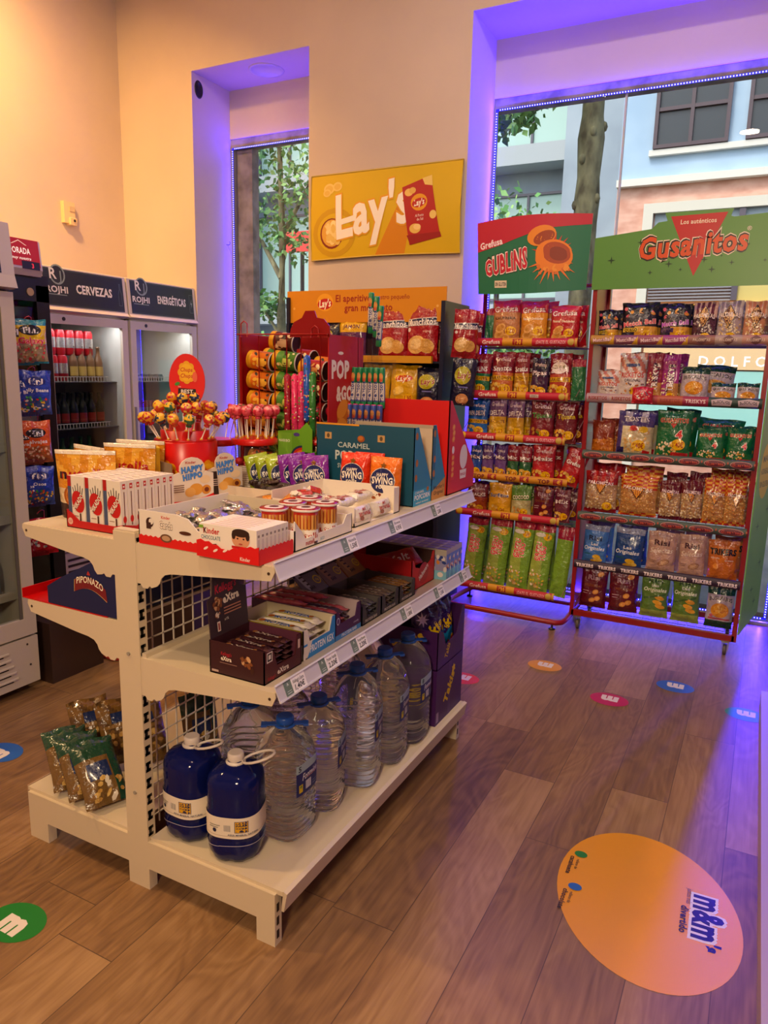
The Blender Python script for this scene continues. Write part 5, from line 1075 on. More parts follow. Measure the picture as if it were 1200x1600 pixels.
        popc(a, w*.04, h*.08, w*.96, h*.66, 150, h*.020, CREAM+[0xa87850], 3); a.poly([(w*.28, h*.72), (w*.72, h*.72), (w*.5, h*.44)], 0x3a1814); a.poly([(w*.32, h*.70), (w*.68, h*.70), (w*.5, h*.47)], 0xd89a48); 
        for i in range(4): a.rect(w*(.40+i*.055), h*.54, w*(.415+i*.055), h*.70, 0x7a3020)
        wordmark('PALOMITAS', .72, h*.075, 0xf0d8dc, .80, 0x5a1030, rot=-.06)
        if key == 'pr': price(a, w*.74, h*.16, h*.10)
        nm = 'red striped popcorn bag' if key == 'pr' else 'dark red popcorn bag'
    elif key in ('po', 'po2', 'po3'):
        base = lambda u, v: (0xb03818 if (v*11+.5*math.sin(u*9)) % 1 > .5 else 0xd8a040) if v > .62 or v < .07 else 0xb88c58
        popc(a, w*.04, h*.08, w*.96, h*.62, 170, h*.018, [0xd8a868, 0xc08a48, 0xe8c890, 0xa86838], 6); a.poly([(w*.28, h*.68), (w*.72, h*.68), (w*.5, h*.40)], 0x3a1814); a.poly([(w*.32, h*.66), (w*.68, h*.66), (w*.5, h*.43)], 0xe0a048)
        for i in range(4): a.rect(w*(.40+i*.055), h*.50, w*(.415+i*.055), h*.66, 0x7a3020)
        wordmark('PALOMITAS', .66, h*.075, 0xf0e0d0, .80, 0x6a1828, rot=-.08); nm = 'orange zigzag popcorn bag'
    elif key.startswith('bl1') or key == 'bl2':
        c = 0x4a78b8 if key == 'bl1' else 0x23467e  # second bag repeats the blue design with shade put into its colour
        base = lambda u, v: 0x8a90a8 if v > .88 else c
        wordmark('Risi', .68, h*.12, 0x1c2c4c if key == 'bl1' else 0x4a6a98, .55, arch=0); wordmark('Las', .53, h*.075, 0xe8ecf0, .3); wordmark('Originales', .42, h*.095, 0xe8ecf0, .84, shear=.2, bold=.03); a.ell(w*.62, h*.20, w*.17, h*.06, 0xd8b040); a.ell(w*.72, h*.13, w*.15, h*.05, 0xe0c060); a.ell(w*.55, h*.09, w*.17, h*.05, 0xc8a038); a.rect(w*.1, h*.26, w*.4, h*.275, 0x2a6a58); nm = 'light blue crisp bag' if key == 'bl1' else 'blue crisp bag coloured darker for shade'
    elif key.startswith('be'):
        base = lambda u, v: 0xb8978a
        wordmark('Risi', .74, h*.12, 0x4a3034, .55); wordmark('Selectas', .56, h*.12, 0xe8d8cc, .82, shear=.35, bold=.02, rot=.06); a.ell(w*.62, h*.27, w*.22, h*.07, 0xa07a60, .4); a.ell(w*.62, h*.27, w*.17, h*.05, 0xc8a486, .4); a.rect(w*.08, h*.30, w*.34, h*.31, 0x7a5a50); a.rect(w*.08, h*.26, w*.3, h*.27, 0x7a5a50); nm = 'beige crisp bag with white script'
    elif key == 'trik':
        base = lambda u, v: 0xb86c30; popc(a, w*.1, h*.1, w*.9, h*.6, 7, h*.08, [0xc8762c, 0xa85a24, 0xd08a40], 3); wordmark('TRIKERS', .74, h*.14, 0x1c1818, .88, bold=.09); a.text('tortilla', w*.25, h*.58, h*.035, 0xf0e0d0, w=w*.3); a.text('queso', w*.72, h*.54, h*.04, 0xf0e0d0, w=w*.3); nm = 'orange tortilla chip bag with black lettering'
    elif key.startswith('ma'):
        base = lambda u, v: 0x561020; wordmark('Risi', .78, h*.11, 0xb0909c, .46); wordmark('ONDULADAS', .58, h*.06, 0x8a5030, .66); 
        for (x, y) in ((.62, .42), (.70, .26), (.50, .20), (.74, .88)): a.ell(w*x, h*y, w*.12, h*.06, 0xd0904a, .4); a.ell(w*x, h*y, w*.08, h*.035, 0xe0ac6c, .4)
        a.rect(w*.12, h*.42, w*.36, h*.435, 0xc0a0a8); a.rect(w*.12, h*.36, w*.32, h*.372, 0xc0a0a8); nm = 'maroon wavy crisp bag'
    elif key in ('gr1', 'gr2'):
        base = lambda u, v: 0x5c7c3a if v > .2 else 0x8a9a50; wordmark('Risi', .86, h*.09, 0x2c4a24, .5); wordmark('Las', .76, h*.06, 0xe8ecd8, .25); wordmark('Originales', .66, h*.085, 0xe8ecd8, .82, shear=.2, bold=.03)
        for (x, y) in ((.68, .48), (.62, .37), (.72, .28)): a.ell(w*x, h*y, w*.18, h*.05, 0xd8a440, -.2); 
        a.poly([(w*.1, h*.42), (w*.9, h*.56), (w*.9, h*.59), (w*.1, h*.46)], 0x3f5f2c); nm = 'green crisp bag'
    # left rack
    elif key in ('side', 'gs', 'g'): base = lambda u, v: 0x8c1c38 if v > .8 else 0x2c6844 if key != 'g' else 0x7aa040; nm = 'green snack bag seen edge-on'
    elif key in ('chur', 'ond', 'red'):
        c = {'chur': 0xb07a50, 'ond': 0xc88a2c, 'red': 0x9c1c28}[key]; base = lambda u, v: 0xa81c34 if v > .72 else c
        wordmark('Grefusa', .80, h*.12, 0xf4e4e0, .84, 0x6a1024, bold=.04, rot=.04); wordmark('CHURRERIA' if key == 'chur' else 'Patatas Onduladas', .60, h*.055, 0x3a2018 if key == 'chur' else 0xf0e0c8, .76)
        for (x, y) in ((.3, .25), (.5, .16), (.35, .38)): a.ell(w*x, h*y, w*.2, h*.09, 0xd8a868, .5); a.ell(w*x, h*y, w*.14, h*.06, 0xc08c48, .5)
        price(a, w*.72, h*.32, h*.10, "1'30"); nm = {'chur': 'tan and red crisp bag', 'ond': 'golden and red crisp bag', 'red': 'all red crisp bag'}[key]
    elif key in ('gub', 'rg', 'rg2', 'zoo', 'dp', 'pap', 'gold', 'gold2', 'm1', 'm2', 'bl', 'p1', 'p2', 'r', 'rt', 'mo', 'sur', 'gc', 'mag', 'm', 'lgr'):
        D = {'gub': (0x8c1c30, 0x2a6a48, 'GUBLINS', 'red and green snack bag'), 'rg': (0x7c1828, 0xb0602c, 'Snatts', 'dark red and gold snack bag'), 'rg2': (0x7c1828, 0xa87828, 'Snatts', 'narrow dark red and gold snack bag'), 'zoo': (0x7c1828, 0xa04030, 'ZOOM', 'red snack bag with white round badge'), 'dp': (0x1c1430, 0x3a1c3c, 'Pipas', 'small dark purple snack bag'),
             'pap': (0x1c4a88, 0x2a62a8, 'PAPA DELTA', 'blue snack bag with white lettering'), 'gold': (0x6a4a6c, 0xc8a030, 'DELTA', 'gold snack bag with purple top'), 'gold2': (0x6a4a6c, 0xb89028, 'DELTA', 'slim gold snack bag with purple top'), 'm1': (0x5c1422, 0x6c1a24, 'Tijuana', 'maroon nut bag with green lettering'), 'm2': (0x5c1422, 0x64202a, 'Tijuana', 'maroon nut bag with yellow lettering'),
             'bl': (0x1c3470, 0x2c4c98, 'Mix', 'small blue nut bag'), 'p1': (0x4c2c62, 0x6a4a84, 'Mix', 'small purple nut bag'), 'p2': (0x4c2c62, 0x6a4a84, 'Mix', 'small purple nut bag'), 'lgr': (0x7c1828, 0x2c5c38, 'Mix', 'small red and green nut bag'), 'r': (0x941c28, 0xa82830, 'Maiz', 'red toasted corn bag'), 'rt': (0x941c28, 0xa02028, 'Grefusa', 'red toasted corn bag tilted sideways'),
             'mo': (0x6a1c28, 0x9c4a24, 'SNACKS', 'maroon and orange snack bag'), 'sur': (0xc8941c, 0xd8a430, 'Surfitos', 'yellow corn snack bag with blue lettering'), 'gc': (0x5a8038, 0xb8b080, 'COCOCO', 'green and cream peanut bag'), 'mag': (0x7c2058, 0x8c3068, 'Krunch', 'magenta snack bag'), 'm': (0x5c1830, 0x6a3040, 'Mix', 'dark maroon snack bag')}[key]
        base = lambda u, v: D[0] if v > .55 else D[1]
        wordmark('Grefusa', .84, h*.085, 0xe8d0d0, .7, bold=.03) if key not in ('gc', 'sur') else None
        lc = {'sur': 0x1c3a80, 'm1': 0x3a8a3a, 'm2': 0xc8b020, 'gc': 0xf0ecd0}.get(key, 0xf0e6e4); wordmark(D[2], .64, h*.11, lc, .82, 0x5a1428 if key not in ('sur',) else 0xf0e0b0, rot=.05)
        if key == 'zoo': a.ell(w*.5, h*.68, w*.36, h*.13, 0xece0dc); a.text('ZOOM', w*.5, h*.70, h*.07, 0x7a7a30, w=w*.5, bold=.06)
        if key in ('gub', 'rg', 'rg2', 'zoo', 'pap', 'gold'): a.rect(0, h*.38, w, h*.48, 0xd0a420); a.text('GRATIS+15%', w*.5, h*.43, h*.07, 0x5a2414, w=w*.9, bold=.05)
        popc(a, w*.08, h*.05, w*.6, h*.34, 9, h*.05, {'gc': [0xc89858, 0xa87038], 'm1': [0xb08040, 0x7a8a38], 'bl': [0xb89048]}.get(key, [0xd8a040, 0xc07a30, 0xe0c070]), 5); price(a, w*.66, h*.20, h*.10, "1'30"); nm = D[3]
    elif key == 't':
        base = lambda u, v: 0x8c1c34 if v > .93 else (0x7aa040 if u > .62 else 0x9cae58); a.text('GREFU', w*.34, h*.62, w*.24, 0xd02038, w=h*.27, rot=PI/2-.05, bold=.06, out=0xf0e8d8, ow=.08); a.text('TUBO', w*.60, h*.60, w*.24, 0xd02038, w=h*.22, rot=PI/2-.05, bold=.06, out=0xf0e8d8, ow=.08); price(a, w*.7, h*.84, h*.05, "1'30")
        popc(a, w*.1, h*.06, w*.8, h*.34, 26, h*.018, CREAM+[0xd8c040, 0xd8c040], 5); a.ell(w*.35, h*.86, w*.25, h*.03, 0xe8e4d4); nm = 'long pale green snack tube bag'
    elif key == 'munch':
        base = lambda u, v: 0x8c1420; a.poly([(0, h*.70), (w, h*.74), (w, h*.60), (0, h*.58)], 0xe8e0dc); a.poly([(0, h*.69), (w, h*.73), (w, h*.615), (0, h*.60)], 0x182448); wordmark('Munchitos', .655, h*.11, 0xf0e8e4, .92, 0x182448, rot=.05); a.text('original', w*.7, h*.50, h*.035, 0xe0b0a8); a.ell(w*.12, h*.52, w*.06, w*.06, 0xe8e0dc)
        a.ell(w*.38, h*.27, w*.30, h*.15, 0xd8b070, .3); a.ell(w*.70, h*.25, w*.24, h*.12, 0xc89c58, -.2); a.ell(w*.36, h*.28, w*.2, h*.09, 0xe4c48c, .3); nm = 'tall dark red crisp bag'
    elif key == 'laysY':
        base = lambda u, v: 0xcfa420; a.ell(w*.45, h*.68, w*.28, h*.10, 0xe4c040); a.ell(w*.5, h*.67, w*.30, h*.085, 0xb01c20, .1); wordmark("Lay's", .67, h*.13, 0xf6eedc, .48, shear=.2, rot=.1); a.ell(w*.35, h*.36, w*.2, h*.10, 0xe6c468, .4); price(a, w*.7, h*.22, h*.10, "1'60"); nm = 'bright yellow crisp bag'
    elif key == 'laysN':
        base = lambda u, v: 0x14142c; a.ell(w*.45, h*.64, w*.34, h*.19, 0xa8a02c); wordmark("Lay's", .65, h*.13, 0x8a3a30, .56, 0xf0e0c8, shear=.2, rot=.08); a.ell(w*.5, h*.14, w*.26, h*.12, 0xc89060); a.ell(w*.5, h*.14, w*.20, h*.08, 0xe0b080); a.rect(w*.3, h*.38, w*.7, h*.41, 0x7070a8); nm = 'navy crisp bag with lime disc'
    elif key == 'laysR':
        base = lambda u, v: 0x1c1420 if v > .72 else 0x98202c; a.ell(w*.5, h*.40, w*.3, h*.17, 0xd8901c); wordmark("Lay's", .40, h*.15, 0xf4ece0, .56, 0xa01c20, shear=.2, rot=.08); wordmark('gourmet', .84, h*.06, 0xd8b050, .6); nm = 'red and black crisp bag'
    elif key == 'ruf':
        base = lambda u, v: 0xc8a01c if v > .70 else 0x4c1c4c; wordmark('Ruffles', .45, h*.16, 0xe8dcd4, .86, 0xa02018, rot=.08, shear=.2); wordmark('JAMON', .82, h*.09, 0x5a1430, .6); a.ell(w*.5, h*.2, w*.3, h*.07, 0xc88a38); wordmark('jamon', .10, h*.06, 0xe8e0d8, .4); nm = 'purple and yellow ridged crisp bag'
    elif key == 'tak':
        base = lambda u, v: 0x2c1450 if v > .5 or u < .35 else 0x2a88b8; a.text('Takis', w*.55, h*.55, h*.20, 0xe0c01c, w=w*.95, rot=.6, bold=.10, out=0x2a1450, ow=.10); a.star(w*.3, h*.78, w*.2, 0xe4dcf0, 8, .4); popc(a, w*.4, h*.05, w*.9, h*.3, 8, h*.05, [0xe0b040, 0xb03a28, 0xe8dcc0], 2); nm = 'purple and blue rolled tortilla snack bag'
    elif key == 'fini1':
        base = lambda u, v: 0x2a7a8c if v > .88 or v < .06 else 0xd8b820 if v > .45 else 0x9a8a6c; a.ell(w*.48, h*.76, w*.34, h*.12, 0x14141c); wordmark('Fini', .76, h*.13, 0xf4f0ec, .46, bold=.08); wordmark('Galaxy', .52, h*.13, 0xc02c48, .8, 0xe8a8a8); popc(a, w*.08, h*.08, w*.92, h*.42, 40, h*.035, [0xa89070, 0x8a6a50, 0xc03038, 0xc8b898, 0xb0484a], 4); nm = 'yellow bag of jelly sweets'
    elif key in ('fini2', 'fini4'):
        base = lambda u, v: 0x24409c if v > .38 else 0x3a4a80; a.ell(w*.5, h*.76, w*.32, h*.11, 0x1c2c70); wordmark('Fini', .76, h*.13, 0xf4f0ec, .46, bold=.08); wordmark('Jelly Beans' if key == 'fini2' else 'Osos', .56, h*.075, 0xf0f0f0, .8 if key == 'fini2' else .4); popc(a, w*.08, h*.08, w*.92, h*.40, 40, h*.03, [0xc03a30, 0xd8b040, 0x3a8a48, 0xe8e0d4, 0xc86a30, 0x2a4a9c], 5 if key == 'fini2' else 8); nm = 'blue bag of jelly beans' if key == 'fini2' else 'blue bag of green and red jellies'
    elif key == 'fini3':
        base = lambda u, v: 0xc85a20 if v > .42 else 0x9a5a38; a.ell(w*.5, h*.72, w*.32, h*.11, 0x14141c); wordmark('Fini', .72, h*.13, 0xf4f0ec, .46, bold=.08); wordmark('Salvajes', .52, h*.08, 0xf0e4d8, .7); popc(a, w*.08, h*.06, w*.92, h*.40, 44, h*.03, [0xc86a4a, 0xd8a890, 0xb04a28, 0xe0c8a8], 6); nm = 'orange bag of jelly sweets'
    elif key == 'fini5':
        base = lambda u, v: 0xa8182c; popc(a, w*.08, h*.2, w*.92, h*.80, 40, h*.04, [0xd8b0a0, 0xb83a48, 0x7a8a90, 0xe8d8c8], 7); nm = 'red bag of jelly sweets'
    elif key == 'brown':
        base = lambda u, v: 0x70552e if (u*2+v*3) % 1 > .35 else 0x543f24; a.rect(w*.1, h*.55, w*.9, h*.60, 0x8a6c40); a.rect(w*.3, h*.62, w*.7, h*.78, 0x1c2c54); a.blobs(w*.1, h*.1, w*.9, h*.5, 14, h*.04, [0xb08c50, 0x7a5c34, 0xc8a868], 3); nm = 'brown and gold snack bag'
    elif key == 'brgr':
        base = lambda u, v: 0x1c4030 if v > .7 or u > .75 else 0x6a5230; a.rect(w*.2, h*.35, w*.7, h*.6, 0x1c2c54); a.blobs(w*.1, h*.05, w*.9, h*.35, 14, h*.04, [0xb08c50, 0x7a5c34, 0xc8a868, 0xd8d0c0], 4); nm = 'brown snack bag with dark green top'
    else: raise ValueError(key)
    return base, a, T, nm
def bag(key, w, h, loc, label, group=None, rot=(0, 0, 0), cat='snack bag', parent=None):
    base, a, T, nm = K(key, w, h); mk_ = '%s_%d_%d' % (key, round(w*100), round(h*100))
    me = bag_mesh(mk_, w, h, T, base, a)
    return place(me, 'snack_bag', parent, loc, rot=rot, tag=(label.replace('@', nm), cat, group))
# ---------------------------------------------------------------- green-topped rack (right)
RX0, RX1 = -.905, -.02
red = 0x7c1018
zR = {1: 1.717, 2: 1.40, 3: 1.09, 4: .76, 5: .445, 6: .13}
barR = {1: 1.717, 2: 1.40, 3: 1.08, 4: .722, 5: .434}
rk = thing('snack_rack', 'tall red snack rack on castors with a green header and green side panel', 'rack', (0, 0, 0))
g = G(('enamel',))
for x in (RX0, RX1):
    g.box(x-.012, x+.012, 4.235, 4.26, .085, 2.10, red).box(x-.012, x+.012, 4.60, 4.625, .085, 2.10, red)
    g.box(x-.012, x+.012, 4.26, 4.60, .10, .125, red).box(x-.012, x+.012, 4.26, 4.60, 2.05, 2.075, red)
g.box(RX0, RX1, 4.235, 4.26, .085, .118, red).box(RX0, RX1, 4.60, 4.625, .085, .118, red).box(RX0, RX1, 4.60, 4.625, 1.2, 1.22, red); g.build('rack_frame', rk)
g = G(('enamel',)); g.box(RX0-.008, RX0-.005, 4.26, 4.60, .14, 2.05, 0x9c1020); g.build('side_panel', rk)
for k, z in zR.items():
    g = G(('enamel',)); zz = z-.045; c = 0x8c8890; x = RX0+.03
    while x < RX1: g.tube([(x, 4.255, zz-.004), (x, 4.59, zz-.004), (x, 4.595, zz+.05)], .0018, c, 5); x += .05
    for y in (4.26, 4.34, 4.42, 4.50, 4.585): g.tube([(RX0+.012, y, zz-.007), (RX1-.012, y, zz-.007)], .0022, c, 5)
    g.build('wire_shelf', rk)
TX = {1: ['MatchBall', 'MatchBall', 'MatchBall', 'MatchBall BBQ', 'PALOMITAS', 'PALOMITAS', 'PALOMITAS'], 2: ['RISKETOS', 'RISKETOS', 'RISKETOS', 'RISKETOS', 'TRISKYS', 'BUSCALIOS', 'BUSCALIOS'], 3: ['Gusanitos']*7, 4: ['Gusanitos']*6, 5: ['TRIKERS']*7}
BC = {1: [0xa8823c, 0x7a4a60, 0x8a4a58, 0x8c3a70, 0x8c6458, 0xa8948c, 0xb08878], 2: [0xa89098, 0xb09898, 0x9c3c40, 0xa85a40, 0x8c2848, 0x2c4038, 0x2c4038], 3: [0x46544c]*7, 4: [0x46544c]*6, 5: [0x2c1e34]*7}
for k, z in barR.items():
    g = G(('card', 'clear')); w = RX1-RX0-.0; r = .027; n = len(TX[k]); zc = z-.025
    def fn(x, y, e): q = (y/.06-.5)*2.4; return (RX0+x, 4.232-(r+e)*math.cos(q), zc+(r+e)*math.sin(q))
    for j in range(8):
        for i in range(n):
            x0, x1 = w*i/n, w*(i+1)/n; b = len(g.v); g.v += [fn(x0, .06*j/8, 0), fn(x1, .06*j/8, 0), fn(x1, .06*(j+1)/8, 0), fn(x0, .06*(j+1)/8, 0)]; g.face((b, b+1, b+2, b+3), lin(BC[k][i]), 0, True)
    a = Art(w, .06, L=.012)
    for i, t_ in enumerate(TX[k]):
        cx = w*(i+.5)/n
        if k == 5: a.text(t_, cx, .028, .018, 0xe8dce0, w=w/n*.78, bold=.09)
        elif k in (3, 4): a.ell(cx, .03, w/n*.42, .017, 0xb08078); a.ell(cx, .03, w/n*.38, .014, 0x5a2030); a.text(t_, cx, .03, .013, 0xc05a48, w=w/n*.66, bold=.05, shear=.1); a.ell(cx+w/n*.5, .035, .004, .006, 0xa05038)
        elif t_ == 'BUSCALIOS': a.poly([(cx-.045, .012), (cx+.045, .012), (cx+.05, .04), (cx, .05), (cx-.05, .04)], 0xb8a8b0); a.text(t_, cx, .028, .013, 0x2c2430, w=.08, bold=.05, arch=.005)
        elif t_ == 'PALOMITAS': a.poly([(cx, .056), (cx+.035, .03), (cx, .005), (cx-.035, .03)], 0x6a4a48); a.text(t_, cx, .03, .012, 0xd8c4b8, w=w/n*.66, bold=.05)
        else: a.text(t_, cx, .03, .017, 0xe4c8cc if k == 1 or t_ == 'TRISKYS' else 0x8a3a38, w=w/n*.8, bold=.06, rot=.08 if k == 1 else 0, out=0x6a1c48 if k == 1 else None)
        if k == 1 and i < 4: a.poly([(cx+w/n*.2, .0), (cx+w/n*.48, .0), (cx+w/n*.48, .05)], 0xc8a03c)
    g.artf(a, fn); g.build('price_strip', rk)
g = G(('enamel',)); out = [(-.02, 0), (.93, 0), (.93, .345), (.88, .37), (.84, .345), (.66, .335), (.645, .34), (.655, .375), (.33, .375), (.345, .335), (.30, .33), (.27, .30), (-.02, .27)]
gz = 2.02-.06
g.prism(out, lambda u, v, d: (RX0+u, 4.225+d, gz+v), 0, .006, 0x5c8c48); a = Art(.95, .38)
a.poly([(.36, .355), (.63, .36), (.495, .055)], 0xa81c24); a.text('Los auténticos', .495, .325, .022, 0xe8dcc8, w=.17, bold=.03)
a.text('Gusanitos', .475, .215, .105, 0xc4501c, w=.52, rot=.05, bold=.05, out=0xe8d8c8, ow=.15, shear=.12); a.text('Gusanitos', .475, .215, .105, 0xc4501c, w=.52, rot=.05, bold=.05, out=0x1c1410, ow=.09, shear=.12)
a.text('®', .735, .275, .02, 0xd8d0c0)
for (x, y, r) in ((.22, .235, .018), (.075, .15, .022), (.28, .08, .014), (.37, .12, .020), (.43, .09, .011), (.54, .135, .017), (.58, .085, .018), (.67, .115, .014), (.62, .15, .007), (.88, .10, .022), (.90, .17, .016), (.74, .2, .008), (.82, .12, .010)): a.star(x, y, r, 0x1c3a24, 4, .26)
g.art(a, (RX0, 4.2248, gz), (1, 0, 0), (0, 0, 1)); g.build('header_sign', rk)
g = G(('enamel',)); g.prism([(0, .13), (.30, .19), (.30, 2.25), (.26, 2.32), (0, 2.32)], lambda u, v, d: (RX1+.014+d+u*.27, 4.235+u, v), 0, .006, 0x78a860); a = Art(.30, 2.2)
a.ell(.12, 1.02, .09, .15, 0xd0b830); a.text('MAIZ', .12, 1.09, .035, 0x3a4a20, w=.11, rot=.1, bold=.03); a.text('HORNEADO', .12, 1.02, .03, 0x3a4a20, w=.14, bold=.03); a.text('SIN GLUTEN', .12, .95, .03, 0x3a4a20, w=.14, bold=.03); a.text('Gusanitos', .18, 1.55, .12, 0xb84a28, w=.56, rot=PI/2, bold=.04, out=0xe8c8a8, ow=.06)
for (x, y) in ((.1, .72), (.13, .36), (.24, .8), (.22, .5), (.2, .28)): a.star(x, y, .03, 0x3c6c44, 4, .22)
g.art(a, (RX1+.0202, 4.235, .0), tuple(Vector((.27, 1, 0))), (0, 0, 1)); g.build('green_side_panel', rk)
def castor(x, y, parent):
    g = G(('metal', 'plastic')); g.box(x-.02, x+.02, y-.02, y+.02, .078, .086, 0x9a9890).box(x-.016, x-.013, y-.004, y+.03, .03, .078, 0xa09c98).box(x+.013, x+.016, y-.004, y+.03, .03, .078, 0xa09c98); fk = g.build('castor', parent)
    g = G(('plastic',)); g.lathe([(.010, -.010, 0x8a8078), (.026, -.010, 0x5a5450), (.031, -.007), (.031, .007), (.026, .010), (.010, .010, 0x8a8078)], 0x8a8078, 20, fn=lambda v: (x+v[2], y+.015+v[0], .031+v[1])); g.build('wheel', fk)
for x in (RX0+.04, RX1-.04):
    for y in (4.245, 4.585): castor(x, y, rk)
ROWR = {1: [('mb1', -0.83, 0.118, 0.188), ('mb2', -0.664, 0.201, 0.223), ('mb3', -0.483, 0.162, 0.216), ('palB', -0.341, 0.125, 0.219), ('palW', -0.218, 0.127, 0.223), ('palP', -0.1, 0.115, 0.221)],
2: [('risk1', -0.808, 0.134, 0.173), ('risk2', -0.676, 0.15, 0.27), ('tri1', -0.564, 0.086, 0.271), ('tri2', -0.481, 0.098, 0.265), ('bus1', -0.358, 0.147, 0.199), ('bus2', -0.213, 0.124, 0.119), ('bus3', -0.093, 0.111, 0.122)],
3: [('amb', -0.811, 0.132, 0.203), ('tos', -0.641, 0.204, 0.258), ('gus1', -0.437, 0.19, 0.274), ('gus2', -0.244, 0.145, 0.187), ('gus3', -0.103, 0.134, 0.195)],
4: [('pr', -0.799, 0.19, 0.238), ('po', -0.591, 0.215, 0.238), ('pd1', -0.421, 0.117, 0.217), ('pd2', -0.307, 0.116, 0.227), ('po2', -0.196, 0.120, 0.25), ('po3', -0.09, 0.112, 0.25)],
5: [('bl1', -0.811, 0.148, 0.23), ('bl2', -0.622, 0.169, 0.235), ('be1', -0.441, 0.163, 0.237), ('be2', -0.278, 0.146, 0.239), ('trik', -0.118, 0.16, 0.224)],
6: [('ma1', -0.8, 0.16, 0.234), ('ma2', -0.625, 0.17, 0.241), ('gr1', -0.452, 0.16, 0.248), ('gr2', -0.284, 0.156, 0.257), ('gb', -0.11, 0.146, 0.23)]}
SH = {1: 'top', 2: 'second', 3: 'third', 4: 'fourth', 5: 'fifth', 6: 'bottom'}
RB = random.Random(21)
for k, row in ROWR.items():
    for i, (key, x, w, h) in enumerate(row):
        z = zR[k]-.045
        if k == 6: z = .094+.04
        bag(key, w*.98, h, (x, 4.300, z), '@, %s from left, %s shelf, green-topped rack' % (ORD[i], SH[k]), rot=(-.10, RB.uniform(-.03, .03), RB.uniform(-.12, .12)))
        if k != 6 and key not in ('bus2', 'bus3'):
            h2 = h*(1.03 if k != 4 else 1.16)
            bag({'gus2': 'gus1', 'gus3': 'gus1', 'mb1': 'mb2', 'risk1': 'risk2', 'pd2': 'pd1', 'po3': 'po2'}.get(key, key), w*.98, h2, (x+.015, 4.405, z+.0), 'spare @ behind %s, %s shelf, green-topped rack' % (ORD[i], SH[k]), rot=(-.12, RB.uniform(-.05, .05), RB.uniform(-.15, .15)))
bag('bus1', .20, .215, (-.27, 4.40, zR[2]-.045), 'large @ at the back of the second shelf, green-topped rack', rot=(-.15, .06, .1)); bag('gus1', .24, .23, (-.22, 4.44, zR[3]-.04), 'large @ at the back right of the third shelf, green-topped rack', rot=(-.2, .05, 0))
bag('fini5', .11, .09, (-.60, 4.175, zR[2]-.045), 'small red sweet bag slumped over the price strip of the second shelf', rot=(-.25, .0, .1))
# ---------------------------------------------------------------- red wire rack (left), slightly turned
LX0, LX1, LY = -1.655, -1.035, 4.215
lk = thing('snack_rack', 'red wire snack rack with a red and green header card between the windows and the green-topped rack', 'rack', (0, 0, 0))
lk['label'] = 'red tube-framed wire snack rack with a slanted red and green header card'
zL = {1: 1.702, 2: 1.397, 3: 1.145, 4: .905, 5: .672, 6: .208}
g = G(('enamel',)); c = 0x861420
g.tube([(LX1+.10, LY+.33, .05), (LX1+.10, LY+.33, 2.02)], .014, c, 10).tube([(LX0-.0, LY+.33, .05), (LX0-.0, LY+.33, 2.02)], .014, c, 10).tube([(LX0, LY+.33, 2.02), (LX1+.10, LY+.33, 2.02)], .012, c, 10); g.build('back_frame', lk)
g = G(('enamel',)); g.tube([(LX1+.10, LY+.35, .05), (LX1+.10, LY+.02, .045), (LX1+.09, LY-.04, .045), (LX1+.06, LY-.065, .045), (LX0+.02, LY-.05, .045), (LX0-.03, LY-.02, .045), (LX0-.04, LY+.05, .045), (LX0, LY+.35, .05)], .016, c, 10)
g.tube([(LX1+.10, LY+.33, .05), (LX0, LY+.33, .05)], .012, c, 8); g.build('base_tube', lk)
for (x, y) in ((LX0+.05, LY-.045), (LX1+.04, LY-.06), (LX0, LY+.30), (LX1+.10, LY+.30)):
    g = G(('plastic',)); g.lathe([(.020, 0), (.020, .008), (.006, .012), (.006, .04)], 0x141214, 14, cx=x, cy=y); g.build('foot', lk)
for k, z in zL.items():
    g = G(('enamel',)); zz = z-.045; cw = 0x7c6468; x = LX0+.01
    while x < LX1+.09: g.tube([(x, LY+.02, zz-.004), (x, LY+.31, zz-.004)], .0018, cw, 5); x += .05
    for y in (.03, .12, .22, .31): g.tube([(LX0, LY+y, zz-.007), (LX1+.09, LY+y, zz-.007)], .0022, cw, 5)
    for x in (LX0, LX1+.07): g.tube([(x, LY, z-.02), (x+(.02 if x > -1.3 else 0), LY+.32, z+.16)], .0022, 0xb08c8c, 5)
    g.build('wire_shelf', lk)
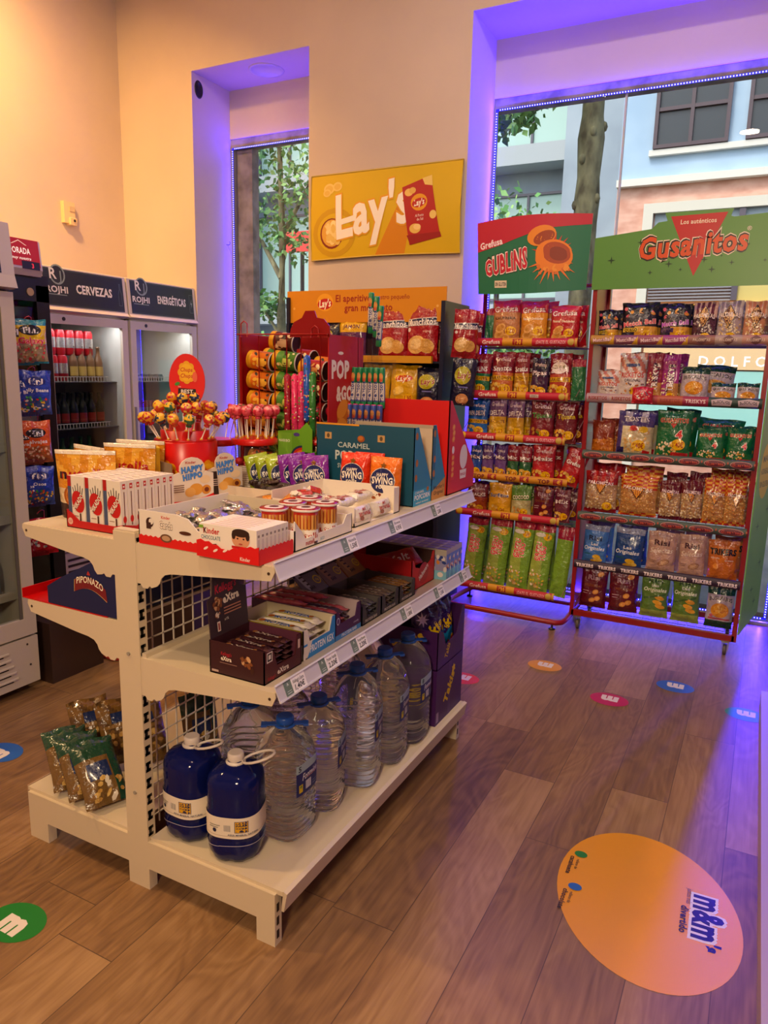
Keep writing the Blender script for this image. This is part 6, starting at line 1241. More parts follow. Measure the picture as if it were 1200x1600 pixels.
for k, z in zL.items():
    g = G(('card',)); w = LX1-LX0+(.06 if k in (1,) else .03); r = .024; zc = z-.025; yellow = (k == 4); ox = .0 if k != 4 else .03
    def fn(x, y, e): q = (y/.055-.5)*2.4; return (LX0+ox+x, LY-.002-(r+e)*math.cos(q), zc+(r+e)*math.sin(q))
    cc = 0xc08a2c if yellow else 0xa81c34
    for j in range(8):
        b = len(g.v); g.v += [fn(0, .055*j/8, 0), fn(w, .055*j/8, 0), fn(w, .055*(j+1)/8, 0), fn(0, .055*(j+1)/8, 0)]; g.face((b, b+1, b+2, b+3), lin(cc), 0, True)
    a = Art(w, .055, L=.012)
    if yellow:
        for i in range(3): a.text('TOP', w*(.17+.31*i), .026, .022, 0x6a1c1c, w=.07, bold=.07); a.rect(w*(.255+.31*i), .012, w*(.34+.31*i), .044, 0x8c1c24); a.text('1€', w*(.297+.31*i), .028, .020, 0xe0b040, w=.035, bold=.05)
    else:
        a.rect(w*.36, 0, w*.62, .055, 0xc8942c); a.text('Grefusa', w*.26, .028, .021, 0xf0dcd8, w=.11, bold=.04, rot=.02); a.rect(w*.45, .010, w*.54, .046, 0x8c1420); a.text("1'30", w*.495, .028, .020, 0xe8b83c, w=.042, bold=.06)
        if k in (1, 3, 6): a.text('¡DATE EL GUSTAZO!', w*.78, .028, .017, 0xe0a8b0, w=.17, bold=.05)
        else: a.rect(w*.66, .018, w*.74, .036, 0xb8a8a0); a.text('OFERTA', w*.70, .027, .011, 0x5a3a3a, w=.035)
        a.rect(w-.014, 0, w, .055, 0xc09848); a.ell(w-.035, .03, .018, .02, 0xb8a050)
        a.ell(.024, .03, .02, .022, 0xd0aa30)
    g.artf(a, fn); g.build('price_strip', lk)
g = G(('card',)); n = 12; hw, z0, z1 = .66, 1.955, 2.36
def hf(x, y, e): u = x/hw; v = y/.40; X = LX0+.02+.02*(1-v)*1.2+x*(1-.05*(1-v)); return (X+.02, LY+.05-.05*math.sin(PI*u)-e-.08*(1-u)*.3, z0+y+.012*math.sin(PI*u)*(1 if v > .5 else -1)+(.012*u))
for i in range(n):
    for j in range(6):
        b = len(g.v); x0, x1, y0, y1 = hw*i/n, hw*(i+1)/n, .40*j/6, .40*(j+1)/6; g.v += [hf(x0, y0, 0), hf(x1, y0, 0), hf(x1, y1, 0), hf(x0, y1, 0)]; g.face((b, b+1, b+2, b+3), lin(0x14684c), 0, True)
        b = len(g.v); g.v += [hf(x0, y0, -.003), hf(x1, y0, -.003), hf(x1, y1, -.003), hf(x0, y1, -.003)]; g.face((b+3, b+2, b+1, b), lin(0xb8b0a8), 0, True)
a = Art(hw, .40, L=.03); a.poly([(0, .40), (hw, .40), (hw, .345), (.42, .325), (.15, .255), (0, .235)], 0xa81c38)
a.text('Grefusa', .09, .272, .036, 0xf0e4e8, w=.145, bold=.05, rot=.10); 
a.text('GUBLiNS', .185, .165, .082, 0xa01c38, w=.27, rot=.16, bold=.07, out=0x1c1018, ow=.14, shear=.15); a.text('GUBLiNS', .185, .165, .082, 0xb01c38, w=.27, rot=.16, bold=.07, out=0xf0e0d8, ow=.08, shear=.15)
a.rect(.115, .035, .195, .075, 0xd8ccb4); a.text('SIN GLUTEN', .155, .055, .02, 0x2a1c18, w=.072, bold=.05)
R = random.Random(5)
for q in range(22):
    t_ = 2*PI*q/22; L_ = R.uniform(.10, .15)*(1.15 if t_ > PI else .85); c = (0xd8742c if t_ > PI else 0xb8302c); a.poly([(.46+.06*math.cos(t_-.14), .18+.06*math.sin(t_-.14)), (.46+L_*math.cos(t_), .18+L_*math.sin(t_)), (.46+.06*math.cos(t_+.14), .18+.06*math.sin(t_+.14))], c)
a.ell(.395, .285, .082, .055, 0xd88a34, .2); a.ell(.41, .275, .062, .034, 0x8c3c1c, .35); a.ell(.47, .185, .105, .078, 0xd8822c, -.15); a.ell(.485, .20, .078, .048, 0x9c4420, -.25); a.ell(.495, .195, .05, .028, 0x7c3018, -.25); a.blobs(.38, .10, .56, .15, 20, .010, [0xe0963c, 0xc8702c], 3)
g.artf(a, lambda x, y, e: hf(x, y, e+.0004)); g.build('header_card', lk)
ROWL = {1: [('side', -1.534, 0.056, 0.22), ('chur', -1.425, 0.173, 0.266), ('ond', -1.256, 0.164, 0.258), ('red', -1.08, 0.18, 0.23)],
2: [('gub', -1.586, 0.15, 0.26), ('rg', -1.433, 0.14, 0.272), ('rg2', -1.312, 0.095, 0.27), ('dp', -1.207, 0.11, 0.238), ('zoo', -1.08, 0.134, 0.268), ('gs', -0.972, 0.079, 0.234)],
3: [('pap', -1.58, 0.142, 0.239), ('gold', -1.448, 0.113, 0.252), ('gold2', -1.332, 0.110, 0.248), ('m1', -1.173, 0.150, 0.247), ('m2', -1.030, 0.130, 0.245)],
4: [('bl', -1.579, 0.085, 0.192), ('p1', -1.495, 0.075, 0.198), ('p2', -1.417, 0.078, 0.203), ('lgr', -1.336, 0.078, 0.208), ('lgr', -1.257, 0.075, 0.206), ('r', -1.147, 0.14, 0.221), ('rt', -1.005, 0.127, 0.211)],
5: [('mo', -1.555, 0.135, 0.187), ('sur', -1.408, 0.15, 0.201), ('gc', -1.266, 0.128, 0.202), ('mag', -1.133, 0.130, 0.206), ('m', -1.015, 0.10, 0.198)],
6: [('t', -1.570, 0.13, 0.425), ('t', -1.418, 0.14, 0.433), ('t', -1.272, 0.14, 0.437), ('t', -1.140, 0.13, 0.431), ('g', -1.01, 0.1, 0.438)]}
for k, row in ROWL.items():
    for i, (key, x, w, h) in enumerate(row):
        z = zL[k]-.045+.0
        ry = .06 if k == 6 else RB.uniform(-.04, .04)
        bag(key, w, h, (x, LY+.075, z), '@, %s from left, %s shelf, wire rack' % (ORD[i], SH[k]), rot=(-.08, ry if key != 'rt' else .35, RB.uniform(-.12, .12)))
        if key not in ('side', 'gs', 'g'):
            bag(key, w, h*(1.0 if k != 1 else 1.03), (x+.02, LY+.19, z), 'spare @ behind %s, %s shelf, wire rack' % (ORD[i], SH[k]), rot=(-.10, -ry, RB.uniform(-.12, .12)))
# brown bags at the left foot of the gondola, lying against each other
for i, (key, x, y, rz, lean, l) in enumerate((('brown', -1.86, 1.56, 1.15, -.55, '@ leaning on the base deck, outermost left'), ('brown', -1.78, 1.60, 1.15, -.50, '@ leaning on the base deck, second from the outside'), ('brown', -1.70, 1.64, 1.15, -.45, '@ leaning at the back left of the base deck'), ('brgr', -1.80, 1.42, 1.1, -.95, '@ lying nearest the left foot of the gondola'), ('brgr', -1.72, 1.41, 1.15, -.90, '@ slumped second on the left base deck'), ('brgr', -1.64, 1.405, 1.2, -.85, '@ next to the post on the left base deck'), ('brgr', -1.60, 1.78, 1.2, -.2, '@ standing behind the post, left base deck'))):
    bag(key, .135, .215, (x, y, ZB+.020), l, rot=(lean, 0, rz))
bag('po', .13, .24, (-1.085, 2.325, ZT+.006), 'orange popcorn pouch leaning inside the nearer teal popcorn carton', rot=(-.12, .0, PI/2), cat='popcorn pouch')
for (x, y, l, rz) in ((-1.06, 2.45, '@ poking out of the open purple carton, nearer one', .9), (-1.05, 2.56, '@ poking out of the open purple carton, farther one', 1.2)): bag('tak', .14, .21, (x, y, ZB+.235), l, rot=(-.12, 0, rz))
# ================================================================ FRIDGES
WH = 0xcbc2ba; GRY = 0xa9a19c
def fridge_logo(a, x, y, s):
    a.ell(x+.012*s, y+.075*s, .058*s, .062*s, 0x8a9890); a.ell(x+.012*s, y+.075*s, .048*s, .052*s, 0x1c2420); a.text('R', x-.02*s, y+.08*s, .065*s, 0xe4e0d8, bold=.03); a.text('J', x+.03*s, y+.07*s, .06*s, 0x8a9890, bold=.0); a.text('ROJHI', x, y-.015*s, .038*s, 0xe4e0d8, w=.16*s, bold=.05); a.rect(x-.07*s, y-.05*s, x+.07*s, y-.045*s, 0x8a9890)
def can(c, c2, h=.165, r=.033, txt=''):
    g = G(('metal', 'plastic')); g.lathe([(r*.8, 0), (r, .012), (r, h-.018), (r*.82, h-.004), (r*.82, h)], c, 16, m=1)
    a = Art(.09, h, L=.012); a.rect(0, h*.3, .09, h*.7, c2)
    if txt: a.text(txt, .045, h*.5, h*.2, 0xf0e8e0, w=.07, bold=.05)
    g.artf(a, lambda x, y, e: ((r+e)*math.cos((x-.045)/r), (r+e)*math.sin((x-.045)/r), y)); return g.mesh('drink_can')
def longneck(c, lc, h=.23, r=.030):
    g = G(('plastic',)); g.lathe([(r*.9, 0), (r, .006), (r, h*.55), (r*.85, h*.63), (.013, h*.78), (.012, h*.95), (.014, h*.955), (.014, h)], c, 16)
    a = Art(.085, h, L=.012); a.rect(0, h*.15, .085, h*.42, lc); a.rect(0, h*.22, .085, h*.24, 0xe0c080)
    g.artf(a, lambda x, y, e: ((r+e)*math.cos((x-.042)/r), (r+e)*math.sin((x-.042)/r), y)); return g.mesh('glass_bottle')
FX = -4.0
def upright(y0, y1, word, ic, label):
    t = thing('drinks_fridge', label, 'fridge', (0, 0, 0)); zt = 2.09; zh = 1.80; xb = -4.66
    g = G(('enamel',)); g.box(xb, FX-.03, y0, y0+.03, .02, 2.0, WH).box(xb, FX-.03, y1-.03, y1, .02, 2.0, WH).box(xb, FX-.03, y0, y1, 1.80, 2.06, WH).box(xb, xb+.03, y0, y1, .02, 2.0, 0x8f8a86).box(xb, FX-.03, y0, y1, .02, .26, WH); g.build('cabinet', t)
    g = G(('enamel',)); w = y1-y0; pr = [(-.05, 0), (.03, .02), (.012, .04), (-.008, .28), (-.05, .29)]
    g.prism([(FX+a_, zh+b_) for a_, b_ in pr], lambda u, v, d: (u, d, v), y0, y1, WH)
    up = Vector((-.020, 0, .24)).normalized(); a = Art(w-.05, .225); a.rect(0, 0, w-.05, .225, 0x1c2420)
    for (q0, q1) in (((.006, .006), (w-.056, .008)), ((.006, .217), (w-.056, .219))): a.rect(*q0, *q1, 0x55635a)
    fridge_logo(a, .095, .115, 1.0)
    a.text(word, .40 if word != 'CERVEZAS' else .385, .115, .052, 0xe8e4dc, w=.29, bold=.06)
    if ic == 'b': a.poly([(.585, .04), (.615, .04), (.615, .12), (.605, .15), (.605, .185), (.595, .185), (.595, .15), (.585, .12)], 0x5a6a60); a.poly([(.588, .043), (.612, .043), (.612, .118), (.602, .148), (.602, .18), (.598, .18), (.598, .148), (.588, .118)], 0x1c2420)
    else: a.rect(.585, .045, .625, .18, 0x5a6a60); a.rect(.588, .048, .622, .177, 0x1c2420); a.poly([(.61, .15), (.595, .108), (.605, .11), (.600, .075), (.616, .12), (.605, .118)], 0x8a9890)
    g.art(a, (FX+.012, y0+.025, zh+.048), (0, 1, 0), tuple(up)); g.build('lit_header', t)
    g = G(('enamel',)); f = .055; d0, d1 = FX-.025, FX+.01
    g.box(d0, d1, y0+.005, y0+f, .27, zh-.005, WH).box(d0, d1, y1-f, y1-.005, .27, zh-.005, WH).box(d0, d1, y0+f, y1-f, zh-.06, zh-.005, WH).box(d0, d1, y0+f, y1-f, .27, .33, WH).tube([(d1-.002, y0+.15, zh-.03), (d1+.004, y0+.15, zh-.03)], .012, 0x242020, 12)
    g.box(d1, d1+.006, y0+.012, y0+.03, .9, 1.2, 0x7a7674); dr = g.build('door', t)
    g = G(('fglass',)); g.box(d0+.01, d0+.016, y0+f, y1-f, .33, zh-.06, 0); g.build('door_glass', dr)
    g = G(('plastic',)); g.box(FX-.03, FX+.0, y0, y1, .04, .26, 0xb8b0aa)
    for i in range(4): g.box(FX+.0, FX+.004, y0+.08, y1-.08, .08+i*.04, .095+i*.04, 0x1c1818)
    g.build('vent_grille', t)
    for z in (.42, .76, 1.07, 1.38):
        g = G(('enamel',)); c = 0xd8d0c8; g.box(-4.60, FX-.09, y0+.03, y1-.03, z-.008, z-.004, 0x77706c); g.box(FX-.10, FX-.095, y0+.03, y1-.10, z+.026, z+.030, c).box(FX-.10, FX-.095, y0+.03, y1-.10, z-.008, z-.004, c); y = y0+.04
        while y < y1-.10: g.box(FX-.10, FX-.096, y, y+.004, z-.005, z+.028, c); y += .025
        g.build('wire_shelf', t)
    l = bpy.data.lights.new('fridge_tube', 'AREA'); l.shape = 'RECTANGLE'; l.size = .02; l.size_y = w-.16; l.energy = 3.0; l.color = (.85, .9, 1)
    o = bpy.data.objects.new('fridge_tube', l); o.location = (FX-.07, (y0+y1)/2, 1.77); COL.objects.link(o)
    return t
upright(3.115, 3.795, 'CERVEZAS', 'b', 'white upright drinks fridge whose dark header reads CERVEZAS')
upright(3.81, 4.49, 'ENERGÉTICAS', 'c', 'white upright drinks fridge whose dark header reads ENERGÉTICAS, beside the window recess')
colac = can(0x9c1c24, 0xd8d0cc, txt='Cola'); amber = longneck(0x6a4a34, 0xb89858); dark = longneck(0x0e1410, 0x8c2820); green = longneck(0x2c6a38, 0x8cb070, .235, .033); gcan = can(0x3a8a44, 0xa8c88c); ycan = can(0xb89a58, 0x8a3a28); rcan = can(0x9c1c28, 0xb8242c, .14, .033); tall = can(0x8a2c3c, 0xb0a0a0, .165, .028)
def row(me, nm, y0, n, dy, z, label, grp, x=FX-.15):
    for i in range(n): place(me, nm, loc=(x, y0+i*dy, z), tag=(label, 'can' if 'can' in nm else 'bottle', grp))
row(colac, 'drink_can', 3.215, 3, .075, 1.38, 'red and white can on the top shelf of the left white fridge', 'red cans'); row(amber, 'glass_bottle', 3.45, 4, .07, 1.38, 'amber beer bottle on the top shelf of the left white fridge', 'amber bottles')
row(colac, 'drink_can', 3.22, 6, .075, 1.546, 'red can stacked on top of the top shelf row, left white fridge', 'stacked red cans', FX-.17)
row(dark, 'glass_bottle', 3.215, 7, .073, 1.07, 'dark beer bottle with red label on the second shelf', 'dark bottles, front row'); row(dark, 'glass_bottle', 3.25, 6, .073, 1.07, 'dark beer bottle in the second row of the second shelf', 'dark bottles, back row', FX-.24)
row(green, 'glass_bottle', 3.215, 2, .08, .76, 'green beer bottle on the third shelf', 'green bottles', FX-.22); row(gcan, 'drink_can', 3.21, 3, .075, .76, 'green can at the left of the third shelf', 'green cans'); row(ycan, 'drink_can', 3.44, 2, .07, .76, 'tan beer can in the middle of the third shelf', 'tan cans'); row(rcan, 'drink_can', 3.59, 2, .07, .76, 'red can at the right of the third shelf', 'red cans on the third shelf')
row(green, 'glass_bottle', 3.40, 4, .075, .76, 'green beer bottle in the back row of the third shelf', 'green bottles, back row', FX-.24)
row(tall, 'drink_can', 3.93, 6, .07, 1.07, 'slim red and silver can on the second shelf of the right white fridge', 'slim red cans'); row(tall, 'drink_can', 3.93, 5, .07, .76, 'slim red can on the third shelf of the right white fridge', 'slim red cans, third shelf'); row(can(0x4a4644, 0x8a8480, .05, .033), 'drink_can', 3.93, 5, .075, 1.38, 'short dark can on the top shelf of the right white fridge', 'short dark cans')
# price cards in left fridge
for y, c, t_ in ((3.46, 0xc8a868, "1'70"), (3.53, 0xc8a868, "1'70"), (3.61, 0x9c2028, 'RE'), (3.68, 0x9c2028, 'RE')):
    g = G(('card',)); g.box(0, .002, 0, .066, 0, .075, c); a = Art(.066, .075); a.text(t_, .033, .037, .03, 0x3a1c14 if c != 0x9c2028 else 0xe8d8d0, w=.05, bold=.02, rot=.1); g.art(a, (.002, 0, 0), (0, 1, 0), (0, 0, 1))
    g.build('price_card', loc=(FX-.092, y, .755), tag=('small %s price card reading %s on the third fridge shelf' % ('tan' if c != 0x9c2028 else 'red', t_), 'price card', 'tan price cards' if c != 0x9c2028 else 'red price cards'))
# slim black fridge
t = thing('slim_fridge', 'slim black drinks cooler with a red lit box on top, behind hanging sweets', 'fridge', (0, 0, 0)); x1, y0, y1 = -3.35, 2.14, 2.66
g = G(('plastic',)); B = 0x141214; g.box(-3.9, x1-.03, y0, y0+.03, .03, 1.90, B).box(-3.9, x1-.03, y1-.03, y1, .03, 1.90, B).box(-3.9, x1, y0, y1, 1.88, 1.93, B).box(-3.9, x1-.03, y0, y1, .03, .12, B).box(-3.9, -3.87, y0, y1, .1, 1.9, 0x4a4644); g.build('cabinet', t)
g = G(('enamel',)); g.prism([(x1-.25, 1.915), (x1+.02, 1.92), (x1+.035, 1.95), (x1+.02, 2.09), (x1-.25, 2.10)], lambda u, v, d: (u, d, v), y0+.05, y1-.055, 0xc8beb4); g.build('lamp_box', t); g = G(('backlit',)); a = Art(.36, .15); a.rect(.12, .012, .355, .142, 0x801404); a.text('DORADA', .245, .085, .028, 0xe4d8c8, w=.12, bold=.03); a.poly([(.20, .112), (.245, .135), (.29, .112)], 0xc8a890); a.poly([(.205, .11), (.245, .130), (.285, .11)], 0x801404); a.text('muy nuestra', .25, .05, .014, 0xe4d8c8, w=.11, shear=.3); a.rect(.25, .0, .35, .038, 0x100c0c); a.text('3', .31, .018, .022, 0xff4040, bold=.02)
g.art(a, (x1+.036, y0+.10, 1.95), (0, 1, 0), (-.105, 0, .994)); g.build('lit_header', t)
g = G(('plastic',)); g.box(x1-.03, x1, y0, y0+.05, .12, 1.88, B).box(x1-.03, x1, y1-.075, y1, .12, 1.88, B).box(x1-.03, x1, y0, y1, 1.80, 1.88, B).box(x1-.03, x1, y0, y1, .12, .2, B).tube([(x1, y1-.11, 1.845), (x1+.004, y1-.11, 1.845)], .02, 0xb8a07a, 14); dr = g.build('door', t); g = G(('fglass',)); g.box(x1-.02, x1-.015, y0+.05, y1-.075, .2, 1.8, 0); g.build('door_glass', dr)
for z in (.5, .85, 1.2, 1.5):
    g = G(('enamel',)); g.box(-3.85, x1-.06, y0+.03, y1-.03, z, z+.006, 0x8a8480).box(x1-.06, x1-.055, y0+.03, y1-.03, z-.01, z+.025, 0xa09890); g.build('wire_shelf', t)
# big white fridge at the left edge
t = thing('drinks_fridge', 'large white glass-door fridge cut off by the left edge of the picture', 'fridge', (0, 0, 0)); x1, y0, y1 = -2.86, 1.25, 2.095
g = G(('enamel',)); W_ = 0xbdb2a6; g.box(-3.5, x1-.04, y0, y0+.04, .05, 2.0, W_).box(-3.5, x1-.04, y1-.04, y1, .05, 2.0, W_).box(-3.5, x1-.04, y0, y1, 1.78, 2.05, W_).box(-3.5, -3.46, y0, y1, .05, 2.0, 0x6c6662).box(-3.5, x1-.04, y0, y1, .05, .27, W_); g.build('cabinet', t)
g = G(('enamel',)); g.prism([(x1-.06, 1.79), (x1+.035, 1.80), (x1+.02, 1.85), (x1-.0, 2.06), (x1-.06, 2.075)], lambda u, v, d: (u, d, v), y0, y1-.0, W_); a = Art(.80, .19); a.rect(0, 0, .775, .185, 0x141816); a.rect(.0, .008, .775, .010, 0x55635a); g.art(a, (x1+.0205, y0+.01, 1.855), (0, 1, 0), (-.095, 0, .995)); g.build('lit_header', t)
g = G(('enamel',)); g.box(x1-.035, x1, y0, y0+.06, .28, 1.785, W_).box(x1-.035, x1, y1-.06, y1, .28, 1.785, W_).box(x1-.035, x1, y0+.06, y1-.06, 1.72, 1.785, W_).box(x1-.035, x1, y0+.06, y1-.06, .28, .36, W_).box(x1-.012, x1-.006, y1-.075, y1-.06, .36, 1.72, 0x5a5652); dr = g.build('door', t); g = G(('fglass',)); g.box(x1-.022, x1-.016, y0+.06, y1-.06, .36, 1.72, 0); g.build('door_glass', dr)
g = G(('enamel',)); g.box(x1-.04, x1+.0, y0, y1-.0, .05, .27, W_)
for i in range(5): g.box(x1, x1+.0015, 1.5, 1.96-.01*i, .085+i*.032, .092+i*.032, 0x0c0a0a).box(x1, x1+.006, 1.4, 1.985-.01*i, .093+i*.032, .10+i*.032, 0xc8beb2)
for (y, z) in ((2.05, .14), (2.04, .24)): g.tube([(x1, y, z), (x1+.002, y, z)], .005, 0x3a3430, 8)
g.build('vent_grille', t)
for z in (.45, .8, 1.12, 1.44):
    g = G(('enamel',)); g.box(-3.44, x1-.07, y0+.04, y1-.04, z, z+.006, 0x8a8480).box(x1-.07, x1-.065, y0+.04, y1-.04, z-.01, z+.03, 0xb0a8a0); g.build('wire_shelf', t)
pk_ = [can(0x2c4a7c, 0xb8c0c8), can(0x8a8a86, 0xc0bab0), longneck(0x8a9aa4, 0xa8b8c0)]
for k, z in enumerate((.456, .806, 1.126, 1.446)):
    for i in range(9): place(pk_[(k*2+i//4) % 3], 'drink_can' if (k*2+i//4) % 3 < 2 else 'glass_bottle', loc=(x1-.13, 1.36+i*.078, z), tag=('drink standing behind the foggy glass of the left edge fridge, %s shelf' % ('lowest', 'second lowest', 'third', 'uppermost')[k], 'drink', 'drinks in the left edge fridge, %s shelf' % ('lowest', 'second', 'third', 'uppermost')[k]))
# sweets on a hanging strip
t = thing('hanging_strip', 'clear clip strip hanging beside the large white fridge, carrying bags of sweets', 'display strip', (-3.11, 2.31, .45)); g = G(('clear',)); g.box(-.001, .001, -.06, .06, 0, 1.30, 0); g.build('strip_body', t)
g = G(('enamel',))
for z in (.26, .50, .73, .95, 1.18): g.tube([(.002, .012, z+.06), (.012, .016, z+.072), (.016, .03, z+.078), (.012, .044, z+.072), (.006, .046, z+.03)], .0025, 0xa83040, 6)
g.build('hook', t)
for i, (key, y, z, h, l) in enumerate((('fini1', 2.325, 1.492, .20, '@ hanging at the top of the clip strip'), ('fini2', 2.325, 1.255, .205, '@ hanging second from the top of the clip strip'), ('fini3', 2.315, 1.025, .20, '@ hanging third on the clip strip'), ('fini4', 2.31, .82, .19, '@ hanging fourth, at the height of the gondola top'), ('fini5', 2.31, .575, .18, '@ hanging lowest, seen under the gondola top'))):
    bag(key, .145, h, (-3.07, y, z), l, rot=(0, .04*(i % 2)-.02, PI/2-.45), cat='bag of sweets')
    bag(key, .145, h, (-3.095, y-.035, z-.01), 'spare @ behind its twin, %s on clip strip' % ORD[i], rot=(0, -.05, PI/2-.5), cat='bag of sweets')
# things on the floor by the fridges
g = G(('card',)); g.box(0, .05, 0, .12, 0, .17, 0x7a2418); a = Art(.12, .17); a.ell(.06, .08, .05, .06, 0xb06a58); a.ell(.06, .08, .042, .052, 0x7a2418); a.text('FRUTA', .06, .15, .016, 0xd8b8a0, w=.08); g.art(a, (.05, 0, 0), (0, 1, 0), (0, 0, 1)); g.build('red_carton', loc=(-2.92, 2.22, .30), tag=('small brown-red carton with a round drawing, low beside the large white fridge', 'carton'))
g = G(('plastic',)); g.box(0, .14, 0, .3, 0, .299, 0x3a2a26); g.build('brown_crate', loc=(-3.0, 2.16, 0), tag=('low dark crate under the brown-red carton beside the large fridge', 'crate'))
g = G(('plastic',)); g.tube([(-.05, -.05, 0), (.03, -.06, 0), (.06, -.03, 0), (.06, .03, 0), (.02, .06, 0), (-.05, .05, 0)], .014, 0xa83c38, 8); g.build('red_tube', loc=(-2.86, 2.56, .015), tag=('curved red tube lying on the floor beside the foot of the large fridge', 'tube'))
# low rack behind the gondola seen through the gap: boxes of snacks
t = thing('small_bin', 'small white plastic bin between the gondola and the fridges', 'bin', (-3.14, 2.75, 0)); g = G(('plastic',)); g.prism([(0, 0), (.22, 0), (.25, .72), (-.02, .72)], lambda u, v, d: (u, d, v), 0, .24, 0xc4b8ae); g.build('bin_body', t)
g = G(('foil',)); g.box(0, .14, 0, .04, 0, .2, 0xc8a01c); a = Art(.14, .2); a.text('%', .07, .08, .06, 0x8a2418, bold=.05); a.rect(0, .13, .14, .2, 0x3a1c18); g.art(a, (0, 0, 0), (1, 0, 0), (0, 0, 1)); g.build('snack_bag', loc=(-2.75, 2.55, .72), rz=.5, tag=('yellow and brown snack bag in the gap above the blue box', 'snack bag'))
g = G(('card',)); g.box(0, .5, 0, .4, 0, .72, 0x3c2c28); g.build('dark_crate_stack', loc=(-2.85, 2.56, 0), tag=('dark brown crate behind the gondola holding a yellow snack bag', 'crate'))
# cartons on the inner-left shelf, seen through the wire grid
for i, (y, w, h, c, l) in enumerate(((1.99, .22, .16, 0x0e1a44, 'dark blue carton with barcode seen through the wire grid, nearer'), (2.23, .20, .16, 0x14244c, 'dark blue carton with barcode seen through the wire grid, farther'), (2.45, .18, .14, 0x5a1420, 'dark red carton seen through the wire grid at the far end'))):
    g = G(('card',)); g.box(0, .30, 0, w, 0, h, c); a = Art(w, h); a.rect(.03, h-.07, .15, h-.015, 0xd0ccd4)
    for q in range(22): a.rect(.034+q*.005, h-.066, .0365+q*.005+(q % 3)*.0006, h-.03, 0x2a2a34)
    a.rect(.0, 0, w, .035, 0xb8b0b4)
    for q in range(8): a.rect(.002+q*.028, 0, .004+q*.028, .035, 0x77707a)
    g.art(a, (.30, 0, 0), (0, 1, 0), (0, 0, 1)); g.build('carton', loc=(-1.83, y, .8065), tag=(l, 'carton'))
# ================================================================ CRISP DISPLAY AGAINST THE WALL
t = thing('crisp_display', 'tall navy crisp display with an orange-yellow header against the wall between the windows', 'display stand', (0, 0, 0)); x0, x1 = -2.86, -1.745; NV = 0x10152c
g = G(('enamel',)); g.box(x0, x0+.02, 4.08, 4.44, 0, 1.95, NV).box(x1, x1+.025, 4.05, 4.44, 0, 1.905, NV).box(x0, x1, 4.42, 4.44, 0, 1.9, NV); g.build('side_and_back', t)
for z in (.25, .62, .95, 1.27, 1.545): g = G(('enamel',)); g.box(x0+.02, x1, 4.08, 4.42, z, z+.012, NV).box(x0+.02, x1-.05, 4.045, 4.07, z, z+.042, 0xc09030); g.build('shelf', t)
g = G(('card',)); g.box(x0-.005, x1+.01, 4.10, 4.106, 1.79, 1.99, 0xc8881c); a = Art(1.12, .20); a.ell(.285, .125, .062, .055, 0xdca030); a.ell(.285, .115, .055, .034, 0xa81c20, .08); a.text("Lay's", .285, .12, .045, 0xf6eedc, w=.09, shear=.2, rot=.08, bold=.05)
a.text('El aperitivo,', .50, .148, .042, 0x8c2410, w=.27, bold=.04); a.text('nuestro pequeño', .76, .150, .028, 0x8c2410, w=.25, bold=.01); a.text('gran momento', .60, .090, .042, 0x8c2410, w=.34, bold=.04); a.ell(.05, .09, .008, .008, 0xe0b060); a.ell(1.07, .09, .008, .008, 0xe0b060); g.art(a, (x0, 4.10, 1.79), (1, 0, 0), (0, 0, 1)); g.build('header_card', t)
g = G(('enamel',))
for z in (1.35, 1.5, 1.65): g.tube([(x1+.03, 4.12, z), (x1+.12, 4.12, z-.01), (x1+.13, 4.12, z+.02)], .0025, 0x4a4a52, 5)
g.build('hook', t)
z1 = 1.558
for i, (key, x, w, h, l) in enumerate((('laysR', -2.76, .22, .24, '@ at the left end of the crisp display'), ('laysN', -2.55, .17, .235, '@, half behind the red dome of the can rack'), ('ruf', -2.37, .20, .25, '@ between the can rack and tall red bags'), ('munch', -2.085, .20, .33, '@ left one on the upper shelf of the crisp display'), ('munch', -1.885, .215, .35, '@ right one on the upper shelf of the crisp display'))): bag(key, w, h, (x, 4.10, z1), l, rot=(-.06, RB.uniform(-.02, .02), RB.uniform(-.05, .08)), cat='crisp bag')
for x, l in ((-1.83, '@ right behind the right one, upper shelf, edge only'), (-2.03, '@ hidden behind the left one on the upper shelf')): bag('munch', .21, .34, (x, 4.20, z1), l, rot=(-.06, 0, .1), cat='crisp bag')
for i, (key, x, w, h, l) in enumerate((('laysY', -2.0, .20, .25, '@ on the lower shelf beside the navy crisp bag'), ('laysN', -1.83, .17, .24, '@ at the right end, lower display shelf'), ('laysY', -2.2, .20, .25, '@ on the lower shelf hidden behind the mint rolls'), ('laysR', -2.42, .2, .25, '@ on the lower shelf behind the red can rack'))): bag(key, w, h, (x, 4.10, 1.284), l, rot=(-.05, .06 if key == 'laysY' else 0, .05), cat='crisp bag')
for (key, y, z, l) in (('munch', 4.13, 1.58, '@ hanging outside the crisp display, nearer'), ('munch', 4.20, 1.57, '@ hanging outside the crisp display, farther'), ('laysN', 4.13, 1.30, '@ hanging low outside the crisp display')): bag(key, .15, .28, (x1+.118, y, z), l, rot=(0, .06, .35), cat='crisp bag')
for zz, ks in ((.962, ('laysR', 'laysY', 'ruf', 'munch')), ):
    for i, k_ in enumerate(ks): bag(k_, .2, .25, (-2.7+.26*i, 4.12, zz), '@ low on the crisp display, %s from left' % ORD[i], rot=(-.05, 0, 0), cat='crisp bag')
